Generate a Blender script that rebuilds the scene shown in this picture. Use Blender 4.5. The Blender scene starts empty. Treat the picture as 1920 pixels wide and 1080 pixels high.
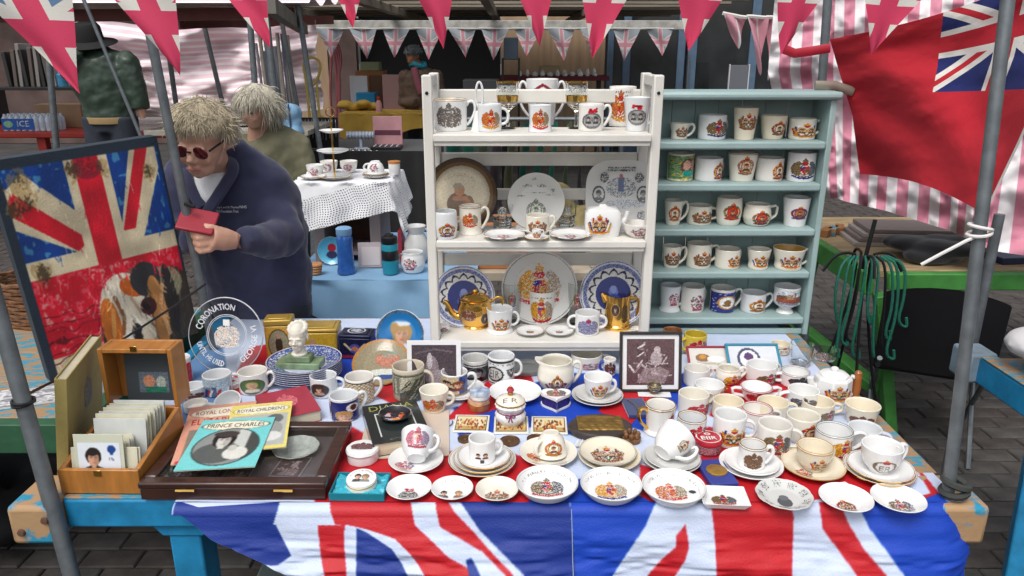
import bpy, math, random
import numpy as np
from mathutils import Vector, Matrix, Euler
D = bpy.data; SC = bpy.context.scene; COL = SC.collection
R = math.radians
random.seed(7); RS = np.random.RandomState(11)

# ------------------------------------------------------------------ camera, sky, sun, exposure
F = 1400.0; PITCH = R(17.8); CAMZ = 1.70
cd = D.cameras.new('camera'); cam = D.objects.new('camera', cd); COL.objects.link(cam)
cam.location = (0, 0, CAMZ); cam.rotation_euler = (R(90) - PITCH, 0, 0)
cd.sensor_width = 36; cd.lens = 36 * F / 1920; cd.clip_start = 0.05; cd.clip_end = 400
SC.camera = cam
SUN_EL, SUN_AZ = 58, 205          # azimuth: 180 = behind the camera
w = D.worlds.new('World'); SC.world = w; w.use_nodes = True
nt = w.node_tree; bg = nt.nodes['Background']
sk = nt.nodes.new('ShaderNodeTexSky'); sk.sky_type = 'NISHITA'; sk.sun_disc = False
sk.sun_elevation = R(SUN_EL); sk.sun_rotation = R(SUN_AZ); sk.dust_density = 4; sk.air_density = 1.2; sk.ozone_density = 1
hs = nt.nodes.new('ShaderNodeHueSaturation'); hs.inputs['Saturation'].default_value = 0.30
nt.links.new(sk.outputs[0], hs.inputs['Color']); nt.links.new(hs.outputs[0], bg.inputs['Color'])
bg.inputs['Strength'].default_value = 0.15
sl = D.lights.new('sun', 'SUN'); so = D.objects.new('sun', sl); COL.objects.link(so)
sl.energy = 1.5; sl.angle = R(28); sl.color = (1, .97, .93)
so.rotation_euler = (R(90 - SUN_EL), 0, R(180 - SUN_AZ))
so.location = (0, -3, 8)
vs = SC.view_settings; vs.view_transform = 'Standard'; vs.look = 'None'; vs.gamma = 1; vs.exposure = 0.1
vs.use_curve_mapping = False
SC.render.engine = 'CYCLES'
SC.cycles.max_bounces = 8; SC.cycles.transparent_max_bounces = 12

# ------------------------------------------------------------------ pixel rays
_fw = np.array([0, math.cos(PITCH), -math.sin(PITCH)]); _up = np.array([0, math.sin(PITCH), math.cos(PITCH)])
_C = np.array([0, 0, CAMZ])
def ray(x, y): return _fw + np.array([1., 0, 0]) * (x - 960) / F + _up * (540 - y) / F
def PZ(x, y, z): d = ray(x, y); return _C + d * (z - CAMZ) / d[2]
def PY(x, y, Y): d = ray(x, y); return _C + d * Y / d[1]
def zc(p): return float(np.dot(np.asarray(p) - _C, _fw))
def proj(p):
    q = np.asarray(p) - _C; z = q @ _fw
    return 960 + F * q[..., 0] / z, 540 - F * (q @ _up) / z
TOP = 0.784      # what stands on the cloth stands here

# ------------------------------------------------------------------ materials
def lin(c):
    c = np.asarray(c, float); return np.where(c <= .04045, c / 12.92, ((c + .055) / 1.055) ** 2.4)
def hx(s): return tuple(int(s[i:i + 2], 16) / 255 for i in (0, 2, 4))
MATS = {}
def mat(name, col, rough=.5, metal=0, coat=0, var=0, vs=8, bump=0, bs=60, trans=0, ior=1.45, emit=0, detail=4, col2=None, stretch=None, spec=None, sheen=0, rp=(.3, .7)):
    """procedural principled: base colour (linear rgb) mottled by noise, plus fine relief"""
    if name in MATS: return MATS[name]
    m = D.materials.new(name); m.use_nodes = True; n = m.node_tree; b = n.nodes['Principled BSDF']
    b.inputs['Base Color'].default_value = (*col, 1); b.inputs['Roughness'].default_value = rough
    b.inputs['Metallic'].default_value = metal; b.inputs['Coat Weight'].default_value = coat; b.inputs['Coat Roughness'].default_value = .06
    b.inputs['Transmission Weight'].default_value = trans; b.inputs['IOR'].default_value = ior
    if spec is not None: b.inputs['Specular IOR Level'].default_value = spec
    if sheen: b.inputs['Sheen Weight'].default_value = sheen
    tc = None
    if var or bump:
        tc = n.nodes.new('ShaderNodeTexCoord'); mp = n.nodes.new('ShaderNodeMapping'); n.links.new(tc.outputs['Object'], mp.inputs[0])
        if stretch: mp.inputs['Scale'].default_value = stretch
    if var:
        t = n.nodes.new('ShaderNodeTexNoise'); t.inputs['Scale'].default_value = vs; t.inputs['Detail'].default_value = detail
        n.links.new(mp.outputs[0], t.inputs['Vector'])
        r = n.nodes.new('ShaderNodeValToRGB'); r.color_ramp.elements[0].position = rp[0]; r.color_ramp.elements[1].position = rp[1]
        c2 = col2 if col2 else tuple(c * (1 - var) for c in col)
        r.color_ramp.elements[0].color = (*c2, 1); r.color_ramp.elements[1].color = (*[min(1, c * (1 + (0 if col2 else var * .4))) for c in col], 1)
        n.links.new(t.outputs['Fac'], r.inputs[0]); n.links.new(r.outputs[0], b.inputs['Base Color'])
    if bump:
        t = n.nodes.new('ShaderNodeTexNoise'); t.inputs['Scale'].default_value = bs; t.inputs['Detail'].default_value = 3
        n.links.new(mp.outputs[0], t.inputs['Vector'])
        u = n.nodes.new('ShaderNodeBump'); u.inputs['Strength'].default_value = bump; u.inputs['Distance'].default_value = .004
        n.links.new(t.outputs['Fac'], u.inputs['Height']); n.links.new(u.outputs[0], b.inputs['Normal'])
    MATS[name] = m; return m
def srgb(h): return tuple(lin(hx(h)))
def printmat(name, rough=.3, coat=0, bump=0, bs=80, metal=0, fib=0):
    """colour comes from the printed colour attribute of the mesh, with a little noise"""
    if name in MATS: return MATS[name]
    m = D.materials.new(name); m.use_nodes = True; n = m.node_tree; b = n.nodes['Principled BSDF']
    a = n.nodes.new('ShaderNodeAttribute'); a.attribute_name = 'ink'
    t = n.nodes.new('ShaderNodeTexNoise'); t.inputs['Scale'].default_value = 40; t.inputs['Detail'].default_value = 4
    mr = n.nodes.new('ShaderNodeMapRange'); mr.inputs['To Min'].default_value = .9; mr.inputs['To Max'].default_value = 1.06
    tc = n.nodes.new('ShaderNodeTexCoord'); n.links.new(tc.outputs['Object'], t.inputs['Vector'])
    n.links.new(t.outputs['Fac'], mr.inputs[0])
    mx = n.nodes.new('ShaderNodeVectorMath'); mx.operation = 'SCALE'
    n.links.new(a.outputs['Color'], mx.inputs[0]); n.links.new(mr.outputs[0], mx.inputs['Scale'])
    n.links.new(mx.outputs[0], b.inputs['Base Color'])
    b.inputs['Roughness'].default_value = rough; b.inputs['Coat Weight'].default_value = coat; b.inputs['Metallic'].default_value = metal
    if bump:
        t2 = n.nodes.new('ShaderNodeTexNoise'); t2.inputs['Scale'].default_value = bs; n.links.new(tc.outputs['Object'], t2.inputs['Vector'])
        u = n.nodes.new('ShaderNodeBump'); u.inputs['Strength'].default_value = bump; u.inputs['Distance'].default_value = .004
        n.links.new(t2.outputs['Fac'], u.inputs['Height']); n.links.new(u.outputs[0], b.inputs['Normal'])
    MATS[name] = m; return m
WHITE = mat('white_china', (.80, .80, .79), .14, coat=.4, var=.04, vs=14)
WHITEB = mat('warm_white_china', (.79, .765, .72), .16, coat=.4, var=.05, vs=12)
WHITEC = mat('cool_white_china', (.74, .755, .765), .13, coat=.4, var=.05, vs=12)
CREAM = mat('cream_china', (.78, .71, .56), .16, coat=.4, var=.06, vs=14)
IVORY = mat('ivory_china', (.79, .755, .66), .15, coat=.4, var=.05, vs=14)
INK = printmat('transfer_print', .22, coat=.3)
PAPER = printmat('paper_print', .45)
GLOSSP = printmat('gloss_print', .18, coat=.3)
CLOTHP = printmat('flag_cloth_print', .6, bump=.25, bs=260)
GOLD = mat('gilding', (.83, .50, .13), .16, metal=1, var=.12, vs=20)
LUSTRE = mat('gold_lustre', (.86, .50, .12), .12, metal=1, var=.18, vs=9, bump=.05, bs=40)
GLASS = mat('clear_glass', (.98, 1, .99), .02, trans=1, ior=1.45)
STEEL = mat('galvanised_pole', (.18, .20, .215), .45, metal=.55, var=.25, vs=30, bump=.1, bs=120)
BLACK = mat('black_plastic', (.012, .012, .014), .4, var=.2)
WPAINT = mat('white_painted_wood', (.76, .74, .685), .45, var=.13, vs=7, detail=8, bump=.16, bs=50, stretch=(1, 1, .3))
BPAINT = mat('duck_egg_painted_wood', (.33, .455, .45), .5, var=.16, vs=8, detail=8, bump=.16, bs=60, stretch=(.4, 1, 1))
TPAINT = mat('turquoise_worn_paint', (.016, .23, .46), .45, var=.3, vs=18, detail=8, bump=.2, bs=60)
WORN = mat('worn_bare_wood', (.36, .22, .11), .65, var=.5, vs=30, col2=(.06, .26, .36), bump=.4, bs=50, stretch=(1, 2.5, 1), rp=(.44, .52))

# ------------------------------------------------------------------ meshes and objects
def mesh_np(name, V, Q, smooth=True, angle=40):
    me = D.meshes.new(name)
    V = np.asarray(V, np.float32); me.vertices.add(len(V)); me.vertices.foreach_set('co', V.ravel())
    Q = np.asarray(Q, np.int32); k = Q.shape[1]
    me.loops.add(Q.size); me.loops.foreach_set('vertex_index', Q.ravel())
    me.polygons.add(len(Q)); me.polygons.foreach_set('loop_start', np.arange(0, Q.size, k, dtype=np.int32))
    me.polygons.foreach_set('use_smooth', np.full(len(Q), smooth)); me.update(calc_edges=True); me.validate()
    return me
def link(name, me, m=None, parent=None, loc=(0, 0, 0), rot=(0, 0, 0)):
    o = D.objects.new(name, me); COL.objects.link(o)
    if m is not None and not me.materials: me.materials.append(m)
    o.location = loc; o.rotation_euler = rot
    if parent: o.parent = parent
    return o
def tag(o, label, cat, group=None, kind=None):
    if label: o['label'] = label
    if cat: o['category'] = cat
    if group: o['group'] = group
    if kind: o['kind'] = kind
    return o
def thing(name, label, cat, loc=(0, 0, 0), rot=(0, 0, 0), group=None):
    o = D.objects.new(name, None); COL.objects.link(o); o.location = loc; o.empty_display_size = .02
    o.rotation_euler = rot if isinstance(rot, (tuple, list)) else (0, 0, rot)
    return tag(o, label, cat, group)

class MB:
    """collects shapes into one mesh"""
    def __init__(s): s.V = []; s.Fc = []
    def add(s, v, f, M=None):
        n = len(s.V); v = [Vector(p) for p in v]
        if M is not None: v = [M @ p for p in v]
        s.V += [tuple(p) for p in v]; s.Fc += [tuple(i + n for i in q) for q in f]; return s
    def box(s, x0, x1, y0, y1, z0, z1, M=None):
        v = [(x, y, z) for z in (z0, z1) for y in (y0, y1) for x in (x0, x1)]
        return s.add(v, [(0, 2, 3, 1), (4, 5, 7, 6), (0, 1, 5, 4), (2, 6, 7, 3), (0, 4, 6, 2), (1, 3, 7, 5)], M)
    def bar(s, a, b, w, h, roll=0):
        a = Vector(a); b = Vector(b); d = b - a; L = d.length
        q = d.to_track_quat('Z', 'Y').to_matrix().to_4x4(); M = Matrix.Translation(a) @ q @ Matrix.Rotation(roll, 4, 'Z')
        return s.box(-w / 2, w / 2, -h / 2, h / 2, 0, L, M)
    def tube(s, pts, r, n=8, flat=1.0, caps=True, nrm=None):
        pts = [Vector(p) for p in pts]; k = len(pts); rr = r if isinstance(r, (list, tuple, np.ndarray)) else [r] * k
        V = []; prev = None
        for i, p in enumerate(pts):
            t = (pts[min(i + 1, k - 1)] - pts[max(i - 1, 0)]).normalized()
            if prev is None:
                a = Vector(nrm) if nrm else (Vector((0, 0, 1)) if abs(t.z) < .9 else Vector((1, 0, 0)))
                prev = a
            x = prev - t * prev.dot(t)
            if x.length < 1e-6: x = t.orthogonal()
            x.normalize(); prev = x; y = t.cross(x)
            for j in range(n):
                c = 2 * math.pi * j / n; V.append(p + x * (math.cos(c) * rr[i]) + y * (math.sin(c) * rr[i] * flat))
        Fq = [(i * n + j, i * n + (j + 1) % n, (i + 1) * n + (j + 1) % n, (i + 1) * n + j) for i in range(k - 1) for j in range(n)]
        if caps: Fq += [tuple(range(n - 1, -1, -1)), tuple((k - 1) * n + j for j in range(n))]
        return s.add(V, Fq)
    def lathe(s, prof, n=32, M=None, a0=0, sx=1, sy=1, power=None):
        V = []; Fq = []; rows = []
        for (r, z) in prof:
            if r < 1e-6: rows.append([len(V)]); V.append((0, 0, z))
            else:
                row = []
                for j in range(n):
                    a = a0 + 2 * math.pi * j / n; k = 1
                    if power: k = 1 / (abs(math.cos(a)) ** power + abs(math.sin(a)) ** power) ** (1 / power)
                    row.append(len(V)); V.append((r * k * math.cos(a) * sx, r * k * math.sin(a) * sy, z))
                rows.append(row)
        for A, B in zip(rows[:-1], rows[1:]):
            for j in range(n):
                k = (j + 1) % n
                if len(A) == 1 and len(B) == 1: break
                if len(A) == 1: Fq.append((A[0], B[k], B[j]))
                elif len(B) == 1: Fq.append((A[j], A[k], B[0]))
                else: Fq.append((A[j], A[k], B[k], B[j]))
        return s.add(V, Fq, M)
    def prism(s, poly, z0, z1, M=None):
        n = len(poly); v = [(x, y, z0) for x, y in poly] + [(x, y, z1) for x, y in poly]
        return s.add(v, [tuple(range(n - 1, -1, -1)), tuple(range(n, 2 * n))] + [(i, (i + 1) % n, n + (i + 1) % n, n + i) for i in range(n)], M)
    def ball(s, c, r, n=16, M=None):
        r = (r, r, r) if not isinstance(r, (tuple, list)) else r
        k = n // 2; prof = [(math.sin(math.pi * i / k), -math.cos(math.pi * i / k)) for i in range(k + 1)]
        prof[0] = (0, -1); prof[-1] = (0, 1)
        T = Matrix.Translation(c) @ (M if M is not None else Matrix()) @ Matrix.Diagonal((*r, 1))
        return s.lathe(prof, n, T)
    def build(s, name, m, parent=None, loc=(0, 0, 0), rot=(0, 0, 0), smooth=True, angle=40, bevel=0, seg=2):
        me = D.meshes.new(name); me.from_pydata(s.V, [], s.Fc); me.update()
        if smooth:
            me.polygons.foreach_set('use_smooth', [True] * len(me.polygons)); me.set_sharp_from_angle(angle=R(angle))
        o = link(name, me, m, parent, loc, rot)
        if bevel:
            b = o.modifiers.new('bevel', 'BEVEL'); b.width = bevel; b.segments = seg; b.limit_method = 'ANGLE'; b.angle_limit = R(40)
        return o
def box(name, x0, x1, y0, y1, z0, z1, m, parent=None, bevel=.003, loc=(0, 0, 0), rot=(0, 0, 0)):
    return MB().box(x0, x1, y0, y1, z0, z1).build(name, m, parent, loc, rot, bevel=bevel)
def gridquads(ny, nx, keep=None):
    i, j = np.mgrid[0:ny - 1, 0:nx - 1]; a = i * nx + j
    q = np.stack([a, a + 1, a + 1 + nx, a + nx], -1).reshape(-1, 4)
    return q if keep is None else q[keep.ravel()]
def setink(me, rgb):
    at = me.color_attributes.new('ink', 'FLOAT_COLOR', 'POINT')
    c = np.ones((len(rgb), 4), np.float32); c[:, :3] = lin(rgb); at.data.foreach_set('color', c.ravel())
def painted(name, cv, fn, m, parent=None, label=None, flip=False, keepall=False):
    """a print: a fine grid that follows the printed surface; unprinted cells are left out"""
    ny, nx = cv.a.shape; u, v = np.meshgrid(np.linspace(0, 1, nx), np.linspace(0, 1, ny))
    P = np.stack(fn(u, v), -1).reshape(-1, 3)
    a = cv.a; m4 = (a[:-1, :-1] + a[1:, :-1] + a[:-1, 1:] + a[1:, 1:]) / 4
    q = gridquads(ny, nx, None if keepall else (m4 > .45))
    if len(q) == 0: return None
    if flip: q = q[:, ::-1]
    us = np.unique(q); mp = np.zeros(len(P), np.int32); mp[us] = np.arange(len(us))
    me = mesh_np(name, P[us], mp[q], smooth=True); setink(me, cv.c.reshape(-1, 3)[us])
    o = link(name, me, m, parent)
    if label: o['label'] = label
    return o
_fontc = {}
def font_tris(txt):
    if txt not in _fontc:
        c = D.curves.new('t', 'FONT'); c.body = txt; c.resolution_u = 2; o = D.objects.new('t', c); COL.objects.link(o)
        bpy.context.view_layer.update()
        me = D.meshes.new_from_object(o.evaluated_get(bpy.context.evaluated_depsgraph_get())); me.calc_loop_triangles()
        V = np.array([v.co[:2] for v in me.vertices]); T = np.array([t.vertices[:] for t in me.loop_triangles])
        D.objects.remove(o); D.curves.remove(c); D.meshes.remove(me); _fontc[txt] = (V, T)
    return _fontc[txt]
def text_mesh(name, txt, width, height, m, parent, fn, lift=.0006):
    """flat lettering laid on a surface: fn maps (x in -w/2..w/2, y in -h/2..h/2) to a point"""
    V, T = font_tris(txt); lo = V.min(0); hi = V.max(0); q = (V - (lo + hi) / 2) / (hi - lo) * [width, height]
    me = D.meshes.new(name); me.from_pydata([fn(x, y) for x, y in q], [], [tuple(t) for t in T]); me.update()
    return link(name, me, m, parent)

# ------------------------------------------------------------------ painter for transfers, covers, pictures
class CV:
    def __init__(s, nx, ny=None, bg=None, asp=1.0, XY=None):
        ny = ny or nx
        if XY is None: s.X, s.Y = np.meshgrid(np.linspace(0, 1, nx), np.linspace(0, 1, ny))
        else: s.X, s.Y = XY
        s.c = np.ones((*s.X.shape, 3)) * .9; s.a = np.zeros(s.X.shape); s.asp = asp
        if bg is not None: s.c[:] = bg; s.a[:] = 1
    def put(s, m, c, al=1.0):
        s.c[m] = s.c[m] * (1 - al) + np.array(c) * al; s.a[m] = np.maximum(s.a[m], 1); return s
    def mell(s, cx, cy, rx, ry, rot=0):
        x = s.X - cx; y = (s.Y - cy) * s.asp; k, t = math.cos(rot), math.sin(rot)
        return ((x * k + y * t) / rx) ** 2 + ((-x * t + y * k) / (ry * s.asp)) ** 2
    def ell(s, cx, cy, rx, ry, c, rot=0, al=1.0): return s.put(s.mell(cx, cy, rx, ry, rot) < 1, c, al)
    def ring(s, cx, cy, rx, ry, wd, c): d = np.sqrt(s.mell(cx, cy, rx, ry)); return s.put(np.abs(d - 1) < wd, c)
    def mpoly(s, pts):
        m = np.zeros(s.X.shape, bool); n = len(pts)
        for i in range(n):
            (x1, y1), (x2, y2) = pts[i], pts[(i + 1) % n]
            if y1 == y2: continue
            k = ((s.Y >= y1) != (s.Y >= y2)) & (s.X < (x2 - x1) * (s.Y - y1) / (y2 - y1) + x1); m ^= k
        return m
    def poly(s, pts, c, al=1.0): return s.put(s.mpoly(pts), c, al)
    def rect(s, x0, x1, y0, y1, c, al=1.0): return s.put((s.X >= x0) & (s.X <= x1) & (s.Y >= y0) & (s.Y <= y1), c, al)
    def line(s, pts, wd, c, al=1.0):
        for (x1, y1), (x2, y2) in zip(pts[:-1], pts[1:]):
            dx, dy = x2 - x1, y2 - y1; L = dx * dx + dy * dy + 1e-12
            t = np.clip(((s.X - x1) * dx + (s.Y - y1) * dy) / L, 0, 1)
            s.put((s.X - x1 - t * dx) ** 2 + (s.Y - y1 - t * dy) ** 2 < wd * wd, c, al)
        return s
    def noise(s, sc, seed):
        r = np.random.RandomState(seed); k = max(2, int(sc)); g = r.rand(k + 2, k + 2)
        xs = (s.X - s.X.min()) / (np.ptp(s.X) + 1e-9) * k; ys = (s.Y - s.Y.min()) / (np.ptp(s.Y) + 1e-9) * k
        i = np.minimum(xs.astype(int), k); j = np.minimum(ys.astype(int), k); fx = xs - i; fy = ys - j
        fx = fx * fx * (3 - 2 * fx); fy = fy * fy * (3 - 2 * fy)
        return (g[j, i] * (1 - fx) + g[j, i + 1] * fx) * (1 - fy) + (g[j + 1, i] * (1 - fx) + g[j + 1, i + 1] * fx) * fy
    def jit(s, amt, seed):
        r = np.random.RandomState(seed); s.c = np.clip(s.c * (1 + amt * (r.rand(*s.X.shape, 1) - .5) * 2), 0, 1); return s
    def blur(s, n=1):
        for _ in range(n):
            for ax in (0, 1): s.c = (np.roll(s.c, 1, ax) + 2 * s.c + np.roll(s.c, -1, ax)) / 4
        return s
    def thin(s, p, seed):
        r = np.random.RandomState(seed); s.a[r.rand(*s.X.shape) < p] = 0; return s
    def text(s, txt, cx, cy, wd, h, c, fx=None):
        V, T = font_tris(txt); lo = V.min(0); hi = V.max(0); q = (V - (lo + hi) / 2) / (hi - lo) * [wd, h]
        q = fx(q) if fx else q + [cx, cy]
        for t in T:
            a, b, d = q[t]; e = (b[1] - d[1]) * (a[0] - d[0]) + (d[0] - b[0]) * (a[1] - d[1])
            if abs(e) < 1e-12: continue
            l1 = ((b[1] - d[1]) * (s.X - d[0]) + (d[0] - b[0]) * (s.Y - d[1])) / e
            l2 = ((d[1] - a[1]) * (s.X - d[0]) + (a[0] - d[0]) * (s.Y - d[1])) / e
            s.put((l1 >= -.02) & (l2 >= -.02) & (l1 + l2 <= 1.02), c)
        return s
    def arctext(s, txt, cx, cy, r, h, a0, a1, c, inside=False):
        """lettering along a circle from angle a0 to a1 (degrees, clockwise from the top)"""
        def fx(q):
            t = (q[:, 0] + .5); ang = np.radians(a0 + (a1 - a0) * t); rr = r + q[:, 1] * (-1 if inside else 1)
            return np.stack([cx + rr * np.sin(ang), cy + rr * np.cos(ang) / s.asp], 1)
        return s.text(txt, 0, 0, 1, h, c, fx)
    def face(s, cx, cy, k, hair, skin, coat, fem=False, tone=None):
        """a small head and shoulders"""
        s.poly([(cx - 1.5 * k, cy - 2.2 * k), (cx - 1.2 * k, cy - 1.25 * k), (cx - .4 * k, cy - .9 * k), (cx + .4 * k, cy - .9 * k), (cx + 1.2 * k, cy - 1.25 * k), (cx + 1.5 * k, cy - 2.2 * k)], coat)
        s.ell(cx, cy + .25 * k, .95 * k * (1.15 if fem else 1), 1.05 * k, hair)
        if fem: s.ell(cx, cy - .1 * k, 1.0 * k, .9 * k, hair)
        s.rect(cx - .3 * k, cx + .3 * k, cy - 1.2 * k, cy - .5 * k, skin)
        s.ell(cx, cy - .12 * k, .66 * k, .92 * k, skin)
        dk = tuple(.72 * x for x in skin); sh = tuple(.84 * x for x in skin)
        s.ell(cx + .34 * k, cy - .2 * k, .3 * k, .72 * k, sh); s.ell(cx - .1 * k, cy + .62 * k, .66 * k, .34 * k, hair)
        for sx in (-.26, .28): s.ell(cx + sx * k, cy + .05 * k, .17 * k, .09 * k, dk); s.ell(cx + sx * k, cy + .17 * k, .2 * k, .05 * k, tuple(.5 * x + .2 * y for x, y in zip(skin, hair)))
        s.ell(cx + .08 * k, cy - .24 * k, .08 * k, .16 * k, sh)
        s.ell(cx, cy - .56 * k, .2 * k, .06 * k, (skin[0] * .8, skin[1] * .55, skin[2] * .52)); return s
# ------------------------------------------------------------------ transfer designs
RED, BLUE, GLD, GRY, BRN, GRN, BLK, WHT, SKIN = hx('a8242c'), hx('23307c'), hx('c08a2a'), hx('5c5c62'), hx('6b3f2a'), hx('3c6a3e'), hx('1c1a1e'), hx('e8e4dc'), hx('d9a98c')
def e_arms(seed, pal='gold', n=38):
    r = np.random.RandomState(seed); cv = CV(n)
    P = dict(gold=(GLD, RED, hx('9a8a78'), BLUE), grey=(GRY, BLK, GRY, GRY), rust=(hx('b0602a'), hx('b03020'), hx('8a7a62'), GLD), brown=(BRN, hx('7a4a32'), BRN, BRN), red=(RED, hx('b83848'), hx('8a5058'), RED), mid=(hx('6e5a3c'), RED, GRY, BLUE), pink=(hx('b06a78'), hx('a04a58'), hx('8a7a90'), hx('c09050')))[pal]
    cv.ell(.22, .46, .16, .30, P[0], .25); cv.ell(.28, .72, .11, .11, P[0]); cv.line([(.10, .25), (.04, .5), (.12, .68)], .03, P[0])
    cv.ell(.78, .46, .15, .30, P[2], -.25); cv.ell(.73, .73, .10, .10, P[2]); cv.line([(.9, .25), (.96, .5), (.86, .72)], .03, P[2])
    cv.poly([(.36, .62), (.64, .62), (.64, .40), (.5, .22), (.36, .40)], P[1]); cv.rect(.37, .5, .5, .61, P[3]); cv.rect(.5, .62, .34, .49, P[0]); cv.ring(.5, .45, .17, .22, .12, P[0])
    cv.ell(.5, .74, .12, .09, P[1]); cv.ell(.5, .86, .10, .07, P[0]); cv.ell(.5, .95, .04, .05, P[0])
    cv.line([(.10, .17), (.3, .10), (.5, .07), (.7, .10), (.9, .17)], .045, P[1] if seed % 2 else P[3]); cv.line([(.2, .22), (.5, .15), (.8, .22)], .03, P[0])
    return cv.thin(.13, seed).jit(.35, seed)
def e_twin(seed, pal='flags', n=40):
    cv = CV(n); a, b = (hx('7a4a30'), hx('8a6a4a')) if pal == 'sepia' else (GLD, hx('b04028'))
    for sx, cs in ((-1, (RED, WHT, BLUE, GLD)), (1, (RED, BLUE, WHT, GLD))):
        for i in range(4):
            x = .5 + sx * (.26 + .07 * i); c = cs[(i + seed) % 4] if pal != 'sepia' else (a, b)[i % 2]
            cv.line([(x - sx * .1, .18), (x, .55), (x + sx * .02, .78 - .09 * i)], .04, c)
    cv.line([(.12, .16), (.35, .08), (.65, .08), (.88, .16)], .05, a); cv.rect(.25, .75, .12, .2, b)
    for cx in (.34, .66):
        cv.ell(cx, .46, .16, .22, a); cv.ell(cx, .46, .125, .18, hx('c4a888')); cv.face(cx, .50, .085, BRN, hx('c09878'), hx('4a3a3a'), cx > .5)
    cv.ell(.5, .74, .10, .08, RED); cv.ell(.5, .83, .12, .06, GLD); cv.ell(.5, .92, .04, .05, GLD)
    cv.line([(.42, .3), (.5, .18), (.58, .3)], .03, GRN)
    return cv.thin(.07, seed).jit(.3, seed)
def e_one(seed, ring='8a6a2a', wreath='3c6a3e', n=38, crown=True, inner='e0d2b8'):
    cv = CV(n); r = np.random.RandomState(seed)
    for i in range(34):
        t = i / 34 * 2 * math.pi; cv.ell(.5 + .36 * math.cos(t), .44 + .34 * math.sin(t), .07, .06, hx(wreath) if r.rand() < .6 else (RED if r.rand() < .6 else GLD))
    cv.ell(.5, .44, .27, .32, hx(ring)); cv.ell(.5, .44, .215, .26, hx(inner)); cv.face(.5, .47, .11, BRN, hx('c89c7c'), hx('5a3a3a'), seed % 2 == 0)
    if crown: cv.ell(.5, .83, .12, .08, RED); cv.ell(.5, .89, .10, .05, GLD); cv.ell(.5, .96, .03, .04, GLD)
    cv.line([(.16, .1), (.5, .05), (.84, .1)], .045, hx(ring))
    return cv.thin(.08, seed).jit(.3, seed)
def e_mono(seed, col='55555a', n=38, p=.45):
    cv = e_arms(seed, 'grey', n); cv.c[:] = hx(col); cv.a[np.random.RandomState(seed).rand(n, n) < p * .35] = 0
    return cv.jit(.45, seed)
def e_cypher(seed, col='8a3a30', n=38, txt='ER'):
    cv = CV(n); c = hx(col); cv.text(txt, .5, .38, .46, .36, c); cv.ring(.5, .42, .46, .40, .09, hx('6a5a3a')); cv.ell(.5, .78, .15, .10, RED); cv.ell(.5, .90, .06, .06, GLD)
    cv.line([(.16, .62), (.08, .4), (.22, .16)], .035, c); cv.line([(.84, .62), (.92, .4), (.78, .16)], .035, c)
    return cv.thin(.06, seed).jit(.25, seed)
def e_pair_bw(seed, n=40):
    cv = CV(n); r = np.random.RandomState(seed); cv.ell(.5, .38, .45, .33, hx('9c9a98')); cv.put((cv.mell(.5, .38, .45, .33) < 1) & (r.rand(n, n) < .4), hx('c8c6c2'))
    for i in range(40):
        t = i / 40 * 2 * math.pi; cv.ell(.5 + .42 * math.cos(t), .38 + .32 * math.sin(t), .05, .045, hx('6a6a6c'))
    for cx in (.33, .66): cv.ell(cx, .42, .17, .19, hx('6c6c70')); cv.ell(cx, .42, .14, .16, hx('8c8a88')); cv.face(cx, .45, .09, hx('3a3838'), hx('b4aaa0'), hx('48484a'), cx > .5)
    cv.line([(.2, .14), (.5, .08), (.8, .14)], .04, hx('77777a'))
    for i in range(22): cv.ell(.5 + r.uniform(-.2, .2), .84 + r.uniform(-.09, .09), .06, .045, hx('c41f30') if r.rand() < .8 else hx('801828'))
    return cv.thin(.05, seed).jit(.25, seed)
def e_scene(seed, n=40):
    cv = CV(n, n, bg=hx('c4d0dc')); cv.rect(0, 1, 0, .32, hx('8a8a9c')); cv.rect(0, 1, .3, .62, hx('8a4a34')); cv.ell(.3, .62, .3, .1, hx('6a4a38')); cv.rect(.4, .62, .5, .78, hx('a08068')); cv.rect(.66, .74, .5, .88, hx('8a6a5a'))
    cv.rect(0, 1, .02, .16, hx('c8bcc8')); cv.a[cv.mell(.5, .5, .52, .52) > 1] = 0
    return cv.jit(.35, seed)
def e_portrait(seed, bg='6a4a4a', hair='8a6a3a', coat='e0d8d0', n=40, fem=True):
    cv = CV(n); cv.ell(.5, .5, .48, .49, hx(bg)); cv.ring(.5, .5, .46, .47, .05, GLD if seed % 3 else hx('503838')); m = cv.mell(.5, .5, .46, .47) >= 1
    k = cv.c.copy(), cv.a.copy(); cv.face(.5, .56, .19, hx(hair), SKIN, hx(coat), fem); cv.c[m] = k[0][m]; cv.a[m] = k[1][m]
    return cv.blur(1).jit(.1, seed)
def e_photo(seed, n=44):
    cv = CV(n, n, bg=hx('b9a888')); cv.rect(.62, 1, 0, 1, hx('24458c')); cv.face(.28, .62, .15, hx('2c2420'), SKIN, hx('503a30')); cv.face(.6, .58, .15, hx('7a4a28'), SKIN, hx('6a3030'), True)
    cv.rect(0, 1, 0, .08, hx('8a6a2a')); return cv.jit(.2, seed)
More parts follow.
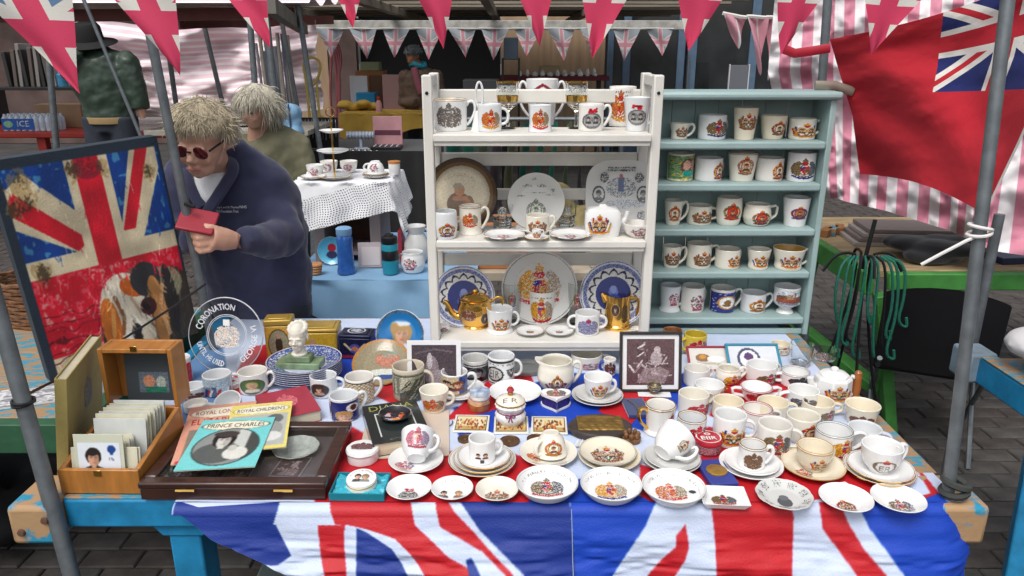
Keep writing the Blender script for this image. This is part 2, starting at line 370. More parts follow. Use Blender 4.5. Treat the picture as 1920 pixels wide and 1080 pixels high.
def e_castle(seed, n=44):
    cv = CV(n, n, bg=hx('8e8c78')); r = np.random.RandomState(seed)
    cv.rect(0, 1, .86, .9, hx('4c4c40')); cv.rect(.02, .34, .2, .8, hx('6c6c5c')); cv.rect(.06, .12, .25, .75, hx('9c9c88')); cv.rect(.2, .26, .25, .75, hx('9c9c88'))
    cv.poly([(.34, .1), (.34, .3), (.55, .42), (.7, .75), (1, .8), (1, 0), (.34, 0)], hx('45463a')); cv.poly([(.4, .86), (.34, .45), (.52, .5), (.64, .86)], hx('b4b09c'))
    for i in range(30): x = r.uniform(.35, 1); y = r.uniform(0, .6); cv.line([(x, y), (x + .1, y + .15)], .012, hx('8a8a78') if i % 2 else hx('2c2e26'))
    cv.a[cv.Y > .93] = 0
    return cv.jit(.2, seed)
def e_lattice(seed, n=44):
    cv = CV(n, n); k = (np.abs((cv.X * 9 + cv.Y * 7) % 1 - .5) < .18) | (np.abs((cv.X * 9 - cv.Y * 7) % 1 - .5) < .18); cv.put(k, hx('a8842c')); cv.rect(0, .24, 0, .5, hx('8ea890')); cv.rect(0, 1, .95, 1, hx('4a4a3a'))
    return cv.jit(.2, seed)
def e_blue(seed, n=44):
    cv = CV(n, n, bg=hx('25307a')); r = np.random.RandomState(seed)
    for i in range(40): x, y = r.rand(2); cv.ell(x, y, .03, .03, hx('8890c0'))
    cv.ell(.56, .5, .26, .30, hx('eceae4')); cv.ring(.56, .5, .26, .30, .1, GLD); cv.ell(.56, .5, .10, .14, hx('8a6030')); cv.ell(.54, .38, .13, .07, hx('8a6030')); cv.a[cv.Y > .96] = 0
    return cv.jit(.15, seed)
def e_green(seed, n=44):
    cv = CV(n, n, bg=hx('6c8a62')); r = np.random.RandomState(seed)
    for i in range(90): x, y = r.rand(2); cv.ell(x, y, .05, .03, (hx('d0b030'), hx('3c7a4c'), hx('8a9a5a'), hx('b89a3a'))[r.randint(4)])
    cv.ell(.66, .56, .26, .34, hx('6a4438')); cv.ell(.58, .62, .11, .2, hx('c8a08c')); cv.ell(.78, .62, .09, .2, hx('b88a70')); cv.rect(.48, .84, .2, .4, hx('1f9a8c')); cv.rect(0, 1, 0, .07, hx('d8d0b0'))
    return cv.jit(.25, seed)
def e_city(seed, n=44):
    cv = CV(n, n, bg=hx('a9bac4')); r = np.random.RandomState(seed)
    for i in range(16): x = r.rand(); h = r.uniform(.2, .6); cv.rect(x - .05, x + .05, 0, h, (hx('5a6a86'), hx('7a8494'), hx('3c4a6a'))[r.randint(3)])
    for i in range(10): x = r.rand(); cv.line([(x, 0), (x + .08, .4)], .025, (RED, BLUE, WHT)[r.randint(3)])
    return cv.jit(.2, seed)
def e_blackwhite(seed, n=44):
    cv = CV(n, n); cv.rect(.02, .98, .9, .98, BLK); cv.text('ROYAL', .5, .83, .8, .10, hx('3a3a3c')); cv.ell(.3, .45, .26, .3, hx('2c2c30')); cv.ell(.3, .45, .2, .24, hx('b8b8b4')); cv.text('EIR', .3, .45, .3, .3, hx('3a3a3c')); cv.poly([(.62, .65), (.94, .65), (.9, .4), (.78, .25), (.66, .4)], hx('4c4c50')); cv.text('V', .78, .5, .16, .2, hx('d0d0cc')); cv.rect(.1, .9, .06, .1, BLK); cv.text('CORONATION', .5, .02, .9, .08, hx('3a3a3c'))
    return cv
def e_darkman(seed, n=44):
    cv = CV(n, n); cv.rect(.1, .92, .05, .8, hx('26262a')); cv.ell(.5, .45, .3, .34, hx('5a5a60')); cv.face(.5, .5, .2, hx('18181a'), hx('8c8c90'), hx('101012')); cv.rect(.05, .95, .84, .92, hx('4a4a4e'))
    return cv.jit(.3, seed)
def e_diana(seed, n=44):
    cv = CV(n, n, bg=hx('23276a')); cv.rect(0, .2, 0, 1, hx('d8d4d0')); cv.ell(.1, .55, .1, .3, hx('4a4658')); cv.ell(.78, .66, .16, .2, hx('e0dcd6')); cv.ell(.8, .66, .09, .14, hx('5a2c28')); cv.face(.55, .28, .2, hx('b48a50'), SKIN, SKIN, True); cv.a[cv.Y > .95] = 0
    return cv.jit(.2, seed)
def e_roses(seed, n=36):
    cv = CV(n); r = np.random.RandomState(seed)
    for i in range(60):
        t = r.uniform(0, 6.28); q = .18 + .2 * r.rand(); cv.ell(.5 + q * math.cos(t), .48 + q * 1.1 * math.sin(t), .05, .05, (hx('b03048'), hx('4a6a4a'), hx('c87888'), hx('7a6a8a'))[r.randint(4)])
    cv.ell(.5, .48, .15, .2, hx('c8b8b8')); cv.face(.5, .5, .08, BRN, hx('c09080'), hx('7a3a48')); cv.rect(.25, .75, .02, .12, hx('a04858'))
    return cv.thin(.1, seed).jit(.3, seed)
def e_red(seed, n=36):
    cv = CV(n, n, bg=hx('b81c2c')); cv.ell(.5, .5, .25, .3, hx('e8d8d0')); cv.face(.5, .52, .1, BRN, SKIN, BLUE); cv.a[cv.Y > .85] = 0; return cv.jit(.2, seed)

# ------------------------------------------------------------------ vessels
SHAPES = dict(
    straight=[(0, .955), (.05, .99), (1, 1)], taper=[(0, .70), (.06, .74), (1, 1)], tum=[(0, .76), (1, 1)], barrel=[(0, .80), (.1, .9), (.5, 1.0), (.85, .97), (1, .94)],
    belly=[(0, .74), (.08, .84), (.4, 1.0), (.75, .93), (.9, .84), (1, .86)], waist=[(0, .80), (.08, .84), (.35, .80), (.7, .92), (1, 1)], flare=[(0, 1.1), (.1, 1.04), (.3, .97), (1, 1)],
    cup=[(0, .52), (.05, .50), (.12, .60), (.3, .80), (.6, .93), (1, 1)], teacup=[(0, .50), (.06, .47), (.1, .60), (.22, .82), (.5, .95), (1, 1)], foot=[(0, .66), (.07, .62), (.13, .40), (.2, .45), (.34, .88), (.5, .98), (.8, .95), (1, 1)],
    lobe=[(0, .93), (.06, .97), (.5, .97), (.85, .98), (1, 1)], tank=[(0, 1.0), (.07, .96), (.14, .90), (.9, .88), (1, .90)], footmug=[(0, 1.04), (.08, 1.0), (.12, .86), (.9, .97), (1, 1)])
def shape_fn(shape):
    k = SHAPES[shape]; ts = [a for a, b in k]; rs = [b for a, b in k]; mx = max(rs)
    return lambda t: np.interp(t, ts, rs) / mx
def vessel_prof(Rf, r, h, th, rows=14, foot=True):
    ts = np.linspace(0, 1, rows); o = [(0, .0015), (Rf(0) * r * .86, .0015), (Rf(0) * r * .9, 0)] if foot else [(0, 0)]
    o += [(Rf(t) * r, max(t * h, .0008)) for t in ts]; o += [(Rf(1) * r - th * .25, h + th * .3), (Rf(1) * r - th * .75, h + th * .3)]
    o += [(max(Rf(t) * r - th, .004), max(t * h, th * 1.6)) for t in ts[::-1] if t * h > th * 1.2]; o += [(0, th * 1.6)]
    return o
def handle_path(kind, Rf, r, h, ext, n=13):
    pts = []
    if kind in ('c', 'low'):
        t1, t0 = (.84, .26) if kind == 'c' else (.66, .16)
        x1 = Rf(t1) * r - .002; x0 = Rf(t0) * r - .002
        for i in range(n):
            a = math.pi * i / (n - 1); k = i / (n - 1); pts.append((x1 * (1 - k) + x0 * k + ext * math.sin(a) ** .75, 0, h * ((t1 + t0) / 2 + (t1 - t0) / 2 * math.cos(a))))
    elif kind == 'ear':
        t1, t0 = .80, .18; x1 = Rf(t1) * r - .002; x0 = Rf(t0) * r - .002
        base = [(x1, t1), (x1 + ext * .35, .95), (x1 + ext * .8, .93), (x1 + ext, .75), (x1 + ext * .9, .55), (x1 + ext * .55, .36), (x0 + ext * .25, .22), (x0, t0)]
        pts = smooth([(x, 0, z * h) for x, z in base], 3)
    elif kind == 'ang':
        t1, t0 = .86, .24; x1 = Rf(t1) * r - .002; x0 = Rf(t0) * r - .002
        base = [(x1, t1), (x1 + ext * .7, .92), (x1 + ext, .84), (x1 + ext * .92, .52), (x1 + ext * .8, .42), (x0, t0)]
        pts = [(x, 0, z * h) for x, z in base]
    return pts
def smooth(P, it=2):
    P = [Vector(p) for p in P]
    for _ in range(it):
        Q = [P[0]]
        for a, b in zip(P[:-1], P[1:]): Q += [a * .75 + b * .25, a * .25 + b * .75]
        Q.append(P[-1]); P = Q
    return [tuple(p) for p in P]
FOOT = []      # footprints, for checking that nothing overlaps
def wrap_print(cv, Rf, r, h, ang, wd, z0, z1, parent, name='crest', m=None, off=.0005):
    hw = wd / 2 / r                       # half angle
    def fn(u, v):
        a = R(ang) + (u - .5) * 2 * hw; z = (z0 + (z1 - z0) * v) * h; rr = Rf(z / h) * r + off
        return rr * np.cos(a), rr * np.sin(a), z
    return painted(name, cv, fn, m or INK, parent)
def place(px, yb, yt, w, z, k0=1.0):
    """centre, radius and height of a round thing whose near base point, far rim and width are seen at those pixels"""
    p = PZ(px, yb, z); r = .5 * w * zc(p) / F
    for _ in range(3):
        Yc = PZ(px, yb, z)[1] + r * k0; c = np.array([0, Yc, z + .03]); r = .5 * w * zc(c) / F
    x = (px - 960) / F * zc((0, Yc, z + .03)); h = PY(px, yt, Yc + r)[2] - z
    return (x, Yc, z), r, h
def mug(px, yb, yt, w, label, shape='straight', m=None, hand=((0, 'c'),), pr=None, z=TOP, name='mug', cat='mug', group=None, ext=None, inner=None, band=None, th=.0035, rot=None, loc=None, dims=None, segs=30, hm=None, hr=.0044):
    Rf = shape_fn(shape)
    if loc is None: loc, r, h = place(px, yb, yt, w, z, float(Rf(0)))
    else: r, h = dims
    t = thing(name, label, cat, loc, rot or (0, 0, 0), group); m = m or WHITE
    if m is WHITE: m = (WHITE, WHITEB, WHITEC, WHITE)[len(label) % 4]
    if rot is None: FOOT.append((label, loc[0], loc[1], loc[2], r, h))
    MB().lathe(vessel_prof(Rf, r, h, th), segs).build('body', m, t)
    for a, k in (hand or ()):
        pts = handle_path(k, Rf, r, h, ext or min(.62 * r, .027)); rr = [hr * (1.2 if i in (0, len(pts) - 1) else 1) for i in range(len(pts))]
        MB().tube(pts, rr, 8, flat=1.35, nrm=(1, 0, .2)).build('handle', hm or m, t, rot=(0, 0, R(a)))
    if pr:
        for q in (pr if isinstance(pr, list) else [pr]):
            cv, ang, fw, z0, z1 = q; wrap_print(cv, Rf, r, h, ang, fw * r, z0, z1, t)
    if inner is not None:
        pf = [(max(Rf(k) * r - th - .0005, .002), max(k * h, th * 1.6 + .0005)) for k in np.linspace(.99, .1, 9)] + [(0, th * 1.6 + .0006)]
        MB().lathe(pf, segs).build('inner_glaze', inner, t)
    if band is not None:
        pf = [(Rf(1) * r + .0004, h - .003), (Rf(1) * r - th * .25, h + th * .3 + .0006), (Rf(1) * r - th * .75, h + th * .3 + .0006), (Rf(1) * r - th - .0004, h - .0025)]
        MB().lathe(pf, segs).build('rim_band', band, t)
    return t
def plate_prof(r, h, well=.62, th=.003):
    f = lambda q: 0 if q < well * .9 else h * ((q - well * .9) / (1 - well * .9)) ** 1.25
    qs = [0, .3, .55, well * .9, well, .72, .8, .88, .95, 1.0]; qs = sorted(set(qs))
    top = [(r * q, f(q) + th + .002) for q in qs]; bot = [(r * q, f(q) + .002) for q in qs[1:] if q > well * .6]
    prof = [(0, .002), (r * well * .50, .002), (r * well * .52, 0), (r * well * .6, 0)] + bot + [(r + .0008, h + .002 + th * .5)] + top[::-1]
    return prof, (lambda rr: np.interp(rr / r, qs, [f(q) + th + .002 for q in qs]))
def plate(label, r, h=.012, cv=None, well=.62, m=None, loc=None, rot=(0, 0, 0), name='saucer', cat='saucer', group=None, rim=None, segs=40, parent_pr=None, at=None, z=TOP, power=None, scal=0, pmat=None, cover=1.0, th=.003):
    if at:                       # (px centre, py near edge, width)
        px, yb, w = at; p = PZ(px, yb, z + h); rr = .5 * w * zc(p) / F
        for _ in range(3): Yc = PZ(px, yb, z + h)[1] + rr; rr = .5 * w * zc((0, Yc, z + h)) / F
        r = rr; loc = ((px - 960) / F * zc((0, Yc, z + h)), Yc, z); FOOT.append((label, loc[0], loc[1], z, r, h))
    t = thing(name, label, cat, loc, rot, group); prof, fz = plate_prof(r, h, well, th)
    mb = MB().lathe(prof, segs, power=power)
    if scal:
        mb.V = [(x * (1 + .035 * abs(math.sin(scal * math.atan2(y, x) / 2)) * (math.hypot(x, y) / r) ** 3), y * (1 + .035 * abs(math.sin(scal * math.atan2(y, x) / 2)) * (math.hypot(x, y) / r) ** 3), zz) for x, y, zz in mb.V]
    mb.build('body', m or WHITE, t)
    if cv is not None:
        q = .98 * cover
        def fn(u, v):
            x = (u - .5) * 2 * r * q; y = (v - .5) * 2 * r * q; d = np.hypot(x, y); return x, y, fz(np.minimum(d, r)) + .0006
        if power is None and cover > .72: cv.a[np.hypot(cv.X - .5, cv.Y - .5) > .5] = 0
        painted('print', cv, fn, pmat or INK, t)
    if rim is not None:
        MB().lathe([(r * .965, fz(r * .965) + .0005), (r + .0012, h + .0035 + .001), (r + .0013, h + .0022)], segs).build('rim_band', rim, t)
    return t
def on_plate(cv, k=.45, n=70, ox=0, oy=0, rimtext=None, band=None, second=None):
    """a crest in the middle of a plate, with an inscription round the rim"""
    o = CV(n)
    if band: o.ring(.5, .5, .46, .46, .03, hx(band))
    if rimtext: o.arctext(rimtext, .5, .5, .44, .034, -70, 70, hx('8a8a80'))
    lx = ((o.X - .5 - ox) / k + .5); ly = ((o.Y - .5 - oy) / k + .5); ok = (lx >= 0) & (lx <= 1) & (ly >= 0) & (ly <= 1)
    N = cv.a.shape[0] - 1; i = np.clip((ly * N).round().astype(int), 0, N); j = np.clip((lx * N).round().astype(int), 0, N)
    k2 = ok & (cv.a[i, j] > .5); o.c[k2] = cv.c[i, j][k2]; o.a[k2] = 1
    return o
# ------------------------------------------------------------------ ground of brick pavers
GROUND = mat('pavement_joint', (.055, .052, .05), .9, var=.4, vs=3, bump=.3)
PAVE = mat('brick_paver', (.068, .058, .053), .8, var=.5, vs=11, bump=.5, bs=70)
PAVE2 = mat('brick_paver_grey', (.085, .078, .073), .8, var=.5, vs=9, bump=.5, bs=70)
g = MB().add([(-60, -30, -.008), (60, -30, -.008), (60, 90, -.008), (-60, 90, -.008)], [(0, 1, 2, 3)]).build('ground', GROUND, smooth=False); g['kind'] = 'structure'
def brick_mesh(k, m):
    mb = MB(); L, W, b = .096, .046, .005
    mb.add([(-L, -W, -.03), (L, -W, -.03), (L, W, -.03), (-L, W, -.03), (-L, -W, -b), (L, -W, -b), (L, W, -b), (-L, W, -b), (-L + b, -W + b, 0), (L - b, -W + b, 0), (L - b, W - b, 0), (-L + b, W - b, 0)],
           [(0, 1, 5, 4), (1, 2, 6, 5), (2, 3, 7, 6), (3, 0, 4, 7), (4, 5, 9, 8), (5, 6, 10, 9), (6, 7, 11, 10), (7, 4, 8, 11), (8, 9, 10, 11)])
    me = D.meshes.new('brick'); me.from_pydata(mb.V, [], mb.Fc); me.update(); me.materials.append(m); return me, mb
bm1, mbk = brick_mesh(0, PAVE); bm2, _ = brick_mesh(1, PAVE2)
cells = []
for j in range(-4, 90):
    for i in range(-40, 42):
        x = i * .2 + (.1 if j % 2 else 0); y = 1.0 + j * .1; cells.append((x, y))
def vis(x, y):
    u, v = proj(np.array([x, y, 0.])); return (30 < u < 560 and 930 < v < 1110) or (1500 < u < 1960 and 600 < v < 1110) or (560 < u < 800 and 530 < v < 600)
cells.sort(key=lambda c: (not vis(*c), c[0] ** 2 + c[1] ** 2))
for x, y in cells[:300]:
    o = link('brick', bm1 if RS.rand() < .6 else bm2, None, g, (x, y, RS.uniform(-.0015, .0025)), (RS.uniform(-.012, .012), RS.uniform(-.012, .012), RS.uniform(-.01, .01)))
mb = MB()
for x, y in cells[300:]:
    if y < 9 and abs(x) < 1.2 + y * .78: mb.add(mbk.V, mbk.Fc, Matrix.Translation((x, y, RS.uniform(-.0015, .0025))) @ Matrix.Rotation(RS.uniform(-.012, .012), 4, 'X'))
o = mb.build('paver_field', PAVE, g, smooth=False); o['kind'] = 'stuff'

# ------------------------------------------------------------------ main stall table
TX0, TX1, TY0, TY1 = -1.035, .962, 1.385, 2.52
tb = thing('stall_table', 'turquoise painted market trestle table under the union flag cloth', 'table', (0, 0, 0))
for i in range(6):
    y0 = TY0 + .03 + i * (TY1 - TY0 - .03) / 6; box('plank', TX0 + .04, TX1 - .04, y0, y0 + (TY1 - TY0 - .03) / 6 - .004, .752, .7795, WORN, tb)
box('front_rail', TX0 + .07, TX1 - .06, TY0, TY0 + .045, .708, .778, TPAINT, tb, .006)
box('rail_cap', TX0 + .072, TX1 - .062, TY0 + .003, TY0 + .028, .7782, .7815, WORN, tb, .001)
box('side_rail', TX0, TX0 + .038, TY0 + .1, TY1, .70, .781, TPAINT, tb, .005)
box('side_rail', TX1 - .038, TX1, TY0 + .1, TY1, .70, .780, TPAINT, tb, .005)
box('rail_cap', TX1 - .040, TX1 + .002, TY0 + .1, TY1, .7803, .7835, WORN, tb, .001)
BLOCK = mat('worn_block', (.40, .25, .13), .65, var=.6, vs=22, col2=(.02, .25, .40), bump=.5, bs=40, rp=(.40, .47))
for x0, x1 in ((TX0 - .03, TX0 + .068), (TX1 - .058, TX1 + .045)):
    box('corner_block', x0, x1, TY0 - .035, TY0 + .098, .69, .7825, BLOCK, tb, .01)
for x in (TX0 + .31, TX1 - .33):
    box('leg', x - .035, x + .035, TY0 + .02, TY0 + .10, 0, .707, TPAINT, tb, .006)
    box('leg', x - .035, x + .035, TY1 - .12, TY1 - .04, 0, .707, TPAINT, tb, .006)
    MB().prism([(-.07, .707), (.07, .707), (.045, .675), (-.045, .675)], 0, .05, Matrix.Translation((x, TY0 + .015, 0)) @ Matrix.Rotation(R(90), 4, 'X') @ Matrix.Translation((0, 0, -.05))).build('bracket', TPAINT, tb, bevel=.004)
    MB().bar((x + .05, TY0 + .1, .66), (x + .28, TY1 - .1, .06), .03, .05).build('brace', TPAINT, tb, bevel=.004)
MB().bar((TX0 + .62, TY0 + .15, .24), (TX0 + .80, TY0 + .12, .69), .05, .03).build('brace', TPAINT, tb, bevel=.004)
# turn-buckle bolt heads on the corner block
for (x, z) in ((TX0 + .05, .752), (TX0 - .005, .722)):
    MB().lathe([(0, .006), (.007, .005), (.009, 0)], 10, Matrix.Rotation(R(90), 4, 'X')).build('bolt', mat('rust', (.12, .06, .04), .7, var=.4, vs=60), tb, (x, TY0 - .0355, z))

# poles of the stall frame
def pole(label, a, b, r=.016, name='frame_pole', m=None, group=None):
    a = Vector(a); b = Vector(b); o = MB().tube([b - a, (0, 0, 0)], r, 14).build(name, m or STEEL, loc=a, angle=50); return tag(o, label, 'pole', group)
def ext(p0, p1, z):
    p0 = np.array(p0); p1 = np.array(p1); return p0 + (p1 - p0) * (z - p0[2]) / (p1[2] - p0[2])
pL0, pL1 = PZ(97, 945, .78), PY(12, 640, 1.42); pR0, pR1 = PZ(1776, 935, .78), PY(1889, 5, 1.52)
pole('grey steel frame pole socketed in the worn block beside the wooden stamp box', ext(pL0, pL1, 0), ext(pL0, pL1, 2.2), .0165)
pole('grey steel frame pole with white cord knotted round it and ensign behind', ext(pR0, pR1, 0), ext(pR0, pR1, 2.2), .0128)
pole('grey steel pole at the right edge of the bulldog painting', ext(PY(392, 610, 2.22), PY(288, 95, 2.22), 0), ext(PY(392, 610, 2.22), PY(288, 95, 2.22), 2.25), .0135)
pole('thin steel pole rising behind the duck egg cabinet with red cloth tied on', ext(PY(1541, 160, 2.55), PY(1552, 0, 2.55), 0), ext(PY(1541, 160, 2.55), PY(1552, 0, 2.55), 2.25), .014)

# ------------------------------------------------------------------ union flag cloth on the table
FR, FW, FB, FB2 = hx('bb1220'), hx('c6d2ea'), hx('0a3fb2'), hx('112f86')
cl = thing('flag_tablecloth', 'union flag cloth spread on the stall and hanging over its front', 'tablecloth', (0, 0, .781))
def P3(a): return np.stack(a, -1)
EDGE = TY0 - .034
xs = np.linspace(-.985, .955, 860); ys = EDGE + .02 + (TY1 - .04 - EDGE) * np.linspace(0, 1, 300) ** 1.35
XX, YY = np.meshgrid(xs, ys)
left = PZ(335, 935, .78)[0]
cx, cy = proj(np.stack([XX, YY, np.full_like(XX, .783)], -1))
cv = CV(2, XY=(cx, cy)); cv.put(cx > -9e9, FW)
for pts, c in [
    ([(590, 945), (1085, 950), (1060, 880), (960, 850), (735, 842), (660, 800), (590, 850)], FR), ([(860, 820), (1000, 800), (1230, 850), (1300, 700), (1060, 700), (850, 765)], FB),
    ([(1060, 880), (1240, 860), (1160, 820), (1060, 835)], FW), ([(830, 790), (930, 700), (990, 690), (1010, 740), (905, 775)], FR), ([(1120, 770), (1190, 715), (1230, 740), (1180, 800)], FR),
    ([(1200, 970), (1200, 860), (1330, 800), (1480, 840), (1700, 850), (1790, 960)], FR), ([(1180, 800), (1215, 810), (1330, 850), (1230, 880), (1140, 850)], FW), ([(1330, 780), (1360, 700), (1500, 700), (1440, 800)], FR),
    ([(1470, 845), (1500, 835), (1520, 870), (1480, 870)], FB), ([(1000, 910), (1110, 895), (1200, 930), (1240, 950), (990, 950)], FB), ([(1220, 970), (1300, 930), (1340, 905), (1420, 955)], FW), ([(1590, 955), (1720, 940), (1760, 925), (1800, 965)], FB),
    ([(1390, 960), (1540, 935), (1560, 960)], FW), ([(420, 740), (470, 650), (540, 640), (500, 740)], FR), ([(640, 790), (690, 700), (740, 690), (720, 800)], FW), ([(340, 800), (340, 640), (420, 650), (430, 740)], hx('5f86b4')), ([(620, 720), (620, 640), (760, 600), (760, 700)], FB), ([(700, 740), (760, 690), (800, 720), (760, 770)], FR), ([(1690, 905), (1720, 880), (1745, 925), (1725, 930)], FW)]:
    cv.poly(pts, c)
cv.a[XX < left + (YY - EDGE) * -.9] = 0; cv.a[(XX < left) & (YY < EDGE + .15)] = 0
zz = .0018 + .0007 * np.sin(XX * 31 + YY * 12) * np.cos(YY * 23)
cv.blur(1); painted('cloth_top', cv, lambda u, v: (XX, YY, zz), CLOTHP, cl)
# the drop in front
nx, ny = 900, 150; S = np.linspace(left, .985, nx); Tt = np.linspace(0, 1, ny); SS, TT = np.meshgrid(S, Tt)
hx_ = [PY(x, y, EDGE) for x, y in ((338, 948), (400, 985), (470, 1012), (545, 1042), (640, 1062), (740, 1082))]
L = np.interp(S, [p[0] for p in hx_] + [-.05, .2, .985], [.783 - p[2] for p in hx_] + [.30, .34, .36])
rr = .022; arc = rr * math.pi / 2
dd = TT * (L[None, :] + arc); an = np.minimum(dd / rr, math.pi / 2); dn = np.maximum(dd - arc, 0)
fold = np.minimum(dn / .12, 1.0) * (.004 * np.sin(SS * 17 + dn * 9) + .002 * np.sin(SS * 39 + 1.2 - dn * 14) + .010 * np.sin(SS * 7.3 + 2)) + .004 * np.sin(SS * 12 - dn * 40) * np.minimum(dn / .05, 1)
YD = EDGE + .021 - rr * np.sin(an) - .003 - dn * .10 - (fold + .016 * np.minimum(dn / .12, 1)); ZD = .002 - rr * (1 - np.cos(an)) - dn * .995
vn = CV(2, XY=(SS, dn)); YD = YD - np.minimum(dn / .1, 1) * (.016 * vn.noise(16, 3) + .007 * vn.noise(40, 5))
side = np.clip((SS - .90) / .085, 0, 1); YD = YD + side ** 2 * .05
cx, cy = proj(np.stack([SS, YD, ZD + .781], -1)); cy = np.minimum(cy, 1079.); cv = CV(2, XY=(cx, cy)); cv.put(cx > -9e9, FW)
for pts, c in [
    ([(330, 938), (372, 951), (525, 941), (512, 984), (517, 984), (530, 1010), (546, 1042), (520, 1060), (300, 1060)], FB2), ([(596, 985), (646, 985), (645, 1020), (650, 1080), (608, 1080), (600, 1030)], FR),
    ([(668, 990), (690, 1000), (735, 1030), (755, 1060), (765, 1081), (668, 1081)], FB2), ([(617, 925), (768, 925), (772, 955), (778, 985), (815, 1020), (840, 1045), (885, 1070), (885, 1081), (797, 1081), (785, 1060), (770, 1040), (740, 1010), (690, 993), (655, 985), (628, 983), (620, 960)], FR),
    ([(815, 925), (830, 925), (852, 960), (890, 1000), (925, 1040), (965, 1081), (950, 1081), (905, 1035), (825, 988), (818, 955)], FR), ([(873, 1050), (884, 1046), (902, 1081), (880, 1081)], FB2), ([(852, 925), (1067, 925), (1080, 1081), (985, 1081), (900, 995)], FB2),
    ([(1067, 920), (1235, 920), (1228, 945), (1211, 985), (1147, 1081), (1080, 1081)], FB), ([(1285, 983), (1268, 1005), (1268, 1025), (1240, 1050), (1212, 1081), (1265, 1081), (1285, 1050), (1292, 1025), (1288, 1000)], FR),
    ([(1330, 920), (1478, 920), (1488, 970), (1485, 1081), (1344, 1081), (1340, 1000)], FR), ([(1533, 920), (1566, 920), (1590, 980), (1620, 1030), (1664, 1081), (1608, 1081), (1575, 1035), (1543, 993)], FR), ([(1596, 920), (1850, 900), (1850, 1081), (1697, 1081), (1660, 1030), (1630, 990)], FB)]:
    cv.poly(pts, c)
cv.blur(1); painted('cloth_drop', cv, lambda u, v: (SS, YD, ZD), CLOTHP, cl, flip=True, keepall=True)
k = np.argmin(np.abs(S - PY(1070, 1000, EDGE)[0]))
for kk, nm in ((k, 'seam'),):
    MB().tube([(S[kk] + .01 * (i / 20), YD[int(i / 20 * (ny - 1)), kk] - .001, ZD[int(i / 20 * (ny - 1)), kk]) for i in range(1, 21)], .0012, 5).build(nm, mat('thread', (.25, .32, .5), .8), cl)

# ------------------------------------------------------------------ white shelf unit
WX0, WX1, WYF, WYB = -.243, .408, 2.06, 2.30
ws = thing('white_shelf_unit', 'white painted folding shelf unit crowded with royal souvenir china', 'shelf unit', ((WX0 + WX1) / 2, WYF, TOP))
def wb(nm, x0, x1, y0, y1, z0, z1, bev=.004): return box(nm, x0 - (WX0 + WX1) / 2, x1 - (WX0 + WX1) / 2, y0 - WYF, y1 - WYF, z0 - TOP, z1 - TOP, WPAINT, ws, bev)
ZS = [PY(1010, 640, WYF)[2], PY(1010, 452, WYF)[2], PY(1010, 252, WYF)[2]]
for x0, x1 in ((WX0, WX0 + .027), (WX1 - .027, WX1)):
    wb('upright', x0, x1, WYF + .012, WYF + .052, TOP, 1.632); wb('upright', x0, x1, WYB - .04, WYB, TOP, 1.632)
    wb('top_rail', x0 + .003, x1 - .003, WYF + .0525, WYB - .0405, 1.60, 1.630)
    for z in ZS: wb('cross_rail', x0 + .003, x1 - .003, WYF + .0525, WYB - .0405, z - .045, z - .012)
SHT = .02
for z in ZS:
    wb('shelf', WX0 + .028, WX1 - .028, WYF - .004, WYB - .042, z - SHT, z, .003)
    wb('front_lip', WX0 + .030, WX1 - .030, WYF + .002, WYF + .016, z - SHT - .012, z - SHT - .0005, .002)
for z0, z1 in ((1.545, 1.585), (1.36, 1.40), (1.255, 1.29), (1.045, 1.085), (.90, .935)):
    wb('back_slat', WX0 + .0275, WX1 - .0275, WYB - .03, WYB - .014, z0, z1)
for x in (WX0 + .0135, WX1 - .0135): MB().lathe([(0, .003), (.004, .002), (.005, 0)], 8, Matrix.Rotation(R(90), 4, 'X')).build('screw', BLACK, ws, (x - (WX0 + WX1) / 2, .012 - .0003, 1.585 - TOP))

# ------------------------------------------------------------------ duck egg cabinet
KX0, KX1, KYF, KYB = .425, .992, 2.335, 2.49
kb = thing('duck_egg_cabinet', 'duck egg blue wooden cabinet of five shelves holding coronation mugs', 'cabinet', ((KX0 + KX1) / 2, KYF, TOP))
KC = (KX0 + KX1) / 2
def kbx(nm, x0, x1, y0, y1, z0, z1, bev=.003, m=None): return box(nm, x0 - KC, x1 - KC, y0 - KYF, y1 - KYF, z0 - TOP, z1 - TOP, m or BPAINT, kb, bev)
KTOP = PY(1400, 172, KYF)[2]
KZ = [PY(1400, y, KYF)[2] for y in (266, 345, 430, 510, 596)]
kbx('side_panel', KX0, KX0 + .018, KYF + .004, KYB, TOP, KTOP - .024); kbx('side_panel', KX1 - .018, KX1, KYF + .004, KYB, TOP, KTOP - .024)
kbx('top_board', KX0 - .012, KX1 + .012, KYF - .012, KYB + .004, KTOP - .0235, KTOP, .009)
for z in KZ: kbx('shelf', KX0 + .0185, KX1 - .0185, KYF, KYB - .0085, z - .024, z, .006)
n = 7; wv = (KX1 - KX0 - .037) / n
for i in range(n): kbx('back_board', KX0 + .0185 + i * wv + .001, KX0 + .0185 + (i + 1) * wv - .001, KYB - .008, KYB - .001, TOP, KTOP - .024, .0015)
kbx('plinth', KX0 + .0185, KX1 - .0185, KYF + .01, KYF + .02, TOP, TOP + .02)
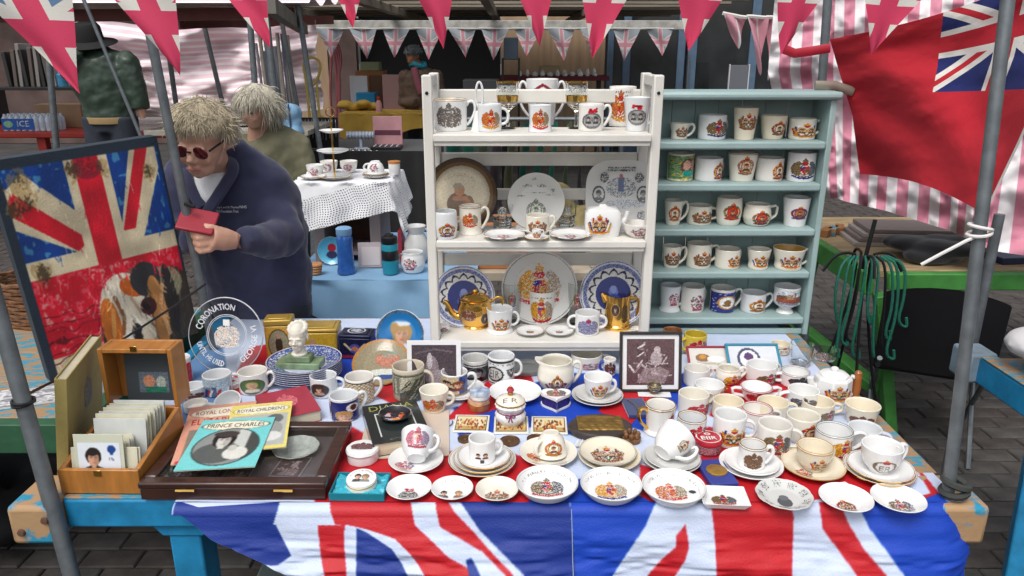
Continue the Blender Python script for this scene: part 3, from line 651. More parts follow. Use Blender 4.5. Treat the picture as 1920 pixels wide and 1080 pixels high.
# ------------------------------------------------------------------ china on the shelves
BROWNRIM = mat('brown_rim', (.20, .10, .05), .3)
OCHRE = mat('ochre_glaze', (.62, .36, .07), .2, coat=.4, var=.1)
GREYI = mat('grey_china', (.62, .62, .60), .2, coat=.3, var=.05)
CB = 'mugs in the duck egg cabinet'
def cab(row, px, yb, yt, w, label, shape, m, hand, cv, ang=-90, fw=1.25, z0=.12, z1=.86, **k):
    return mug(px, yb, yt, w, label, shape, m, hand, (cv, ang, min(fw * 1.26, 2.9), z0 * .85, min(z1 + .03, .96)) if cv is not None else None, z=KZ[row], group=CB, **k)
c0 = ((0, 'c'),); e0 = ((0, 'ear'),); a0 = ((0, 'ang'),); cb = ((35, 'c'),)
cab(0, 1274, 262, 229, 37, 'small rounded cup with pink twin portraits on the cabinet top shelf', 'waist', IVORY, e0, e_twin(1, 'sepia'), -80, 1.3, .15, .85, name='cup', cat='cup')
cab(0, 1335, 263, 213, 52, 'white mug with golden teapot shaped crest on the cabinet top shelf', 'straight', WHITE, cb, e_arms(2, 'mid'), -75, 1.5, .12, .86)
cab(0, 1396, 263, 200, 46, 'tall cream beaker without handle on the cabinet top shelf', 'tum', CREAM, None, e_twin(3, 'sepia'), -90, 1.5, .36, .86, name='beaker', cat='beaker')
cab(0, 1449, 262, 214, 50, 'tapered cream mug with brown crest beside the tall cream beaker', 'taper', CREAM, cb, e_one(4, '7a4a2a', '6a5a3a'), -75, 1.3, .2, .8)
cab(0, 1504, 263, 220, 50, 'squat mug with angular handle at the end of the cabinet top shelf', 'lobe', IVORY, a0, e_twin(5), -90, 1.9, .12, .84)
cab(1, 1275, 341, 284, 49, 'green and yellow printed mug on the second cabinet shelf', 'straight', IVORY, None, e_green(6), -85, 2.6, .03, .96)
cab(1, 1328, 341, 292, 52, 'plain white mug with red oval medallion beside the green printed mug', 'straight', WHITE, cb, e_one(7, '8a2030', 'b08030'), -52, 1.0, .1, .88)
cab(1, 1391, 341, 282, 55, 'brown rimmed beaker with portrait and signature on the second cabinet shelf', 'tum', IVORY, None, e_one(8, '8a6a4a', '9a7a5a', inner='c8a888'), -90, 1.2, .28, .92, name='beaker', cat='beaker', band=BROWNRIM)
cab(1, 1442, 341, 292, 51, 'white mug with gold oval medallion between signature beaker and queen mug', 'straight', WHITE, cb, e_one(9, '8a2828', 'c09030'), -62, 1.05, .1, .88)
cab(1, 1501, 342, 282, 51, 'tall white mug with colour portrait and unicorn on the second cabinet shelf', 'straight', WHITE, e0, e_arms(10, 'mid'), -95, 1.7, .1, .84, ext=.028)
cab(2, 1262, 423, 372, 36, 'slim ivory mug with orange crest against the white shelf upright', 'taper', IVORY, e0, e_one(11, 'a86a28', 'b05030'), -90, 1.4, .2, .86)
cab(2, 1311, 423, 380, 46, 'small mug with twin portraits in red banners on the third cabinet shelf', 'straight', IVORY, c0, e_twin(12, 'sepia'), -80, 1.6, .1, .84)
cab(2, 1366, 424, 365, 48, 'barrel beaker with red cypher in green wreath on the third shelf', 'barrel', IVORY, None, e_one(13, 'b02818', '3c6a3e', inner='c83a18'), -88, 1.35, .26, .86, name='beaker', cat='beaker')
cab(2, 1419, 425, 377, 53, 'round bellied mug with red cypher in green wreath on the third shelf', 'belly', IVORY, a0, e_one(14, '7a1830', '3c6a3e', inner='c84418'), -85, 1.3, .1, .8)
cab(2, 1491, 426, 365, 50, 'tapered white beaker with purple garter crest on the third cabinet shelf', 'tum', WHITE, None, e_one(15, '4a3a6a', '6a3050', inner='b86a28'), -90, 1.4, .32, .74, name='beaker', cat='beaker')
cab(3, 1259, 504, 456, 37, 'ivory mug with twin portraits against the white upright, fourth shelf', 'taper', IVORY, e0, e_twin(16, 'sepia'), -90, 1.7, .15, .84)
cab(3, 1310, 505, 450, 46, 'tall ivory mug with angular handle and twin portraits on fourth shelf', 'straight', IVORY, a0, e_twin(17, 'sepia'), -78, 1.4, .12, .76)
cab(3, 1364, 506, 460, 47, 'plain sided mug with flag portraits set to one side on fourth shelf', 'straight', IVORY, cb, e_twin(18), -62, 1.25, .12, .78)
cab(3, 1422, 507, 461, 44, 'waisted small beaker with flag portraits on the fourth cabinet shelf', 'waist', IVORY, None, e_twin(19), -85, 1.6, .14, .78, name='beaker', cat='beaker')
cab(3, 1478, 509, 457, 60, 'wide cup with ochre inside and big handle on the fourth cabinet shelf', 'waist', IVORY, e0, e_twin(20), -95, 1.4, .12, .8, inner=OCHRE, name='cup', cat='cup')
cab(4, 1256, 587, 528, 40, 'footed white mug with red floral crest on the bottom cabinet shelf', 'footmug', WHITE, e0, e_roses(21), -75, 1.25, .3, .8)
cab(4, 1298, 588, 529, 44, 'white mug with crimson lion badge next to the cobalt blue mug', 'straight', WHITE, cb, e_roses(22), -75, 1.4, .12, .78)
cab(4, 1354, 588, 532, 46, 'cobalt blue mug with white oval and gold head on the bottom shelf', 'straight', WHITE, e0, e_blue(23), -90, 2.9, .03, .9, name='mug')
cab(4, 1412, 589, 541, 46, 'short white mug with gold framed oval portrait on the bottom shelf', 'straight', WHITE, e0, e_one(24, '7a5a2a', 'a87a2a'), -78, 1.5, .12, .8)
cab(4, 1473, 590, 529, 49, 'pedestal cup with castle view at the end of the bottom cabinet shelf', 'foot', WHITE, e0, e_scene(25), -95, 1.7, .34, .92, name='cup', cat='cup')

# white unit, top shelf
WG = 'china on the white shelf unit'
def wsh(i, px, yb, yt, w, label, shape='straight', m=None, hand=c0, cv=None, ang=-90, fw=1.3, z0=.12, z1=.86, **k):
    return mug(px, yb, yt, w, label, shape, m, hand, (cv, ang, fw * 1.2, z0 * .9, z1) if cv is not None else None, z=ZS[i], group=WG, **k)
wsh(2, 845, 247, 184, 62, 'gilt rimmed two handled loving cup with grey lion crest on top shelf', 'straight', WHITE, ((0, 'ear'), (180, 'ear')), e_mono(31, '6a625c', n=44, p=1.0), -92, 1.45, .12, .94, band=GOLD, name='loving_cup', cat='loving cup', ext=.026)
wsh(2, 918, 248, 193, 45, 'white mug with orange royal arms beside the white handbell', 'straight', WHITE, c0, e_arms(32, 'rust'), -80, 1.5, .1, .86)
wsh(2, 1013, 249, 195, 46, 'flared white mug with orange royal arms in the middle of top shelf', 'flare', WHITE, None, e_arms(33, 'rust'), -90, 1.45, .1, .9, name='beaker', cat='beaker')
wsh(2, 1108, 247, 193, 47, 'white mug with two grey portraits and red posy beside gilt goblet', 'straight', WHITE, e0, e_pair_bw(34), -90, 1.5, .1, .92)
wsh(2, 1193, 247, 181, 50, 'taller white mug with grey portraits and red posy near the upright', 'taper', WHITE, e0, e_pair_bw(35), -95, 1.6, .2, .84, ext=.03)
wsh(2, 1166, 238, 161, 50, 'large lettered white mug with orange arms behind the red posy mug', 'straight', WHITE, None, (lambda: (lambda o: (o.text('Royal Marines', .5, .9, .95, .12, hx('5a5a66')), o)[1])(e_arms(36, 'rust')))(), -105, 1.5, .12, .95)
wsh(2, 1016, 236, 147, 60, 'tall flared two handled cup with dark dome picture behind the flared mug', 'tum', WHITE, ((0, 'ear'), (180, 'ear')), (lambda o: (o.line([(.1, .72), (.5, .92), (.9, .72)], .05, hx('8a2038')), o.ell(.5, .5, .22, .22, hx('30343a')), o.rect(.2, .8, .2, .42, hx('5a5e62')), o.thin(.1, 3))[3])(CV(36)), -90, 1.3, .3, .95, name='loving_cup', cat='loving cup', ext=.026)
# handbell
loc, r, h = place(903, 243, 200, 30, ZS[2])
t = thing('handbell', 'white china handbell with tall loop handle on the top shelf', 'bell', (loc[0] - .004, 2.17, ZS[2]), group=None)
MB().lathe([(0, .048), (.024, .0), (.026, 0), (.022, .012), (.017, .035), (.012, .05), (.005, .058), (0, .06)], 24).build('body', WHITE, t)
MB().tube([(.010 * math.sin(a), 0, .075 + .036 * -math.cos(a) + .022) for a in np.linspace(0, 2 * math.pi, 25)], .0032, 8).build('loop_handle', WHITE, t)
# gilt goblets
def cxs(px, Y): return (px - 960) / F * zc((0, Y, 1.5))
def goblet(px, lab):
    loc, r, h = place(px, 244, 152, 42, ZS[2], .5); loc = (cxs(px, 2.215), 2.215, ZS[2]); h = PY(px, 152, 2.22)[2] - ZS[2]
    t = thing('goblet', lab, 'goblet', loc, group='gilt glass goblets'); FOOT.append((lab, *loc, r * .7, h))
    o = MB().lathe([(0, 0), (r * .7, 0), (r * .7, .002), (.006, .006), (.004, .02), (.004, h * .35), (.012, h * .42), (r * .85, h * .5), (r, h * .7), (r, h), (r - .0015, h), (r - .0015, h * .7), (r * .8, h * .52), (0, h * .47)], 28).build('bowl', GLASS, t)
    MB().lathe([(r * .92 + .0004, h * .58), (r + .0006, h * .70)], 28).build('gilt_band', GOLD, t); MB().lathe([(r + .0006, h * .965), (r + .0006, h)], 28).build('rim_band', GOLD, t)
    cvb = CV(30, 16); cvb.put(np.random.RandomState(int(px)).rand(16, 30) < .55, hx('8a8a84')); wrap_print(cvb, lambda q: 1 + 0 * q, r, h, -90, 1.7 * r, .78, .92, t, 'lettering')
goblet(952, 'gilt banded glass goblet between the handbell mug and dome cup'); goblet(1080, 'gilt banded glass goblet between dome cup and red posy mug')
# middle shelf
def lean(label, px, py, w, z, Y, cv=None, ang=12, m=None, h=.014, name='plate', cat='plate', well=.66, rim=None, power=None, tilt=0, scal=0, group=None, cover=1.0, th=.003, pmat=None):
    r = .5 * w * zc((0, Y, z + .08)) / F; x = (px - 960) / F * zc((0, Y, z + .08)); k = 1.0 if power is None else .985
    c = (x, Y, z + r * k * math.cos(R(ang)) - (h + .002) * math.sin(R(ang)) + .0004)
    return plate(label, r, h, cv, well, m, c, (R(90 - ang), 0, R(tilt)), name, cat, group, rim, 56, power=power, scal=scal, cover=cover, th=th, pmat=pmat)
TAN = printmat('stoneware_print', .35, coat=.2)
cv = CV(110, 110); q = np.hypot(cv.X - .5, cv.Y - .5) * 2; cv.put(q < 1, hx('d8ccb2')); cv.put(q > .80, hx('8a6a42')); cv.put(q > .9, hx('5f432a')); cv.c[q > .62] *= (1 - .22 * np.clip((q[q > .62] - .62) / .2, 0, 1))[:, None]
cv.ell(.46, .36, .17, .17, hx('7c6858')); cv.ell(.6, .36, .08, .12, hx('8a6e5a')); cv.ell(.47, .56, .075, .085, hx('c48a68')); cv.ell(.45, .61, .07, .05, hx('a89880')); cv.ell(.66, .3, .03, .09, hx('c0603c')); cv.line([(.4, .44), (.56, .44), (.62, .36)], .03, hx('c48a68'), .8)
cv.arctext('BLESSINGS TO ALL', .47, .45, .33, .045, -40, 45, hx('b0a080')); cv.rect(.33, .6, .13, .17, hx('a89878')); cv.jit(.08, 3)
lean('large tan rimmed dish with seated old gentleman picture on middle shelf', 866, 332, 134, ZS[1], 2.225, cv, 9, TAN, .02, 'dish', 'dish', .8, pmat=TAN)
cv = CV(90); q = np.hypot(cv.X - .5, cv.Y - .5) * 2; rr_ = np.random.RandomState(5)
e = e_one(41, '6c7468', '7a8274', n=60, inner='c4c6b8'); e.c = e.c.mean(-1, keepdims=True) * np.array([.86, .9, .8]) + .08; cv = on_plate(e, .42, 90, 0, -.14)
for (x, y, w_, h_) in ((.34, .78, .09, .03), (.6, .78, .09, .03), (.47, .9, .05, .025), (.22, .6, .08, .02), (.75, .62, .09, .02), (.5, .66, .18, .012), (.8, .7, .04, .04)): cv.put((cv.mell(x, y, w_, h_) < 1) & (rr_.rand(90, 90) < .7), hx('7c8478'))
lean('grey printed commemorative plate leaning at the middle of the white unit', 1005, 362, 106, ZS[1], 2.222, cv, 10, GREYI, .012)
cv = CV(120); rr_ = np.random.RandomState(8); G = hx('52565a')
for x, y in ((.18, .52), (.82, .52)): cv.ring(x, y, .085, .11, .14, G); cv.face(x, y + .01, .045, G, hx('a8a8a4'), hx('6a6c70'))
for x, y in ((.26, .76), (.76, .76), (.2, .27), (.8, .22)): cv.put((cv.mell(x, y, .065, .075) < 1) & (rr_.rand(120, 120) < .7), G)
cv.put((cv.mell(.5, .62, .22, .15) < 1) & (rr_.rand(120, 120) < .6), hx('6a7078')); cv.rect(.46, .54, .56, .76, hx('4a5a80')); cv.ell(.5, .78, .03, .03, hx('a04a40'))
for y in (.86, .9): cv.put((np.abs(cv.Y - y) < .014) & (np.abs(cv.X - .5) < .2) & (rr_.rand(120, 120) < .75), G)
cv.put((cv.mell(.55, .38, .3, .07) < 1) & (rr_.rand(120, 120) < .5), hx('8a96a4'))
lean('octagonal grey picture plate with portrait ovals against the right upright', 1163, 344, 132, ZS[1], 2.215, cv, 10, GREYI, .012, power=3.2, tilt=0)
wsh(1, 835, 450, 391, 46, 'white lidless jar with purple crest at the end of the middle shelf', 'barrel', WHITE, None, e_one(42, '4a3a7a', 'b08a30'), -75, 1.5, .12, .66, name='jar', cat='jar')
wsh(1, 882, 442, 381, 46, 'ivory tankard with brown rim and red topped shield on middle shelf', 'tank', IVORY, e0, e_arms(43, 'rust'), -88, 1.35, .3, .84, band=BROWNRIM, ext=.024, name='tankard', cat='tankard')
plate('scalloped pink posy dish in front of the engraved glass cup', 0, .01, on_plate(e_roses(44), .4, 50), at=(945, 450, 77), z=ZS[1], scal=8, name='dish', cat='dish', rim=GOLD)
plate('scalloped pink posy dish in front of the square teapot', 0, .01, on_plate(e_roses(45), .4, 50), at=(1069, 449, 77), z=ZS[1], scal=8, name='dish', cat='dish', rim=GOLD)
s_ = plate('miniature saucer under the smallest cup on the middle shelf', 0, .006, at=(1006, 452, 46), z=ZS[1], rim=GOLD)
zt = ZS[1] + .0052; wsh(1, 1005, 444, 424, 20, 'miniature cup on its own saucer, middle shelf of the white unit', 'straight', WHITE, e0, e_twin(46), -90, 1.6, .1, .9, name='cup', cat='cup', loc=(s_.location.x, s_.location.y, zt), dims=(.0135, .026), th=.0015, ext=.009, hr=.0017)
plate('plain saucer under the rose crested cup at the back of the middle shelf', 0, .010, z=ZS[1], at=(1005, 437, 76))
s2 = D.objects[bpy.context.view_layer.objects[-1].name] if False else None
wsh(1, 1010, 430, 398, 44, 'ivory cup with brown crest standing behind the miniature cup', 'straight', IVORY, e0, e_twin(47, 'sepia'), -90, 1.5, .1, .88, name='cup', cat='cup', loc=((1008 - 960) / F * 2.17, 2.145, ZS[1] + .0052), dims=(.035, .052), ext=.018)
def facet_glass(px, yb, yt, w, lab, z=ZS[1]):
    loc, r, h = place(px, yb, yt, w, z); t = thing('glass_cup', lab, 'glass', loc, group='engraved glasses'); FOOT.append((lab, *loc, r, h))
    MB().lathe([(0, 0), (r * .72, 0), (r * .8, .004), (r * .8, h * .42), (r, h * .5), (r, h), (r - .002, h), (r - .002, h * .52), (r * .78 - .002, h * .44), (r * .76, .010), (0, .010)], 8, a0=R(22.5)).build('bowl', GLASS, t, angle=20)
    for k in range(3): MB().lathe([(r * .80, h * (.1 + .1 * k)), (r * .84, h * (.14 + .1 * k)), (r * .80, h * (.18 + .1 * k))], 24).build('rib', GLASS, t)
    cvb = CV(26, 26); cvb.put((cvb.mell(.5, .5, .42, .45) < 1) & (np.random.RandomState(int(px)).rand(26, 26) < .45), hx('8c8880')); wrap_print(cvb, lambda q: .93 + 0 * q, r, h, -90, 1.1 * r, .54, .95, t, 'engraving')
facet_glass(942, 433, 377, 42, 'faceted engraved glass cup behind the scalloped dish near the tankard'); facet_glass(1062, 428, 377, 38, 'faceted engraved glass cup beside the square teapot')
# square teapot with twin portraits
p = PZ(1130, 446, ZS[1]); h = PY(1130, 385, p[1] + .03)[2] - ZS[1]
t = thing('square_teapot', 'square white teapot with flag framed twin portraits on the middle shelf', 'teapot', (p[0] + .002, p[1] + .036, ZS[1]))
hw = .053
MB().lathe([(0, 0), (hw * .86, 0), (hw * .9, .003), (hw, h * .4), (hw * .97, h * .78), (hw * .8, h * .9), (hw * .76, h * .9), (hw * .76, h * .82), (0, h * .82)], 40, sy=.62, power=5).build('body', WHITE, t)
MB().lathe([(0, h * 1.04), (.008, h * 1.03), (.012, h * .97), (hw * .74, h * .9), (hw * .75, h * .87), (0, h * .87)], 32, sy=.62, power=5).build('lid', WHITE, t)
MB().tube(smooth([(hw * .9, 0, h * .35), (hw * 1.25, 0, h * .5), (hw * 1.38, 0, h * .8)], 2), [.011] * 2 + [.010] * 4 + [.007] * 6, 10).build('spout', WHITE, t)
e = e_twin(48); painted('portrait_print', e, lambda u, v: (-.034 + u * .068 - .012, -hw * .62 * (.955 + .045 * np.clip(v * 1.6, 0, 1)) - .0022 - .002 * np.abs(u - .5), h * (.08 + .72 * v)), INK, t)
FOOT.append(('square teapot', p[0], p[1] + .036, ZS[1], .045, h))
wsh(1, 1196, 447, 412, 57, 'white bowl with red floral crest at the right end of middle shelf', 'cup', WHITE, None, e_roses(49), -88, 1.4, .2, .9, name='bowl', cat='bowl')
# bottom shelf
def blueplate(seed, head):
    cv = CV(110); q = np.hypot(cv.X - .5, cv.Y - .5) * 2; th = np.arctan2(cv.Y - .5, cv.X - .5); B = hx('24327e'); r = np.random.RandomState(seed)
    cv.put(q < 1, hx('dcdcd8')); cv.put(q > .80, hx('4c5a96')); cv.put((q > .80) & (r.rand(110, 110) < .35), hx('aab2d0')); cv.put(np.abs(q - .95) < .025, hx('d8dae0'))
    k = np.abs(np.sin(th * 7)); cv.put((np.abs(q - (.60 + .13 * k)) < .035), hx('2c3358')); cv.put((q > .70) & (q < .78) & (k > .93), hx('2c3358'))
    cv.put(q < .56, B); cv.put((q < .56) & (q > .535), hx('dcdcd8')); cv.ell(.5, .53, .07, .10, hx('6a7cc8')); cv.ell(.5, .42, .11, .08, hx('4a5cb0')); cv.ell(.5, .57, .05, .06, hx('8a9ad8')); return cv.jit(.08, seed)
lean('blue and white plate with dark blue portrait behind the gold teapot', 870, 537, 116, ZS[0], 2.205, blueplate(1, 1), 11, WHITE, .012, group='blue and white plates')
lean('blue and white plate with dark blue portrait behind the gold jug', 1149, 532, 126, ZS[0], 2.205, blueplate(2, 0), 11, WHITE, .012, group='blue and white plates')
cv = on_plate(e_arms(51, 'gold', 70), .62, 110, 0, .03); cv.ring(.5, .5, .485, .485, .012, hx('6a6a5c')); cv.ring(.5, .5, .34, .34, .008, hx('a09a80')); cv.put((cv.a < .5) & False, WHT)
lean('large cream plate with golden royal arms leaning behind the tall mug', 1011, 536, 140, ZS[0], 2.228, cv, 6, GREYI, .014)
wsh(0, 937, 629, 569, 52, 'wide white mug with cluster of tiny figures beside the gold teapot', 'footmug', WHITE, c0, e_twin(52), -80, 1.5, .14, .74, ext=.022)
wsh(0, 1016, 610, 535, 52, 'tall white tankard with golden arms at the centre of bottom shelf', 'lobe', WHITE, e0, (lambda o: (o.text('Queen Elizabeth', .5, .95, .9, .08, hx('6a7080')), o.text('Silver Jubilee', .5, .03, .9, .07, hx('4a5a90')), o)[2])(e_arms(53, 'gold', 44)), -95, 1.6, .06, .9, ext=.027, name='tankard', cat='tankard')
wsh(0, 1101, 631, 578, 46, 'small lilac printed two handled cup beside the gold jug', 'straight', WHITE, ((0, 'c'), (180, 'c')), (lambda o: (o.ell(.5, .8, .12, .1, hx('a03050')), o)[1])(e_mono(54, '7a7a9a')), -90, 1.6, .08, .9, name='loving_cup', cat='loving cup')
plate('plain little saucer with gold badge beside the wide figure mug', 0, .007, on_plate(e_arms(55, 'brown'), .3, 40), at=(994, 631, 52), z=ZS[0], rim=mat('grey_line', (.25, .25, .22), .3), group='badge saucers')
plate('plain little saucer with gold badge beside the lilac printed cup', 0, .007, on_plate(e_arms(56, 'brown'), .3, 40), at=(1049, 631, 52), z=ZS[0], rim=MATS['grey_line'], group='badge saucers')
wsh(0, 832, 626, 605, 22, 'tiny printed bowl under the spout of the gold teapot', 'cup', WHITE, None, e_pair_bw(57), -80, 1.5, .2, .95, name='bowl', cat='bowl', th=.0015)
wsh(0, 1196, 624, 611, 22, 'tiny two handled cup in front of the gold jug', 'cup', WHITE, ((0, 'c'), (180, 'c')), e_one(58), -90, 1.4, .2, .95, name='cup', cat='cup', th=.0012, ext=.007, hr=.0014)
def tumbler(px, yb, yt, w, lab, z, gp, Y=None, ink='9a6a3a', nm='tumbler'):
    loc, r, h = place(px, yb, yt, w, z, .85)
    if Y: loc = ((px - 960) / F * zc((0, Y, z + .05)), Y, z); h = PY(px, yt, Y)[2] - z
    t = thing(nm, lab, 'glass', loc, group=gp); FOOT.append((lab, *loc, r, h))
    MB().lathe([(0, 0), (r * .84, 0), (r * .86, .003), (r, h), (r - .0016, h), (r * .84 - .001, .008), (0, .008)], 28).build('bowl', GLASS, t)
    if ink: e = e_arms(int(px), 'mid', 26); wrap_print(e, lambda q: .88 + .12 * q, r, h, -90, 1.0 * r, .45, .85, t, 'crest')
tumbler(960, 590, 530, 34, 'clear glass tumbler with gold crest to the side of tall tankard', ZS[0], 'crested tumblers', 2.215); tumbler(1081, 590, 530, 32, 'clear glass tumbler with gold crest beside the lilac printed cup', ZS[0], 'crested tumblers', 2.215)
# gold lustre teapot
p = PZ(890, 622, ZS[0]); t = thing('gold_teapot', 'gold lustre teapot with portrait medallion on the bottom shelf', 'teapot', (p[0], p[1] + .052, ZS[0])); FOOT.append(('gold teapot', p[0], p[1] + .052, ZS[0], .052, .1))
MB().lathe([(0, 0), (.040, 0), (.041, .004), (.038, .008), (.048, .02), (.0535, .045), (.053, .07), (.049, .082), (.050, .088), (.044, .091), (0, .091)], 40).build('body', LUSTRE, t)
l_ = MB().lathe([(.043, .092), (.0435, .096), (.036, .103), (.018, .109), (0, .11)], 36).build('lid', LUSTRE, t); MB().lathe([(0, .122), (.007, .120), (.009, .115), (.005, .109)], 16).build('knob', LUSTRE, l_)
MB().tube(smooth([(-.046, 0, .03), (-.066, 0, .034), (-.078, 0, .052), (-.088, 0, .078), (-.098, 0, .082)], 2), [.014, .0135, .013, .0125, .012, .0115, .011, .0105, .010, .0095, .009, .0085, .008, .0075, .007, .0065, .006, .006, .006, .006], 12).build('spout', LUSTRE, t)
MB().tube(smooth([(.050, 0, .08), (.07, 0, .098), (.086, 0, .09), (.085, 0, .06), (.07, 0, .035), (.05, 0, .03)], 2), .0052, 10).build('handle', LUSTRE, t)
tp = lambda q: np.interp(q, [0, .1, .22, .5, .77, .9, 1], [.040, .039, .048, .0535, .053, .049, .05])
wrap_print(e_portrait(60, '3a3a44', '4a3a30', '5a4a40'), lambda q: tp(q) / .0535, .0535, .091, -52, .030, .22, .62, t, 'medallion'); wrap_print(e_arms(61, 'brown'), lambda q: tp(q) / .0535, .0535, .091, -110, .05, .35, .8, t, 'relief')
# gold lustre jug
p = PZ(1160, 622, ZS[0]); t = thing('gold_jug', 'gold lustre tankard jug with portrait medallion on the bottom shelf', 'jug', (p[0], p[1] + .045, ZS[0])); FOOT.append(('gold jug', p[0], p[1] + .045, ZS[0], .044, .1))
MB().lathe([(0, 0), (.044, 0), (.045, .004), (.043, .01), (.039, .014), (.038, .09), (.041, .108), (.0385, .108), (.036, .09), (.036, .012), (0, .012)], 36).build('body', LUSTRE, t)
MB().lathe([(.0355, .089), (.0358, .05), (.0355, .0125), (0, .0125)], 36).build('inner_glaze', IVORY, t)
MB().tube(smooth([(.037, 0, .095), (.058, 0, .094), (.067, 0, .08), (.062, 0, .045), (.052, 0, .025), (.038, 0, .03)], 2), .005, 10, flat=1.5).build('handle', LUSTRE, t)
MB().tube([(-.036, 0, .085), (-.044, 0, .1), (-.051, 0, .11)], [.012, .009, .004], 10).build('lip', LUSTRE, t)
wrap_print(e_portrait(62, '3a3438', '4a3a30', '5a4a40'), lambda q: .385 / .41 + 0 * q, .041, .108, -108, .030, .42, .8, t, 'medallion'); wrap_print(e_mono(63, '4a3a20'), lambda q: .385 / .41 + 0 * q, .041, .108, -62, .024, .2, .85, t, 'relief')
# ------------------------------------------------------------------ things on the cloth: mugs
MG = 'mugs crowded together at the end of the stall'
c30, c60, cL = ((25, 'c'),), ((60, 'c'),), ((180, 'c'),)
def tm(px, yb, yt, w, label, shape='straight', m=None, hand=c0, cv=None, ang=-90, fw=1.4, z0=.1, z1=.8, **k):
    return mug(px, yb, yt, w, label, shape, m, hand, (cv, ang, min(fw * 1.32, 2.9), z0 * .8, min(z1 + .12, .96)) if cv is not None else None, **k)
tm(1306, 728, 680, 48, 'plain white mug behind the framed photograph beside the cream jug', 'straight', WHITE, c30, None, group=MG)
tm(1366, 722, 680, 48, 'small cream jug with gold crest near the red pipe frame', 'belly', IVORY, ((10, 'ear'),), e_arms(71, 'gold'), -75, 1.3, .1, .7, group=MG, name='cream_jug', cat='jug')
tm(1428, 724, 672, 56, 'white mug with red and purple unicorn in front of the teal frame', 'straight', WHITE, c30, e_arms(72, 'mid'), -70, 1.5, .05, .66, group=MG)
tm(1491, 730, 685, 53, 'mug with dotted band round its rim beside the coffee pot', 'straight', WHITE, cL, e_mono(73, '3a3436', p=.3), -80, 1.5, .3, .95, group=MG, band=mat('dotted_rim', (.35, .3, .28), .4, var=.7, vs=160))
tm(1330, 757, 708, 55, 'white mug with gilded handle and gold leaf crest to one side', 'straight', WHITE, c30, e_arms(74, 'gold'), -50, 1.2, .05, .75, group=MG, hm=GOLD)
tm(1418, 757, 712, 59, 'two handled cup with red ringed rim among the white mugs', 'taper', WHITE, ((0, 'ang'), (180, 'ang')), e_arms(75, 'red'), -95, 1.5, .15, .9, group=MG, name='loving_cup', cat='loving cup', band=mat('crimson_line', (.35, .03, .05), .3))
tm(1506, 771, 718, 57, 'white mug with handle turned from the coffee pot and grey crest', 'straight', WHITE, cL, e_arms(76, 'grey'), -105, 1.5, .1, .75, group=MG)
tm(1300, 783, 725, 57, 'cream mug with red heraldic lion beside the framed photograph', 'straight', IVORY, c30, e_arms(77, 'red'), -70, 1.5, .05, .66, group=MG)
tm(1365, 792, 738, 57, 'plain cream mug hemmed in by the red ringed cups', 'straight', CREAM, c60, None, group=MG)
tm(1449, 790, 740, 58, 'cream mug with small looped handle behind the portrait mug', 'straight', CREAM, c0, None, group=MG)
tm(1534, 793, 739, 59, 'cream mug with dark crest and thick handle near the coffee pot', 'straight', CREAM, c0, e_arms(78, 'mid'), -60, 1.2, .05, .7, group=MG)
tm(1419, 806, 752, 58, 'white mug with crimson line below its rim behind the arms mug', 'straight', WHITE, c0, None, group=MG, band=MATS['crimson_line'])
tm(1616, 803, 744, 63, 'cream mug without visible handle standing at the table edge', 'tum', CREAM, ((100, 'c'),), e_arms(79, 'brown'), -110, 1.5, .02, .6, group=MG)
tm(1237, 822, 745, 59, 'white mug with gilt handle and leafy crest beside the oval plaque', 'footmug', WHITE, ((195, 'ear'),), e_one(80, '6a5a3a', '4a4a3a'), -45, 1.3, .1, .75, group=MG, hm=GOLD, band=GOLD)
tm(1296, 838, 769, 54, 'white mug with dark crimson arms behind the red cypher tin', 'straight', WHITE, ((40, 'c'),), e_arms(81, 'red'), -70, 1.6, .08, .8, group=MG, band=GOLD)
tm(1367, 842, 762, 60, 'tall white mug with shield of flags and green leaves', 'straight', WHITE, ((-15, 'c'),), e_twin(82), -88, 1.5, .1, .66, group=MG, ext=.024)
tm(1450, 862, 779, 62, 'large white mug with full royal arms in front of the portrait mug', 'straight', WHITE, ((-12, 'c'),), e_arms(83, 'mid', 44), -92, 1.5, .18, .78, group=MG, ext=.027)
tm(1504, 835, 764, 61, 'ivory mug with sepia crowned portrait oval behind the arms mug', 'straight', IVORY, c60, e_one(84, '5a3a2a', '7a5a3a', inner='b89878'), -75, 1.3, .2, .8, group=MG)
tm(1562, 864, 789, 67, 'white mug with grey band inside its rim and golden crest', 'straight', WHITE, ((-8, 'ear'),), e_arms(85, 'gold'), -70, 1.4, .1, .8, group=MG, ext=.034, inner=None, band=mat('grey_band', (.2, .22, .21), .4, var=.6, vs=120))
tm(1620, 850, 787, 60, 'white cup with blue lined handle between banded mug and table rail', 'straight', WHITE, ((-20, 'c'),), e_arms(86, 'brown'), -70, 1.2, .05, .5, group=MG, hm=mat('blue_line_glaze', (.55, .62, .75), .2, coat=.3))
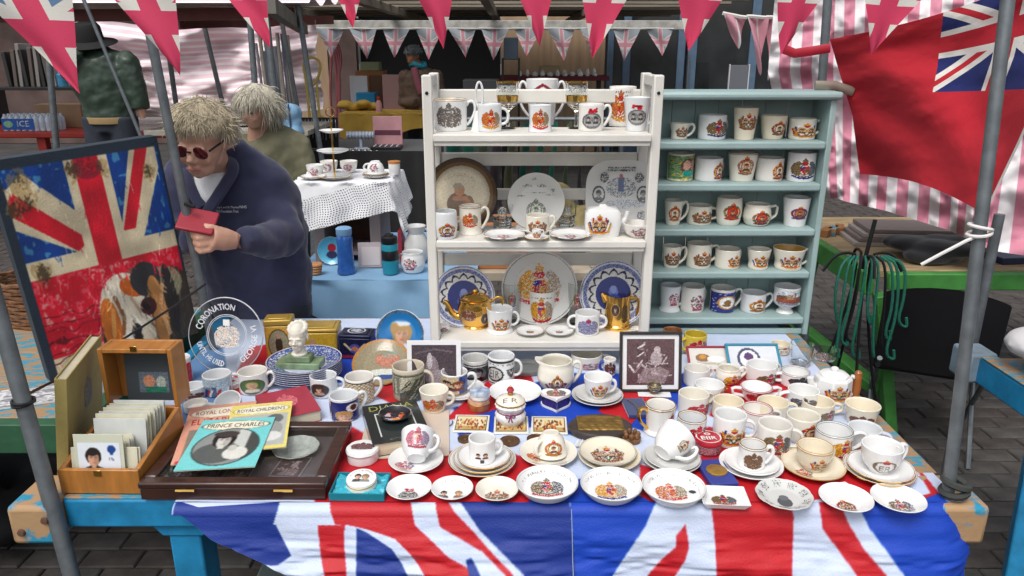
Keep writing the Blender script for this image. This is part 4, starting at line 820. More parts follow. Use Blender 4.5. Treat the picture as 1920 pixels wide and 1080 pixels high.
# the left group
tm(339, 722, 662, 40, 'red printed mug half hidden by the wooden stamp box', 'straight', WHITE, None, e_red(87), -80, 2.4, .02, .98)
tm(362, 752, 714, 44, 'white mug with gold speckled crest beside the wooden stamp box', 'straight', WHITE, None, e_arms(88, 'brown'), -85, 2.0, .05, .7)
tm(366, 778, 746, 44, 'plain white cup with round handle behind the pink booklet', 'straight', WHITE, c0, None, name='cup', cat='cup')
tm(408, 746, 690, 52, 'grey blue city scene mug with paper flags printed round it', 'straight', WHITE, c30, e_city(89), -90, 2.8, .03, .86)
tm(475, 742, 684, 54, 'mug with green framed portrait and large handle near the red book', 'straight', WHITE, e0, e_portrait(90, '4a6a32', 'c0a070', 'd8c8b8'), -78, 1.5, .06, .72, ext=.024)
tm(607, 748, 693, 50, 'white mug with dark round portrait in front of the plate stack', 'straight', WHITE, c0, e_portrait(93, '3a2a28', '4a2c24', 'b08a80'), -98, 1.2, .12, .7)
tm(675, 760, 694, 54, 'gold lattice mug with slender handle behind the navy portrait mug', 'straight', WHITE, ((-5, 'ear'),), e_lattice(94), -80, 2.2, .03, .82, ext=.024)
tm(646, 792, 728, 55, 'navy portrait mug with white ovals between red book and black book', 'straight', WHITE, ((30, 'ear'),), e_diana(95), -90, 2.7, .02, .84)
tm(767, 755, 673, 60, 'large stone coloured mug with engraved castle scene by loose photograph', 'straight', mat('stone_china', (.62, .55, .44), .25, coat=.2, var=.08), ((-5, 'c'),), e_castle(96), -90, 2.6, .02, .86, ext=.026)
tm(852, 744, 686, 50, 'blue backed mug with printed couple standing on a saucer', 'straight', WHITE, ((-5, 'ear'),), e_photo(97), -85, 2.4, .06, .84, ext=.026, z=TOP + .0055)
plate('white saucer beneath the blue backed couple mug', 0, .010, at=(860, 752, 98))
tm(891, 720, 661, 50, 'grey mug with black dark figure print under the white unit', 'straight', GREYI, None, e_darkman(98), -80, 2.0, .05, .9)
tm(940, 725, 656, 50, 'white mug with bold black lettered badges under the white unit', 'straight', WHITE, ((-5, 'c'),), e_blackwhite(99), -88, 2.2, .05, .95, ext=.022)
tm(1100, 694, 650, 60, 'wide plain mug behind the coronation jug under the white unit', 'straight', IVORY, c0, e_roses(100), -80, 1.4, .02, .5)
tm(1143, 706, 668, 24, 'narrow blue handled cup behind the coronation cup and saucers', 'straight', WHITE, cL, e_arms(101, 'brown'), -90, 1.6, .1, .9, hm=mat('cobalt_glaze', (.03, .06, .35), .2, coat=.4), name='cup', cat='cup')
tm(814, 776, 718, 55, 'ivory cup with golden arms standing on the pale card', 'taper', IVORY, c0, e_arms(102, 'rust', 42), -90, 1.6, .12, .7, name='cup', cat='cup', ext=.02, z=TOP + .004)
# coronation jug
loc, r, h = place(1042, 740, 661, 70, TOP)
t = thing('coronation_jug', 'ivory milk jug with crowned portrait and flags in the middle of stall', 'jug', loc); FOOT.append(('jug', *loc, r, h)); Rf = shape_fn('belly')
mb = MB().lathe(vessel_prof(Rf, r, h, .0035), 36)
mb.V = [(x - (.014 * max(0, (z / h - .8) / .2) ** 1.5 if x < -abs(y) * 2.2 else 0), y, z + (.003 if x < -abs(y) * 2.2 and z > h * .95 else 0)) for x, y, z in mb.V]; mb.build('body', IVORY, t)
MB().tube(handle_path('ear', Rf, r, h, .026), .0052, 8, flat=1.4, nrm=(1, 0, .2)).build('handle', IVORY, t); wrap_print(e_one(103, '8a5a2a', '7a6a3a'), Rf, r, h, -88, .8 * r, .08, .72, t); wrap_print(e_twin(104), Rf, r, h, -88, 1.5 * r, .06, .5, t, 'flags', off=.0003)
# white coffee pot with wooden handle
loc, r, h = place(1560, 764, 686, 70, TOP)
t = thing('coffee_pot', 'white faceted coffee pot with flag crest and turned wooden handle', 'coffee pot', loc); FOOT.append(('pot', *loc, r, h))
MB().lathe([(0, 0), (r * .92, 0), (r * .96, .005), (r, h * .3), (r * .96, h * .86), (r * .84, h * .95), (0, h * .95)], 8, a0=R(22.5)).build('body', WHITE, t, angle=25, bevel=.003)
l_ = MB().lathe([(r * .8, h * .952), (r * .78, h * 1.0), (r * .5, h * 1.09), (r * .2, h * 1.12), (0, h * 1.12)], 8, a0=R(22.5)).build('lid', WHITE, t, angle=25, bevel=.002); MB().ball((0, 0, h * 1.17), (.011, .011, .008), 12).build('knob', WHITE, l_)
WOODH = mat('turned_wood', (.36, .11, .025), .35, coat=.3, var=.3, vs=20, stretch=(1, 1, .2))
o = MB().lathe([(0, -.045), (.009, -.045), (.011, -.04), (.008, -.034), (.0105, -.02), (.012, .0), (.010, .022), (.0115, .03), (.009, .036), (.0095, .042), (.005, .047), (0, .047)], 16).build('wooden_handle', WOODH, t, (r * 1.0 + .012, -.006, h * .52)); 
for zz_ in (.2, .92): MB().tube([(r * .9, -.004, h * zz_), (r * 1.0 + .012, -.006, h * zz_ + (.006 if zz_ < .5 else -.006))], .0055, 8).build('handle_socket', WHITE, t)
MB().tube(smooth([(-r * .8, 0, h * .45), (-r * 1.15, 0, h * .6), (-r * 1.25, 0, h * .85)], 2), [.012] * 3 + [.009] * 9, 10).build('spout', WHITE, t)
wrap_print(e_twin(105, n=46), lambda q: .97 + .035 * (1 - q), r, h, -92, 1.5 * r, .2, .82, t, off=.0008)

# ------------------------------------------------------------------ cups on saucers, saucers and plates
def stack(at, n, lab, m=None, rim=None, cv=None, h=.013, shrink=.9, dz=.0055, last_cv=None):
    """saucers one on another; returns the top one and the height a cup stands at"""
    px, yb, w = at; z = TOP; t = None; base = None
    for i in range(n):
        if i == 0: t = plate(lab[0], 0, h, cv if n == 1 else None, m=m, at=at, rim=rim, z=TOP); base = t
        else:
            r = .5 * w * zc((0, base.location.y, TOP)) / F * shrink ** i; t = plate(lab[i], r, h * .95, cv if i == n - 1 else None, m=m, rim=rim, loc=(base.location.x + .002 * i, base.location.y - .001, TOP + dz * i))
    return base, (base.location.x, base.location.y, TOP + dz * (n - 1) + .0052)
def cup_on(loc, w, hh, label, shape, m, hand, cv, ang=-90, fw=1.75, z0=.10, z1=.9, ext=.017, dx=0, rot=None, band=None):
    r = .5 * w * zc(loc) / F
    return mug(0, 0, 0, 0, label, shape, m, hand, (cv, ang, fw, z0, z1) if cv is not None else None, name='cup', cat='cup', loc=(loc[0] + dx, loc[1], loc[2]), dims=(r, hh), ext=ext, rot=rot, band=band)
b, l = stack((1120, 763, 96), 2, ['lower saucer of the pair under the coronation flag cup', 'upper saucer directly beneath the coronation flag cup'], GREYI); cup_on(l, 53, .058, 'grey white cup with red flag crest on a pair of saucers', 'cup', WHITE, c0, e_twin(111), -85, 1.6)
b, l = stack((904, 897, 126), 3, ['largest gilt edged plate at the bottom of the cup stack', 'middle gilt edged plate in the cup stack', 'small white saucer under the couple coffee cup'], WHITE, GOLD, h=.014, shrink=.88); cup_on(l, 50, .056, 'straight white coffee cup with three dark portraits on gilt edged plates', 'straight', WHITE, ((8, 'c'),), (lambda o: (o.face(.28, .62, .13, BLK, SKIN, hx('4a2a2a')), o.face(.7, .62, .13, hx('5a3a20'), SKIN, hx('6a3030'), True), o.rect(.4, .62, .05, .3, hx('3a3a3c')), o)[3])(CV(40)), -88, 1.3, .1, .7)
b, l = stack((1408, 902, 116), 2, ['wide white saucer under the small sprigged saucer', 'small sprigged saucer under the lion crest cup'], WHITE, None, h=.013, shrink=.84); cup_on(l, 50, .054, 'white coffee cup with brown lion crest behind the blue medal box', 'straight', WHITE, ((-10, 'ear'),), e_mono(112, '6a4a34', p=.3), -100, 1.5, band=GOLD)
b, l = stack((1524, 903, 114), 1, ['cream saucer with crossed flags under the cream teacup'], CREAM, mat('amber_rim', (.45, .25, .08), .3), on_plate(e_arms(113, 'rust'), .3, 60, -.2, -.16)); cup_on(l, 66, .056, 'cream teacup with red coronation crest on a matching saucer', 'cup', CREAM, ((15, 'c'),), e_twin(114), -85, 1.5, .1, .8, band=MATS['amber_rim'])
b, l = stack((1648, 914, 126), 2, ['wide plain saucer at the table corner under a smaller one', 'smaller plain saucer holding the cypher teacup'], WHITE, GOLD, shrink=.92); cup_on(l, 74, .062, 'white teacup with red crowned cypher at the table corner', 'cup', WHITE, ((12, 'ear'),), e_cypher(115, '7a5a48'), -100, 1.4, .1, .8, ext=.022)
# cups tipped over on their saucers
def settle(z, o):
    bpy.context.view_layer.update(); lo = min((c.matrix_world @ v.co).z for c in o.children for v in c.data.vertices); o.location.z += z - lo + .001; return o
b, l = stack((780, 889, 102), 1, ['white saucer with pink crest under the tipped pink crest cup'], WHITE, None, on_plate(e_arms(116, 'pink'), .36, 60, -.2, -.12))
settle(l[2], cup_on((l[0] + .003, l[1] - .018, l[2] + .03), 66, .068, 'white cup with pink crest tipped forward on its saucer', 'cup', WHITE, ((-15, 'c'),), e_arms(117, 'pink', 44), -90, 1.7, .14, .9, rot=(R(-62), R(6), R(4))))
b, l = stack((1028, 877, 108), 1, ['ivory saucer with orange crest under the upturned crest cup'], IVORY, None, on_plate(e_arms(118, 'rust'), .34, 60, -.22, -.05))
cup_on((l[0] + .006, l[1] + .01, l[2] + .0565), 60, .055, 'ivory cup turned upside down showing orange garter crest', 'cup', IVORY, ((150, 'c'),), (lambda o: (setattr(o, 'c', o.c[::-1]), setattr(o, 'a', o.a[::-1]), o)[2])(e_one(119, '9a6a2a', 'b06a30')), 90, 1.5, .15, .85, rot=(R(172), R(0), R(8)))
b, l = stack((1259, 890, 108), 2, ['lower pale saucer under the toppled white cup', 'upper pale saucer with the toppled white cup on it'], GREYI, None, shrink=.93)
settle(l[2], cup_on((l[0] - .026, l[1] - .012, l[2] + .037), 72, .068, 'white cup lying on its side with gilt handle touching the saucer', 'cup', WHITE, ((-60, 'ear'),), e_one(120, '8a8a7a', 'a8a898'), -100, .8, .3, .8, rot=(R(-12), R(66), R(28))))
# saucers along the front edge
SG = 'saucers along the front edge of the stall'
plate('white saucer with black twin portraits in a wreath beside the turquoise gift box', 0, .012, on_plate(e_pair_bw(121), .48, 64, 0, -.14), at=(767, 939, 84), group=SG)
plate('white saucer with two separate coloured portraits near its rim', 0, .012, (lambda o: (o.face(.3, .42, .085, BLK, SKIN, hx('4a4a4a')), o.face(.66, .42, .085, hx('a07a40'), SKIN, hx('8a6a4a'), True), o.arctext('ROYAL WEDDING', .5, .5, .40, .05, -50, 50, hx('6a6a60')), o)[3])(CV(64)), at=(848, 939, 78), group=SG)
plate('ivory saucer with faded red crest between portrait saucer and dished plate', 0, .012, on_plate(e_twin(122, 'sepia'), .58, 64, 0, -.16), at=(932, 941, 80), m=IVORY, group=SG)
def dish(px, yb, w, cv, lab): return plate(lab, 0, .02, cv, at=(px, yb, w), well=.86, rim=mat('grey_line2', (.35, .36, .36), .3), name='dish', cat='dish', group='deep round dishes along the front edge', th=.0035)
dish(1026, 939, 115, on_plate(e_arms(123, 'mid', 60), .58, 90, 0, .04, 'COMMEMORATION'), 'deep white dish with red and grey crest beside the ivory saucer')
dish(1146, 942, 114, on_plate(e_arms(124, 'gold', 60), .56, 90, .0, .0, 'ELIZABETH II SILVER JUBILEE'), 'deep white dish with golden royal arms between two other crested dishes')
dish(1263, 947, 117, (lambda o: (o.ell(.82, .52, .06, .05, hx('3a3c44')), o)[1])(on_plate(e_arms(125, 'rust', 60), .54, 90, -.03, .03, 'CELEBRATION OF THE REIGN')), 'deep white dish with pale arms and a small dark oval badge')
b = plate('lower cream saucer under the twin portrait saucer', 0, .012, at=(1143, 886, 116), m=CREAM); r = .5 * 106 * zc(b.location) / F
plate('cream saucer with twin sepia portraits resting on another saucer', r, .011, on_plate(e_twin(126, 'sepia', 60), .6, 70, 0, .0), loc=(b.location.x - .004, b.location.y + .006, TOP + .0075), m=CREAM, rim=MATS['grey_line'])
plate('white saucer with dark sepia portrait oval and a price tag beside it', 0, .012, on_plate(e_one(127, '5a3a2a', '7a5a3a', inner='b09070'), .42, 64, -.06, -.16), at=(1586, 963, 96), group=SG)
plate('white saucer with heraldic beasts round an oval at the table corner', 0, .012, on_plate(e_arms(128, 'mid'), .48, 64, 0, -.14), at=(1684, 964, 96), group=SG)
plate('plain white plate under the cypher sugar pot and coaster', 0, .016, at=(966, 757, 98), m=WHITE, name='plate', cat='plate')
cv = CV(80); q = np.hypot(cv.X - .5, cv.Y - .5) * 2; rr_ = np.random.RandomState(4); cv.put((q > .68) & (q < .96) & (rr_.rand(80, 80) < .4) & (np.sin(np.arctan2(cv.Y - .5, cv.X - .5) * 9) > -.3), hx('4c544c')); cv.ell(.48, .36, .14, .16, hx('55585c')); cv.ell(.5, .5, .09, .09, hx('6a6c70'))
plate('scalloped white plate with grey head profile at the front edge', 0, .012, cv, at=(1470, 958, 100), scal=10, m=GREYI, name='plate', cat='plate')
# square dish
p = PZ(1366, 951, TOP + .01); k = .5 * 90 * zc(p) / F
t = thing('square_dish', 'square white china dish with royal arms at the front edge', 'dish', (p[0], p[1] + k * .74, TOP), (0, 0, R(-4)))
MB().lathe([(0, 0), (k * .9, 0), (k * 1.12, .014), (k * 1.12, .016), (k * .9, .004), (0, .004)], 4, a0=R(45), sx=1.25, sy=.92).build('body', WHITE, t, angle=20, bevel=.002)
painted('crest', e_arms(129, 'mid', 44), lambda u, v: ((u - .5) * k * 1.1, (v - .55) * k * .8, .0048 + 0 * u), INK, t)
# stack of blue rimmed plates with a marble bust
p = PZ(580, 726, TOP); r = .5 * 134 * zc((0, p[1] + .11, TOP)) / F; L0 = ((580 - 960) / F * zc((0, p[1] + r, TOP)), p[1] + r * .62, TOP)
NST = 7; DZ = .0062
for i in range(NST):
    cv = None
    if i == NST - 1: cv = CV(90); q = np.hypot(cv.X - .5, cv.Y - .5) * 2; cv.put((q > .6) & (q < .97) & (np.random.RandomState(3).rand(90, 90) < .8), hx('4a5f9c')); cv.put(q < .56, hx('b8c2d4')); cv.put(np.abs(q - .985) < .02, hx('2c3a78'))
    plate('top plate of the blue rimmed stack, under the marble bust' if i == NST - 1 else 'blue lined dinner plate stacked beneath the marble bust', r, .017, cv, .66, WHITE, (L0[0], L0[1], TOP + DZ * i), name='plate', cat='plate', rim=mat('navy_rim', (.06, .08, .22), .25), group='stack of blue rimmed plates' , segs=48)
zb = TOP + DZ * (NST - 1) + .0055
MARB = mat('green_marble', (.20, .29, .16), .3, var=.5, vs=30, coat=.2); BUST = mat('parian_china', (.74, .70, .60), .5, var=.06)
t = thing('marble_bust', 'small pale bust of a man on a stepped green marble base', 'bust', (L0[0] - .008, L0[1] - .012, zb), (0, 0, R(-4)))
box('lower_base', -.064, .064, -.03, .03, 0, .018, MARB, t, .002); box('upper_base', -.036, .036, -.022, .022, .0184, .036, MARB, t, .002)
def vox(name, mb, vs_, m, parent, sm=4, loc=(0, 0, 0), rot=(0, 0, 0), ink=None):
    """overlapping volumes fused into one continuous skin"""
    me = D.meshes.new(name); me.from_pydata(mb.V, [], mb.Fc); me.update(); o = D.objects.new('v', me); COL.objects.link(o)
    r_ = o.modifiers.new('r', 'REMESH'); r_.mode = 'VOXEL'; r_.voxel_size = vs_
    s_ = o.modifiers.new('s', 'SMOOTH'); s_.iterations = sm; s_.factor = .5
    bpy.context.view_layer.update(); m2 = D.meshes.new_from_object(o.evaluated_get(bpy.context.evaluated_depsgraph_get())); D.objects.remove(o); D.meshes.remove(me)
    m2.name = name; m2.polygons.foreach_set('use_smooth', [True] * len(m2.polygons)); m2.materials.clear(); return link(name, m2, m, parent, loc, rot)
def head_mb(s=1.0, M=None, jaw=1.0, nose=1.0):
    """a head about .23 tall facing -Y, chin at z 0"""
    mb = MB(); T = (M if M is not None else Matrix()) @ Matrix.Scale(s, 4)
    def b(c, r): mb.ball((0, 0, 0), 1, 18, T @ Matrix.Translation(c) @ Matrix.Diagonal((*r, 1)))
    b((0, .012, .145), (.073, .092, .085)); b((0, -.012, .09), (.062, .076, .08)); b((0, -.032, .032), (.042 * jaw, .046, .034)); b((0, -.055, .018), (.022, .022, .018))
    for x in (-1, 1): b((x * .033, -.062, .075), (.022, .018, .024)); b((x * .026, -.075, .118), (.024, .012, .009)); b((x * .073, .018, .105), (.010, .02, .031))
    mb.tube([T @ Vector((0, -.078, .118)), T @ Vector((0, -.094 * 1, .088)), T @ Vector((0, -.104 * nose, .076))], [.008 * s, .011 * s, .013 * s], 10); b((-.010, -.088, .074), (.010, .010, .008)); b((.010, -.088, .074), (.010, .010, .008))
    b((0, -.082, .052), (.022, .010, .006)); b((0, -.080, .042), (.020, .010, .007)); return mb
mb = head_mb(.36, Matrix.Translation((0, 0, .050))); mb.tube([(0, .003, .034), (0, .003, .066)], [.017, .014], 14); mb.lathe([(0, .0355), (.022, .0355), (.023, .040), (.015, .05), (0, .05)], 20)
for a in range(12): mb.ball((.022 * math.sin(a * .52 - 3), .004 + .022 * math.cos(a * .52 - 3) * .9, .050 + .066 + .010 * math.cos(a * .52 - 3)), (.009, .010, .008), 10)
vox('bust', mb, .0013, BUST, t, 2)
# ------------------------------------------------------------------ tins, boxes, books, frames on the cloth
def flatpt(px, py, z=TOP): p = PZ(px, py, z); return Vector((p[0], p[1], 0))
def quad_frame(pts, z):
    """centre, turn and sizes of a flat rectangular thing from its four corners (near-left, near-right, far-right, far-left)"""
    a, b, c, d = [flatpt(x, y, z) for x, y in pts]; ce = (a + b + c + d) / 4; u = ((b - a) + (c - d)) / 2; v = ((d - a) + (c - b)) / 2
    return ce, math.atan2(u.y, u.x), u.length, v.length
def lift_to(o, z): o.location.z = z; return o
# round red cypher tin
loc, r, h = place(1328, 857, 812, 50, TOP); t = thing('cypher_tin', 'round tin with red lid and white crowned cypher', 'tin', (*loc[:2], TOP)); hh = .036; FOOT.append(('tin', *loc, r, hh))
cv = CV(90, 24, bg=hx('8a4a5a')); rr_ = np.random.RandomState(2); cv.put(rr_.rand(24, 90) < .3, hx('c8a0a0')); cv.rect(0, 1, 0, .12, hx('7a2030'))
MB().lathe([(0, 0), (r * .97, 0), (r * .98, .002), (r * .98, hh * .66), (0, hh * .66)], 36).build('body', mat('tin_base', (.33, .12, .14), .35, metal=.4, var=.3, vs=40), t); wrap_print(cv, lambda q: .98 + 0 * q, r, hh, -90, 5.6 * r, .05, .62, t, 'pattern')
MB().lathe([(r, hh * .66), (r * 1.02, hh * .68), (r * 1.02, hh * .95), (r * .98, hh), (0, hh)], 36).build('lid', mat('red_lid', (.45, .012, .03), .3, coat=.4, var=.1), t)
cv = CV(50); cv.text('EIIR', .5, .4, .6, .26, WHT); cv.ring(.5, .5, .47, .47, .03, WHT); cv.ell(.5, .72, .13, .09, WHT); cv.ell(.5, .71, .06, .05, hx('b02030')); painted('cypher', cv, lambda u, v: ((u - .5) * 2 * r * .95, (v - .5) * 2 * r * .95, hh + .0006 + 0 * u), GLOSSP, t)
# blue medal box
ce, a, lx, ly = quad_frame([(1322, 908), (1372, 908), (1368, 862), (1313, 862)], TOP + .012); t = thing('medal_box', 'square royal blue box holding a big gold coin', 'medal box', (ce.x, ce.y, TOP), (0, 0, R(6)))
box('case', -lx / 2, lx / 2, -ly / 2, ly / 2, 0, .014, mat('royal_blue_card', (.035, .05, .26), .5, var=.15), t, .002); MB().lathe([(0, .018), (lx * .34, .018), (lx * .37, .017), (lx * .37, .0142), (0, .0142)], 36).build('coin', mat('coin_gold', (.62, .36, .09), .4, metal=.8, bump=.5, bs=220, var=.25, vs=60), t)
# oval wooden plaque with brass relief
p = PZ(1130, 829, TOP); rx = .5 * 124 * zc(p) / F; t = thing('brass_plaque', 'dark oval plaque with embossed brass panel', 'plaque', (p[0], p[1] + rx * .72, TOP)); FOOT.append(('plaque', p[0], p[1] + rx * .62, TOP, rx * .8, .02))
MB().lathe([(0, 0), (.97, 0), (1, .004), (1, .012), (.93, .018), (0, .019)], 48, Matrix.Diagonal((rx, rx * .74, 1, 1))).build('oval_base', mat('dark_oak', (.055, .042, .036), .45, var=.35, vs=18, stretch=(1, 6, 1)), t)
n = 46; cvx, cvy = np.meshgrid(np.linspace(-1, 1, n), np.linspace(-1, 1, n)); rl = np.random.RandomState(4); Z = .004 * np.exp(-((cvx / .5) ** 2 + ((cvy + .45) / .3) ** 2)) + .0022 * np.abs(np.sin(cvx * 9 + cvy * 3) * np.cos(cvy * 8)) + .0012 * rl.rand(n, n); Z[0] = Z[-1] = Z[:, 0] = Z[:, -1] = 0
me = mesh_np('brass_panel', np.stack([cvx * rx * .71, cvy * rx * .47 + .004, Z + .0195], -1).reshape(-1, 3), gridquads(n, n)); link('brass_panel', me, mat('embossed_brass', (.55, .34, .10), .32, metal=.9, var=.35, vs=40), t)
# coasters
for i, (q, lb) in enumerate([([(846, 809), (916, 810), (918, 778), (856, 777)], 'cream bordered parade coaster beside the red and white trinket boxes'), ([(922, 812), (992, 812), (990, 780), (930, 780)], 'cream bordered parade coaster under the cypher sugar pot'), ([(994, 812), (1064, 813), (1063, 781), (998, 780)], 'cream bordered parade coaster beside the dark oval plaque')]):
    ce, a, lx, ly = quad_frame(q, TOP + .004); t = thing('coaster', lb, 'coaster', (ce.x, ce.y, TOP), (0, 0, a), 'parade coasters'); box('board', -lx / 2, lx / 2, -ly / 2, ly / 2, 0, .004, IVORY, t, .0015)
    cv = CV(56, 40, bg=hx('e0d2a8')); rr_ = np.random.RandomState(i); cv.rect(0, 1, 0, .3, hx('c0a060'))
    for k in range(60): x, y = rr_.rand() * .9 + .05, rr_.uniform(.15, .75); cv.ell(x, y, .03, .09, (hx('a84a20'), hx('c8802c'), hx('5a4a3a'), hx('8a2a20'), hx('d8b860'))[rr_.randint(5)])
    cv.rect(0, .03, 0, 1, hx('3a3a30')); cv.rect(.97, 1, 0, 1, hx('3a3a30')); cv.rect(0, 1, 0, .04, hx('3a3a30')); cv.rect(0, 1, .96, 1, hx('3a3a30'))
    painted('picture', cv, lambda u, v: ((u - .5) * lx * .88, (v - .5) * ly * .84, .0046 + 0 * u), GLOSSP, t); 
    if i == 1: pot = (ce.x, ce.y)
# cypher sugar pot standing on the middle coaster
zb = TOP + .0047; t = thing('sugar_pot', 'fluted white sugar pot with purple bow and red crown knob', 'sugar pot', (pot[0] - .002, pot[1] + .012, zb)); r = .039
mb = MB().lathe([(0, 0), (r * .7, 0), (r * .74, .003), (r * .98, .016), (r, .026), (r * .86, .034), (r * .8, .036), (r * .92, .044), (r, .05), (r * .92, .056), (0, .056)], 48)
mb.V = [(x * (1 + .03 * math.cos(16 * math.atan2(y, x))), y * (1 + .03 * math.cos(16 * math.atan2(y, x))), z) for x, y, z in mb.V]; mb.build('body', WHITE, t)
l_ = MB().lathe([(r * .93, .0562), (r * .95, .059), (r * .8, .068), (r * .4, .075), (0, .077)], 40).build('lid', IVORY, t); MB().lathe([(r * .96, .0565), (r * .97, .059), (r * .955, .0605)], 40).build('gilt_line', GOLD, t)
k_ = MB().lathe([(0, .077), (.007, .077), (.006, .082), (.010, .090), (.007, .096), (0, .097)], 14).build('crown_knob', mat('crown_red', (.42, .02, .05), .25, coat=.4), l_); MB().lathe([(.0072, .077), (.0078, .080), (.0066, .083)], 14).build('crown_band', GOLD, l_); MB().ball((0, 0, .0995), .003, 10).build('crown_orb', GOLD, l_)
cv = CV(40, 24); cv.text('E R', .5, .5, .9, .7, hx('7a6a4a')); f_ = lambda q: np.interp(q, [0, r * .4, r * .8, r * .95], [.077, .075, .068, .059]); painted('cypher', cv, lambda u, v: ((u - .5) * .04, -.031 + v * .018, f_(np.hypot((u - .5) * .04, -.031 + v * .018)) + .0008), INK, l_)
MB().tube([(r * .87 * math.cos(q), r * .87 * math.sin(q), .035) for q in np.linspace(0, 2 * math.pi, 33)], .0016, 6).build('ribbon', mat('bow_purple', (.20, .015, .10), .3, coat=.3), t)
mb = MB()
for sx in (-1, 1): mb.tube(smooth([(0, -r * .93, .034), (sx * .008, -r * 1.0, .040), (sx * .013, -r * .98, .034), (sx * .008, -r * 1.0, .030), (0, -r * .93, .034)], 2), .0016, 6); mb.tube([(0, -r * .95, .033), (sx * .005, -r * 1.06, .020)], .0018, 6)
mb.build('bow', MATS['bow_purple'], t)
# heart shaped box
p = PZ(1044, 775, TOP); t = thing('heart_box', 'heart shaped trinket box with purple sides and printed white lid', 'trinket box', (p[0], p[1] + .042, TOP)); FOOT.append(('heart', p[0], p[1] + .042, TOP, .036, .05))
hp = [(.040 * 16 * math.sin(a) ** 3 / 16, .040 * (13 * math.cos(a) - 5 * math.cos(2 * a) - 2 * math.cos(3 * a) - math.cos(4 * a)) / 16) for a in np.linspace(0, 2 * math.pi, 40, endpoint=False)][::-1]
MB().prism([(x * 1.02, y * 1.02) for x, y in hp], 0, .006).build('foot', WHITE, t, bevel=.002); MB().prism([(x * .95, y * .95) for x, y in hp], .0062, .028).build('body', mat('purple_glaze', (.045, .03, .16), .2, coat=.4, var=.4, vs=60), t, bevel=.001)
MB().prism(hp, .0285, .038).build('lid', WHITE, t, bevel=.003); MB().prism([(x * 1.015, y * 1.015) for x, y in hp], .0283, .0305).build('gilt_line', GOLD, t); e = e_arms(131, 'mid', 44); painted('crest', e, lambda u, v: ((u - .5) * .055, (v - .45) * .048, .0386 + 0 * u), INK, t)
# two small trinket boxes, one on the other
p = PZ(897, 774, TOP); r = .5 * 42 * zc(p) / F; t = thing('trinket_box', 'round orange brown trinket box with a paler one on top', 'trinket box', (p[0], p[1] + r, TOP)); FOOT.append(('trk', p[0], p[1] + r, TOP, r, .04))
MB().lathe([(0, 0), (r, 0), (r * 1.02, .003), (r * .98, .018), (0, .018)], 30).build('body', mat('amber_glaze', (.42, .13, .04), .25, coat=.4, var=.5, vs=50), t); MB().lathe([(r, .0183), (r * 1.02, .02), (r * .96, .026), (0, .029)], 30).build('lid', mat('crackle_lid', (.6, .35, .22), .25, coat=.3, var=.5, vs=70), t); MB().lathe([(r * 1.01, .0175), (r * 1.03, .0185), (r * 1.01, .0195)], 30).build('gilt_line', GOLD, t)
t = thing('trinket_box', 'small white trinket box with blue swirled lid stacked on an amber one', 'trinket box', (p[0] + .003, p[1] + r + .002, TOP + .0292)); MB().lathe([(0, 0), (r * .86, 0), (r * .92, .004), (r * .9, .012), (0, .012)], 30).build('body', WHITE, t)
MB().lathe([(r * .94, .0122), (r * .95, .014), (r * .88, .022), (0, .024)], 30).build('lid', mat('blue_swirl', (.70, .74, .78), .2, coat=.4, var=.6, vs=60, col2=(.16, .25, .42)), t)
# copper medals
COPP = mat('bronze_medal', (.20, .11, .055), .42, metal=.75, bump=.6, bs=260, var=.3, vs=50)
for px, yb, w, lb in ((956, 838, 38, 'bronze portrait medal beside the upturned crest cup'), (1006, 834, 36, 'bronze portrait medal half hidden behind the upturned crest cup'), (872, 832, 30, 'dark bronze medal beside the three portrait coffee cup')):
    p = PZ(px, yb, TOP); r = .5 * w * zc(p) / F; cv = MB().lathe([(0, 0), (r, 0), (r * 1.01, .002), (r, .005), (r * .92, .0055), (r * .88, .004), (0, .004)], 30); o = cv.build('medal', COPP, None, (p[0], p[1] + r, TOP)); tag(o, lb, 'medal', 'bronze medals'); MB().ball((0, .001, .0045), (r * .35, r * .5, .003), 14).build('relief', COPP, o)
# little carved ornaments by the plaque
t = thing('carved_ornament', 'small carved brown crown ornament beside the cream saucers', 'ornament', (*PZ(1184, 826, TOP)[:2], TOP)); WD = mat('carved_wood', (.22, .10, .04), .5, var=.5, vs=60)
MB().lathe([(0, 0), (.022, 0), (.023, .01), (0, .012)], 20).build('base', WD, t)
for k in range(7): MB().ball((.016 * math.cos(k * .9), .016 * math.sin(k * .9), .017), (.006, .006, .009), 10).build('point', WD, t)
t = thing('white_coronet', 'row of tiny white porcelain crown points behind the cream saucers', 'ornament', (*PZ(1105, 838, TOP)[:2], TOP)); 
MB().tube([(-.034, 0, .005), (.034, 0, .005)], .005, 8).build('base', WHITE, t)
for k in range(6): MB().lathe([(.0055, .008), (.003, .016), (0, .022)], 8).build('point', WHITE, t, (-.028 + k * .011, 0, 0))
